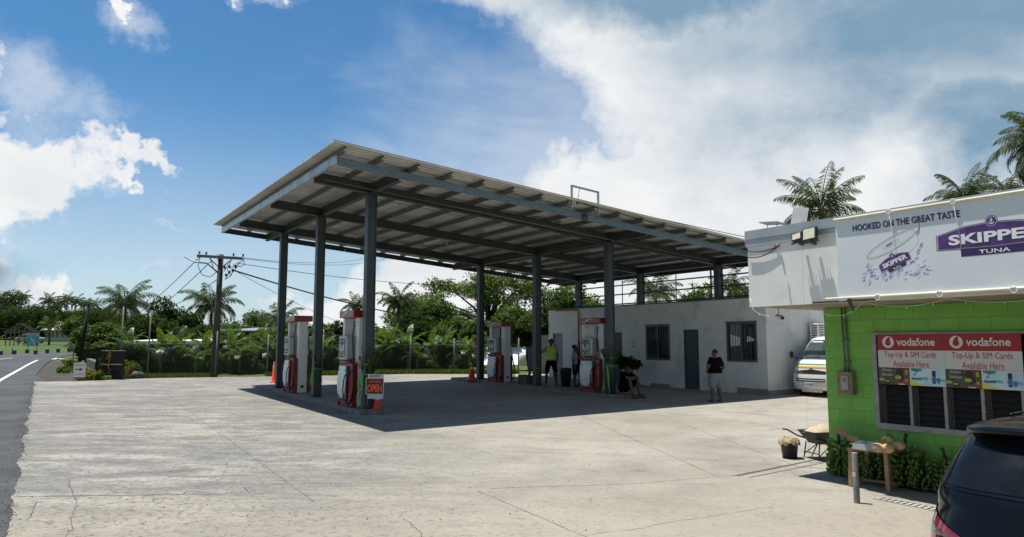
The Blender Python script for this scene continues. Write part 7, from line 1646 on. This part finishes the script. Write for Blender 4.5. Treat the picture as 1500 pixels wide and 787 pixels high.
for i, (lb, u, v, Y, wd, nl, lv, sz, lm, cb) in enumerate(TL_):
    P, h_ = at(u, Y, v); tree(lb, P, h_, wd, nl, lv, sz, lm, 200+i, .14+h_*.012, cb)
# far treeline: individually placed copies of three trees
protos = []
FG = 'trees of the far treeline'
k_ = 0
specs = [(-60, 436, 150), (-25, 440, 160), (68, 452, 150), (90, 458, 146), (112, 455, 152), (135, 452, 160), (158, 455, 150), (182, 458, 140), (205, 461, 130), (60, 466, 138), (80, 470, 140), (128, 468, 136), (170, 470, 125), (228, 466, 120), (250, 470, 110), (285, 476, 105), (330, 478, 100), (350, 486, 90), (425, 480, 95), (450, 484, 90), (500, 486, 88), (545, 488, 85), (575, 488, 90), (610, 490, 80), (650, 488, 95), (690, 488, 100), (730, 486, 100), (770, 480, 100), (880, 470, 110), (930, 470, 110)]
words = ['first', 'second', 'third', 'fourth', 'fifth', 'sixth', 'seventh', 'eighth', 'ninth', 'tenth', 'eleventh', 'twelfth', 'thirteenth', 'fourteenth', 'fifteenth', 'sixteenth', 'seventeenth', 'eighteenth', 'nineteenth', 'twentieth', 'twenty-first', 'twenty-second', 'twenty-third', 'twenty-fourth', 'twenty-fifth', 'twenty-sixth', 'twenty-seventh', 'twenty-eighth', 'twenty-ninth', 'thirtieth']
order = sorted(range(len(specs)), key=lambda i: specs[i][0])
for rank, i in enumerate(order):
    u, v, Y = specs[i]; P, h_ = at(u, Y, v); lb = 'dark background tree of the far treeline, %s counted from the left' % words[rank]
    if len(protos) < 4: t = tree(lb, P, 10, 13, 16, 12000, .23, (L_DARK, L_MID, L_DARK, L_MID)[len(protos)], 300+len(protos), .25, .04, FG, name='background_tree'); protos.append(t); t.scale = (h_/10*1.15, h_/10*1.15, h_/10); t.rotation_euler = (0, 0, i*1.1)
    else: dup(protos[(i*7+3) % 4], P, i*2.1, lb, FG, (h_/10*1.2, h_/10*1.2, h_/10))
# banana plants along the fence
def banana_leaf(mb, base, a, e0, L, w_, dr, r, mi=0):
    p = Vector(base); el = e0; n = 12; pts = []; 
    for i in range(n+1): pts.append(p.copy()); el -= dr/n*(.3+1.5*i/n); p = p+Vector((cos(a)*cos(el), sin(a)*cos(el), sin(el)))*L/n
    mb.tube(pts, [.022*(1-.8*i/n)+.003 for i in range(n+1)], 4, 1, cap=False)
    for i in range(1, n):
        d = (pts[i+1]-pts[i]).normalized(); sd = d.cross(Vector((0, 0, 1))); sd = sd.normalized() if sd.length > .05 else Vector((-sin(a), cos(a), 0)); up = sd.cross(d)
        wa = w_*sin(pi*min(.97, .10+.88*(i-1)/(n-1)))**.6; wb = w_*sin(pi*min(.97, .10+.88*(i)/(n-1)))**.6
        for sg in (-1, 1):
            tr = .93 if r.random() < .75 else .72; sag_ = .25+r.random()*.35
            q = [pts[i], pts[i].lerp(pts[i+1], tr), pts[i].lerp(pts[i+1], tr)+sd*sg*wb+up*wb*.25-Vector((0, 0, wb*sag_))+d*.05, pts[i]+sd*sg*wa+up*wa*.25-Vector((0, 0, wa*sag_))+d*.05]
            mb.add(q, [(0, 1, 2, 3)], 0)
def banana_plant(label, P, hgt, seed, nl=8):
    r = random.Random(seed); t = thing('banana_plant', label, 'banana plant', P, r.uniform(0, 6), 'banana plants behind the fence'); m_ = MB(); st0 = hgt*.42
    m_.tube([(0, 0, -.1), (.03, 0, st0*.6), (0, 0, st0)], [.10, .085, .05], 8); m_.build('stem', mat('banana_stem', (.10, .12, .04), .7, var=.4, scale=6), t)
    m_ = MB()
    for i in range(nl): a = i*2.4+r.uniform(-.3, .3); f = i/nl; banana_leaf(m_, (0, 0, st0-.1), a, radians(88-55*f+r.uniform(-6, 6)), hgt*.62*r.uniform(.85, 1.1), .24*hgt/2.6, .9+1.3*f, r)
    m_.build('leaves', [L_BAN, L_LITE], t); return t
bps = []
spots = [(188, 40, 488, 'rightmost edge of the black stall'), (205, 37.5, 492, 0), (238, 36.5, 480, 0), (262, 39, 486, 0), (288, 36, 500, 0), (300, 38.5, 482, 0), (338, 38.5, 488, 0), (352, 36.8, 505, 0), (372, 40, 490, 0), (395, 38.5, 488, 0), (448, 40, 482, 0), (470, 38.5, 474, 0), (556, 41, 470, 0), (572, 39.5, 478, 0), (598, 38.8, 486, 0), (612, 38.2, 500, 0), (632, 41, 484, 0), (652, 40, 482, 0), (678, 39.3, 486, 0), (692, 39.6, 498, 0)]
near_ = ['leftmost banana plant behind the fence right of the black stall', 'banana plant behind the second tall fence post from the left', 'large banana plant with an upright leaf between the tall fence posts', 'banana plant over the long white sheet roof', 'low banana plant in front of the white sheet roof', 'banana plant immediately left of the utility pole', 'banana plant immediately right of the utility pole', 'low banana plant right of the utility pole foot', 'banana plant in front of the lattice house', 'banana plant left of the pump with red nozzle', 'banana plant right of the pump with red nozzle', 'tall banana plant behind the middle near column', 'tall banana plant right of the open sign', 'second banana plant right of the open sign', 'banana plant at the middle fence post behind the slab', 'low banana plant right of the middle fence post', 'banana plant below the dense green tree', 'broad banana plant left of the far island cone', 'banana plant above the far island cone', 'small banana plant by the white shed corner']
for i, (u, Y, v, _) in enumerate(spots):
    P, h_ = at(u, Y, v-12+((i*5) % 7)*2); 
    if i < 4: t = banana_plant(near_[i], P, 2.6, 400+i, 9); bps.append(t); t.scale = (h_/2.6,)*3
    else: dup(bps[(i*3+1) % 4], P, i*1.9, near_[i], None, h_/2.6)
# shrubs filling behind the fence
hb_ = []
def shrub(label, P, seed, lm):
    r = random.Random(seed); t = thing('fence_shrub', label, 'shrub', P, 0, 'shrubs behind the chain link fence'); lobes = []
    for i in range(12): lobes.append(((r.uniform(-.75, .75), r.uniform(-.4, .4), r.uniform(.25, 1.45)), (r.uniform(.35, .55), .4, r.uniform(.3, .42))))
    for i in range(4): lobes.append(((-.8+.53*i, 0, .28), (.42, .4, .36)))
    m_ = MB()
    for i in range(5): m_.tube([(r.uniform(-.3, .3), 0, -.1), (r.uniform(-.6, .6), r.uniform(-.2, .2), 1.1)], [.03, .012], 6)
    m_.build('stem', M_BRK, t); quads(cloud(lobes, 5200, .085, np.random.default_rng(seed)), 'foliage', lm, t); return t
sh_ = [(180, 36.5, 507), (200, 38.5, 510), (222, 37, 508), (243, 38.5, 507), (262, 36.6, 512), (283, 38, 510), (303, 37, 509), (325, 38.6, 508), (345, 38, 505), (362, 37.3, 511), (380, 38.2, 505), (402, 38, 506), (425, 38.6, 504), (447, 38, 506), (468, 39, 502), (492, 38.4, 505), (515, 39, 506), (538, 38.4, 504), (560, 39.6, 505), (582, 39, 503), (605, 39.6, 505), (625, 39.2, 508), (645, 40, 504), (664, 39.4, 510), (676, 38.8, 516)]
shw = sorted(range(len(sh_)), key=lambda i: sh_[i][0])
for rank, i in enumerate(shw):
    u, Y, v = sh_[i]; P, h_ = at(u, Y, v-6+((i*5) % 9)*2.2); lb = 'leafy shrub behind the chain link fence, %s counted from the left' % words[rank]
    if len(hb_) < 3: t = shrub(lb, P, 500+len(hb_), (L_DARK, L_MID, L_DARK)[len(hb_)]); hb_.append(t)
    else: t = dup(hb_[(i*5+1) % 3], P, i*1.7, lb)
    t.scale = (h_/1.8,)*3; t.rotation_euler = (0, 0, (i % 2)*pi+.2*sin(i))
# croton and flower shrubs by the road corner
for i, (u, v, vt, wd, lm, lb) in enumerate(((132, 556, 541, .9, L_CROT, 'red and yellow croton bush right of the entrance board'), (146, 557, 543, .55, L_LITE, 'pale yellow-green croton between the entrance board and the stall'), (93, 546, 536, .8, L_LITE, 'light green weed clump left of the entrance board'), (104, 538, 527, .8, L_MID, 'weed clump at the foot of the leaning pole'), (181, 551, 526, 1.0, L_CROT, 'yellow and red leaved shrub just behind the fence end'), (192, 550, 528, 1.1, L_MID, 'green shrub behind the fence right of the yellow leaved one'))):
    P = G(u, v); h_ = WY(u, vt, P[1])[2]-P[2]; tree(lb, P, h_, wd, 7, 900, .05, lm, 600+i, .02, .05, None, 'shrub', 'low_shrub')
# potted palm by the seated person
P = G(921, 566); P[2] += 0; t = thing('potted_plant', 'bushy dark plant on a stand behind the seated person', 'plant', P)
zz_ = WY(921, 532, P[1])[2]-P[2]
lob = [((0, 0, zz_), (.42, .3, .24)), ((.22, 0, zz_-.05), (.32, .25, .18)), ((-.25, 0, zz_+.08), (.25, .22, .2))]
quads(cloud(lob, 900, .085, np.random.default_rng(5)), 'leaves', L_DARK, t)
m_ = MB(); 
for q in (-.12, 0, .12): m_.tube([(q*.8, 0, .62), (q, 0, zz_-.1)], .012, 5)
m_.lathe([(0, .35), (.14, .35), (.19, .62), (.17, .62), (0, .58)], (0, 0, 0), 16); 
for q in (-1, 1): m_.tube([(q*.12, .05, 0), (q*.10, .0, .36)], .015, 6); m_.tube([(q*.12, -.1, 0), (q*.10, -.05, .36)], .015, 6)
m_.build('pot_stand', M_GREYD, t)
# tumbled dark stone by the fence
P = G(201, 554); m_ = MB(); m_.ball((0, 0, .12), (.30, .22, .20), 14, 8, 0, .35, 2); o = m_.build('dark_stone', M_STN, None, P); tag(o, 'dark rounded stone at the foot of the tall fence posts', 'stone')
# grass: blades at verges (stuff)
def grass(name, polys, n, h_, m, seed):
    rng = np.random.default_rng(seed); pts = []
    for poly, k2 in polys:
        a = np.array(poly); lo = a.min(0); hi = a.max(0); got = []
        while len(got) < k2:
            p = lo+(hi-lo)*rng.random(2); ins = False; j = len(a)-1
            for i in range(len(a)):
                if (a[i][1] > p[1]) != (a[j][1] > p[1]) and p[0] < (a[j][0]-a[i][0])*(p[1]-a[i][1])/(a[j][1]-a[i][1])+a[i][0]: ins = not ins
                j = i
            if ins: got.append(p)
        pts += got
    pts = np.array(pts); k2 = len(pts); z = np.array([gz(*p) for p in pts])-.05; c = np.column_stack([pts, z]); an = rng.random(k2)*6.28; w_ = .012+.012*rng.random(k2); hh_ = h_*(.4+rng.random(k2)); d = np.column_stack([np.cos(an), np.sin(an), np.zeros(k2)]); ln = rng.normal(size=(k2, 3))*.35*hh_[:, None]; ln[:, 2] = 0
    up = np.column_stack([np.zeros(k2), np.zeros(k2), hh_]); Q = np.stack([c-d*w_[:, None], c+d*w_[:, None], c+up+ln+d*w_[:, None]*.2, c+up+ln-d*w_[:, None]*.2], 1)
    o = quads(Q, name, m); o['kind'] = 'stuff'; return o
L_GRS = leafmat('grass_blade', (.045, .075, .015), (.07, .11, .02), (.12, .14, .04))
grass('verge_grass', [([pxy(90, 529), pxy(112, 530), pxy(125, 540), pxy(150, 552), pxy(165, 556), pxy(112, 557.5), pxy(108, 546), pxy(97, 538)], 9000), ([pxy(168, 555), pxy(215, 552.5), pxy(310, 550.5), pxy(310, 549), pxy(215, 549), pxy(170, 550)], 9000)], 0, .13, L_GRS, 5)
kk_ = [tuple(qa), tuple(qb), tuple(qc), tuple(qc+np.array([0, -.55])), tuple(qb+np.array([0, -.5])), tuple(qa+np.array([0, -.35]))]
grass('kerb_weeds', [(kk_, 9000)], 0, .22, L_GRS, 6)
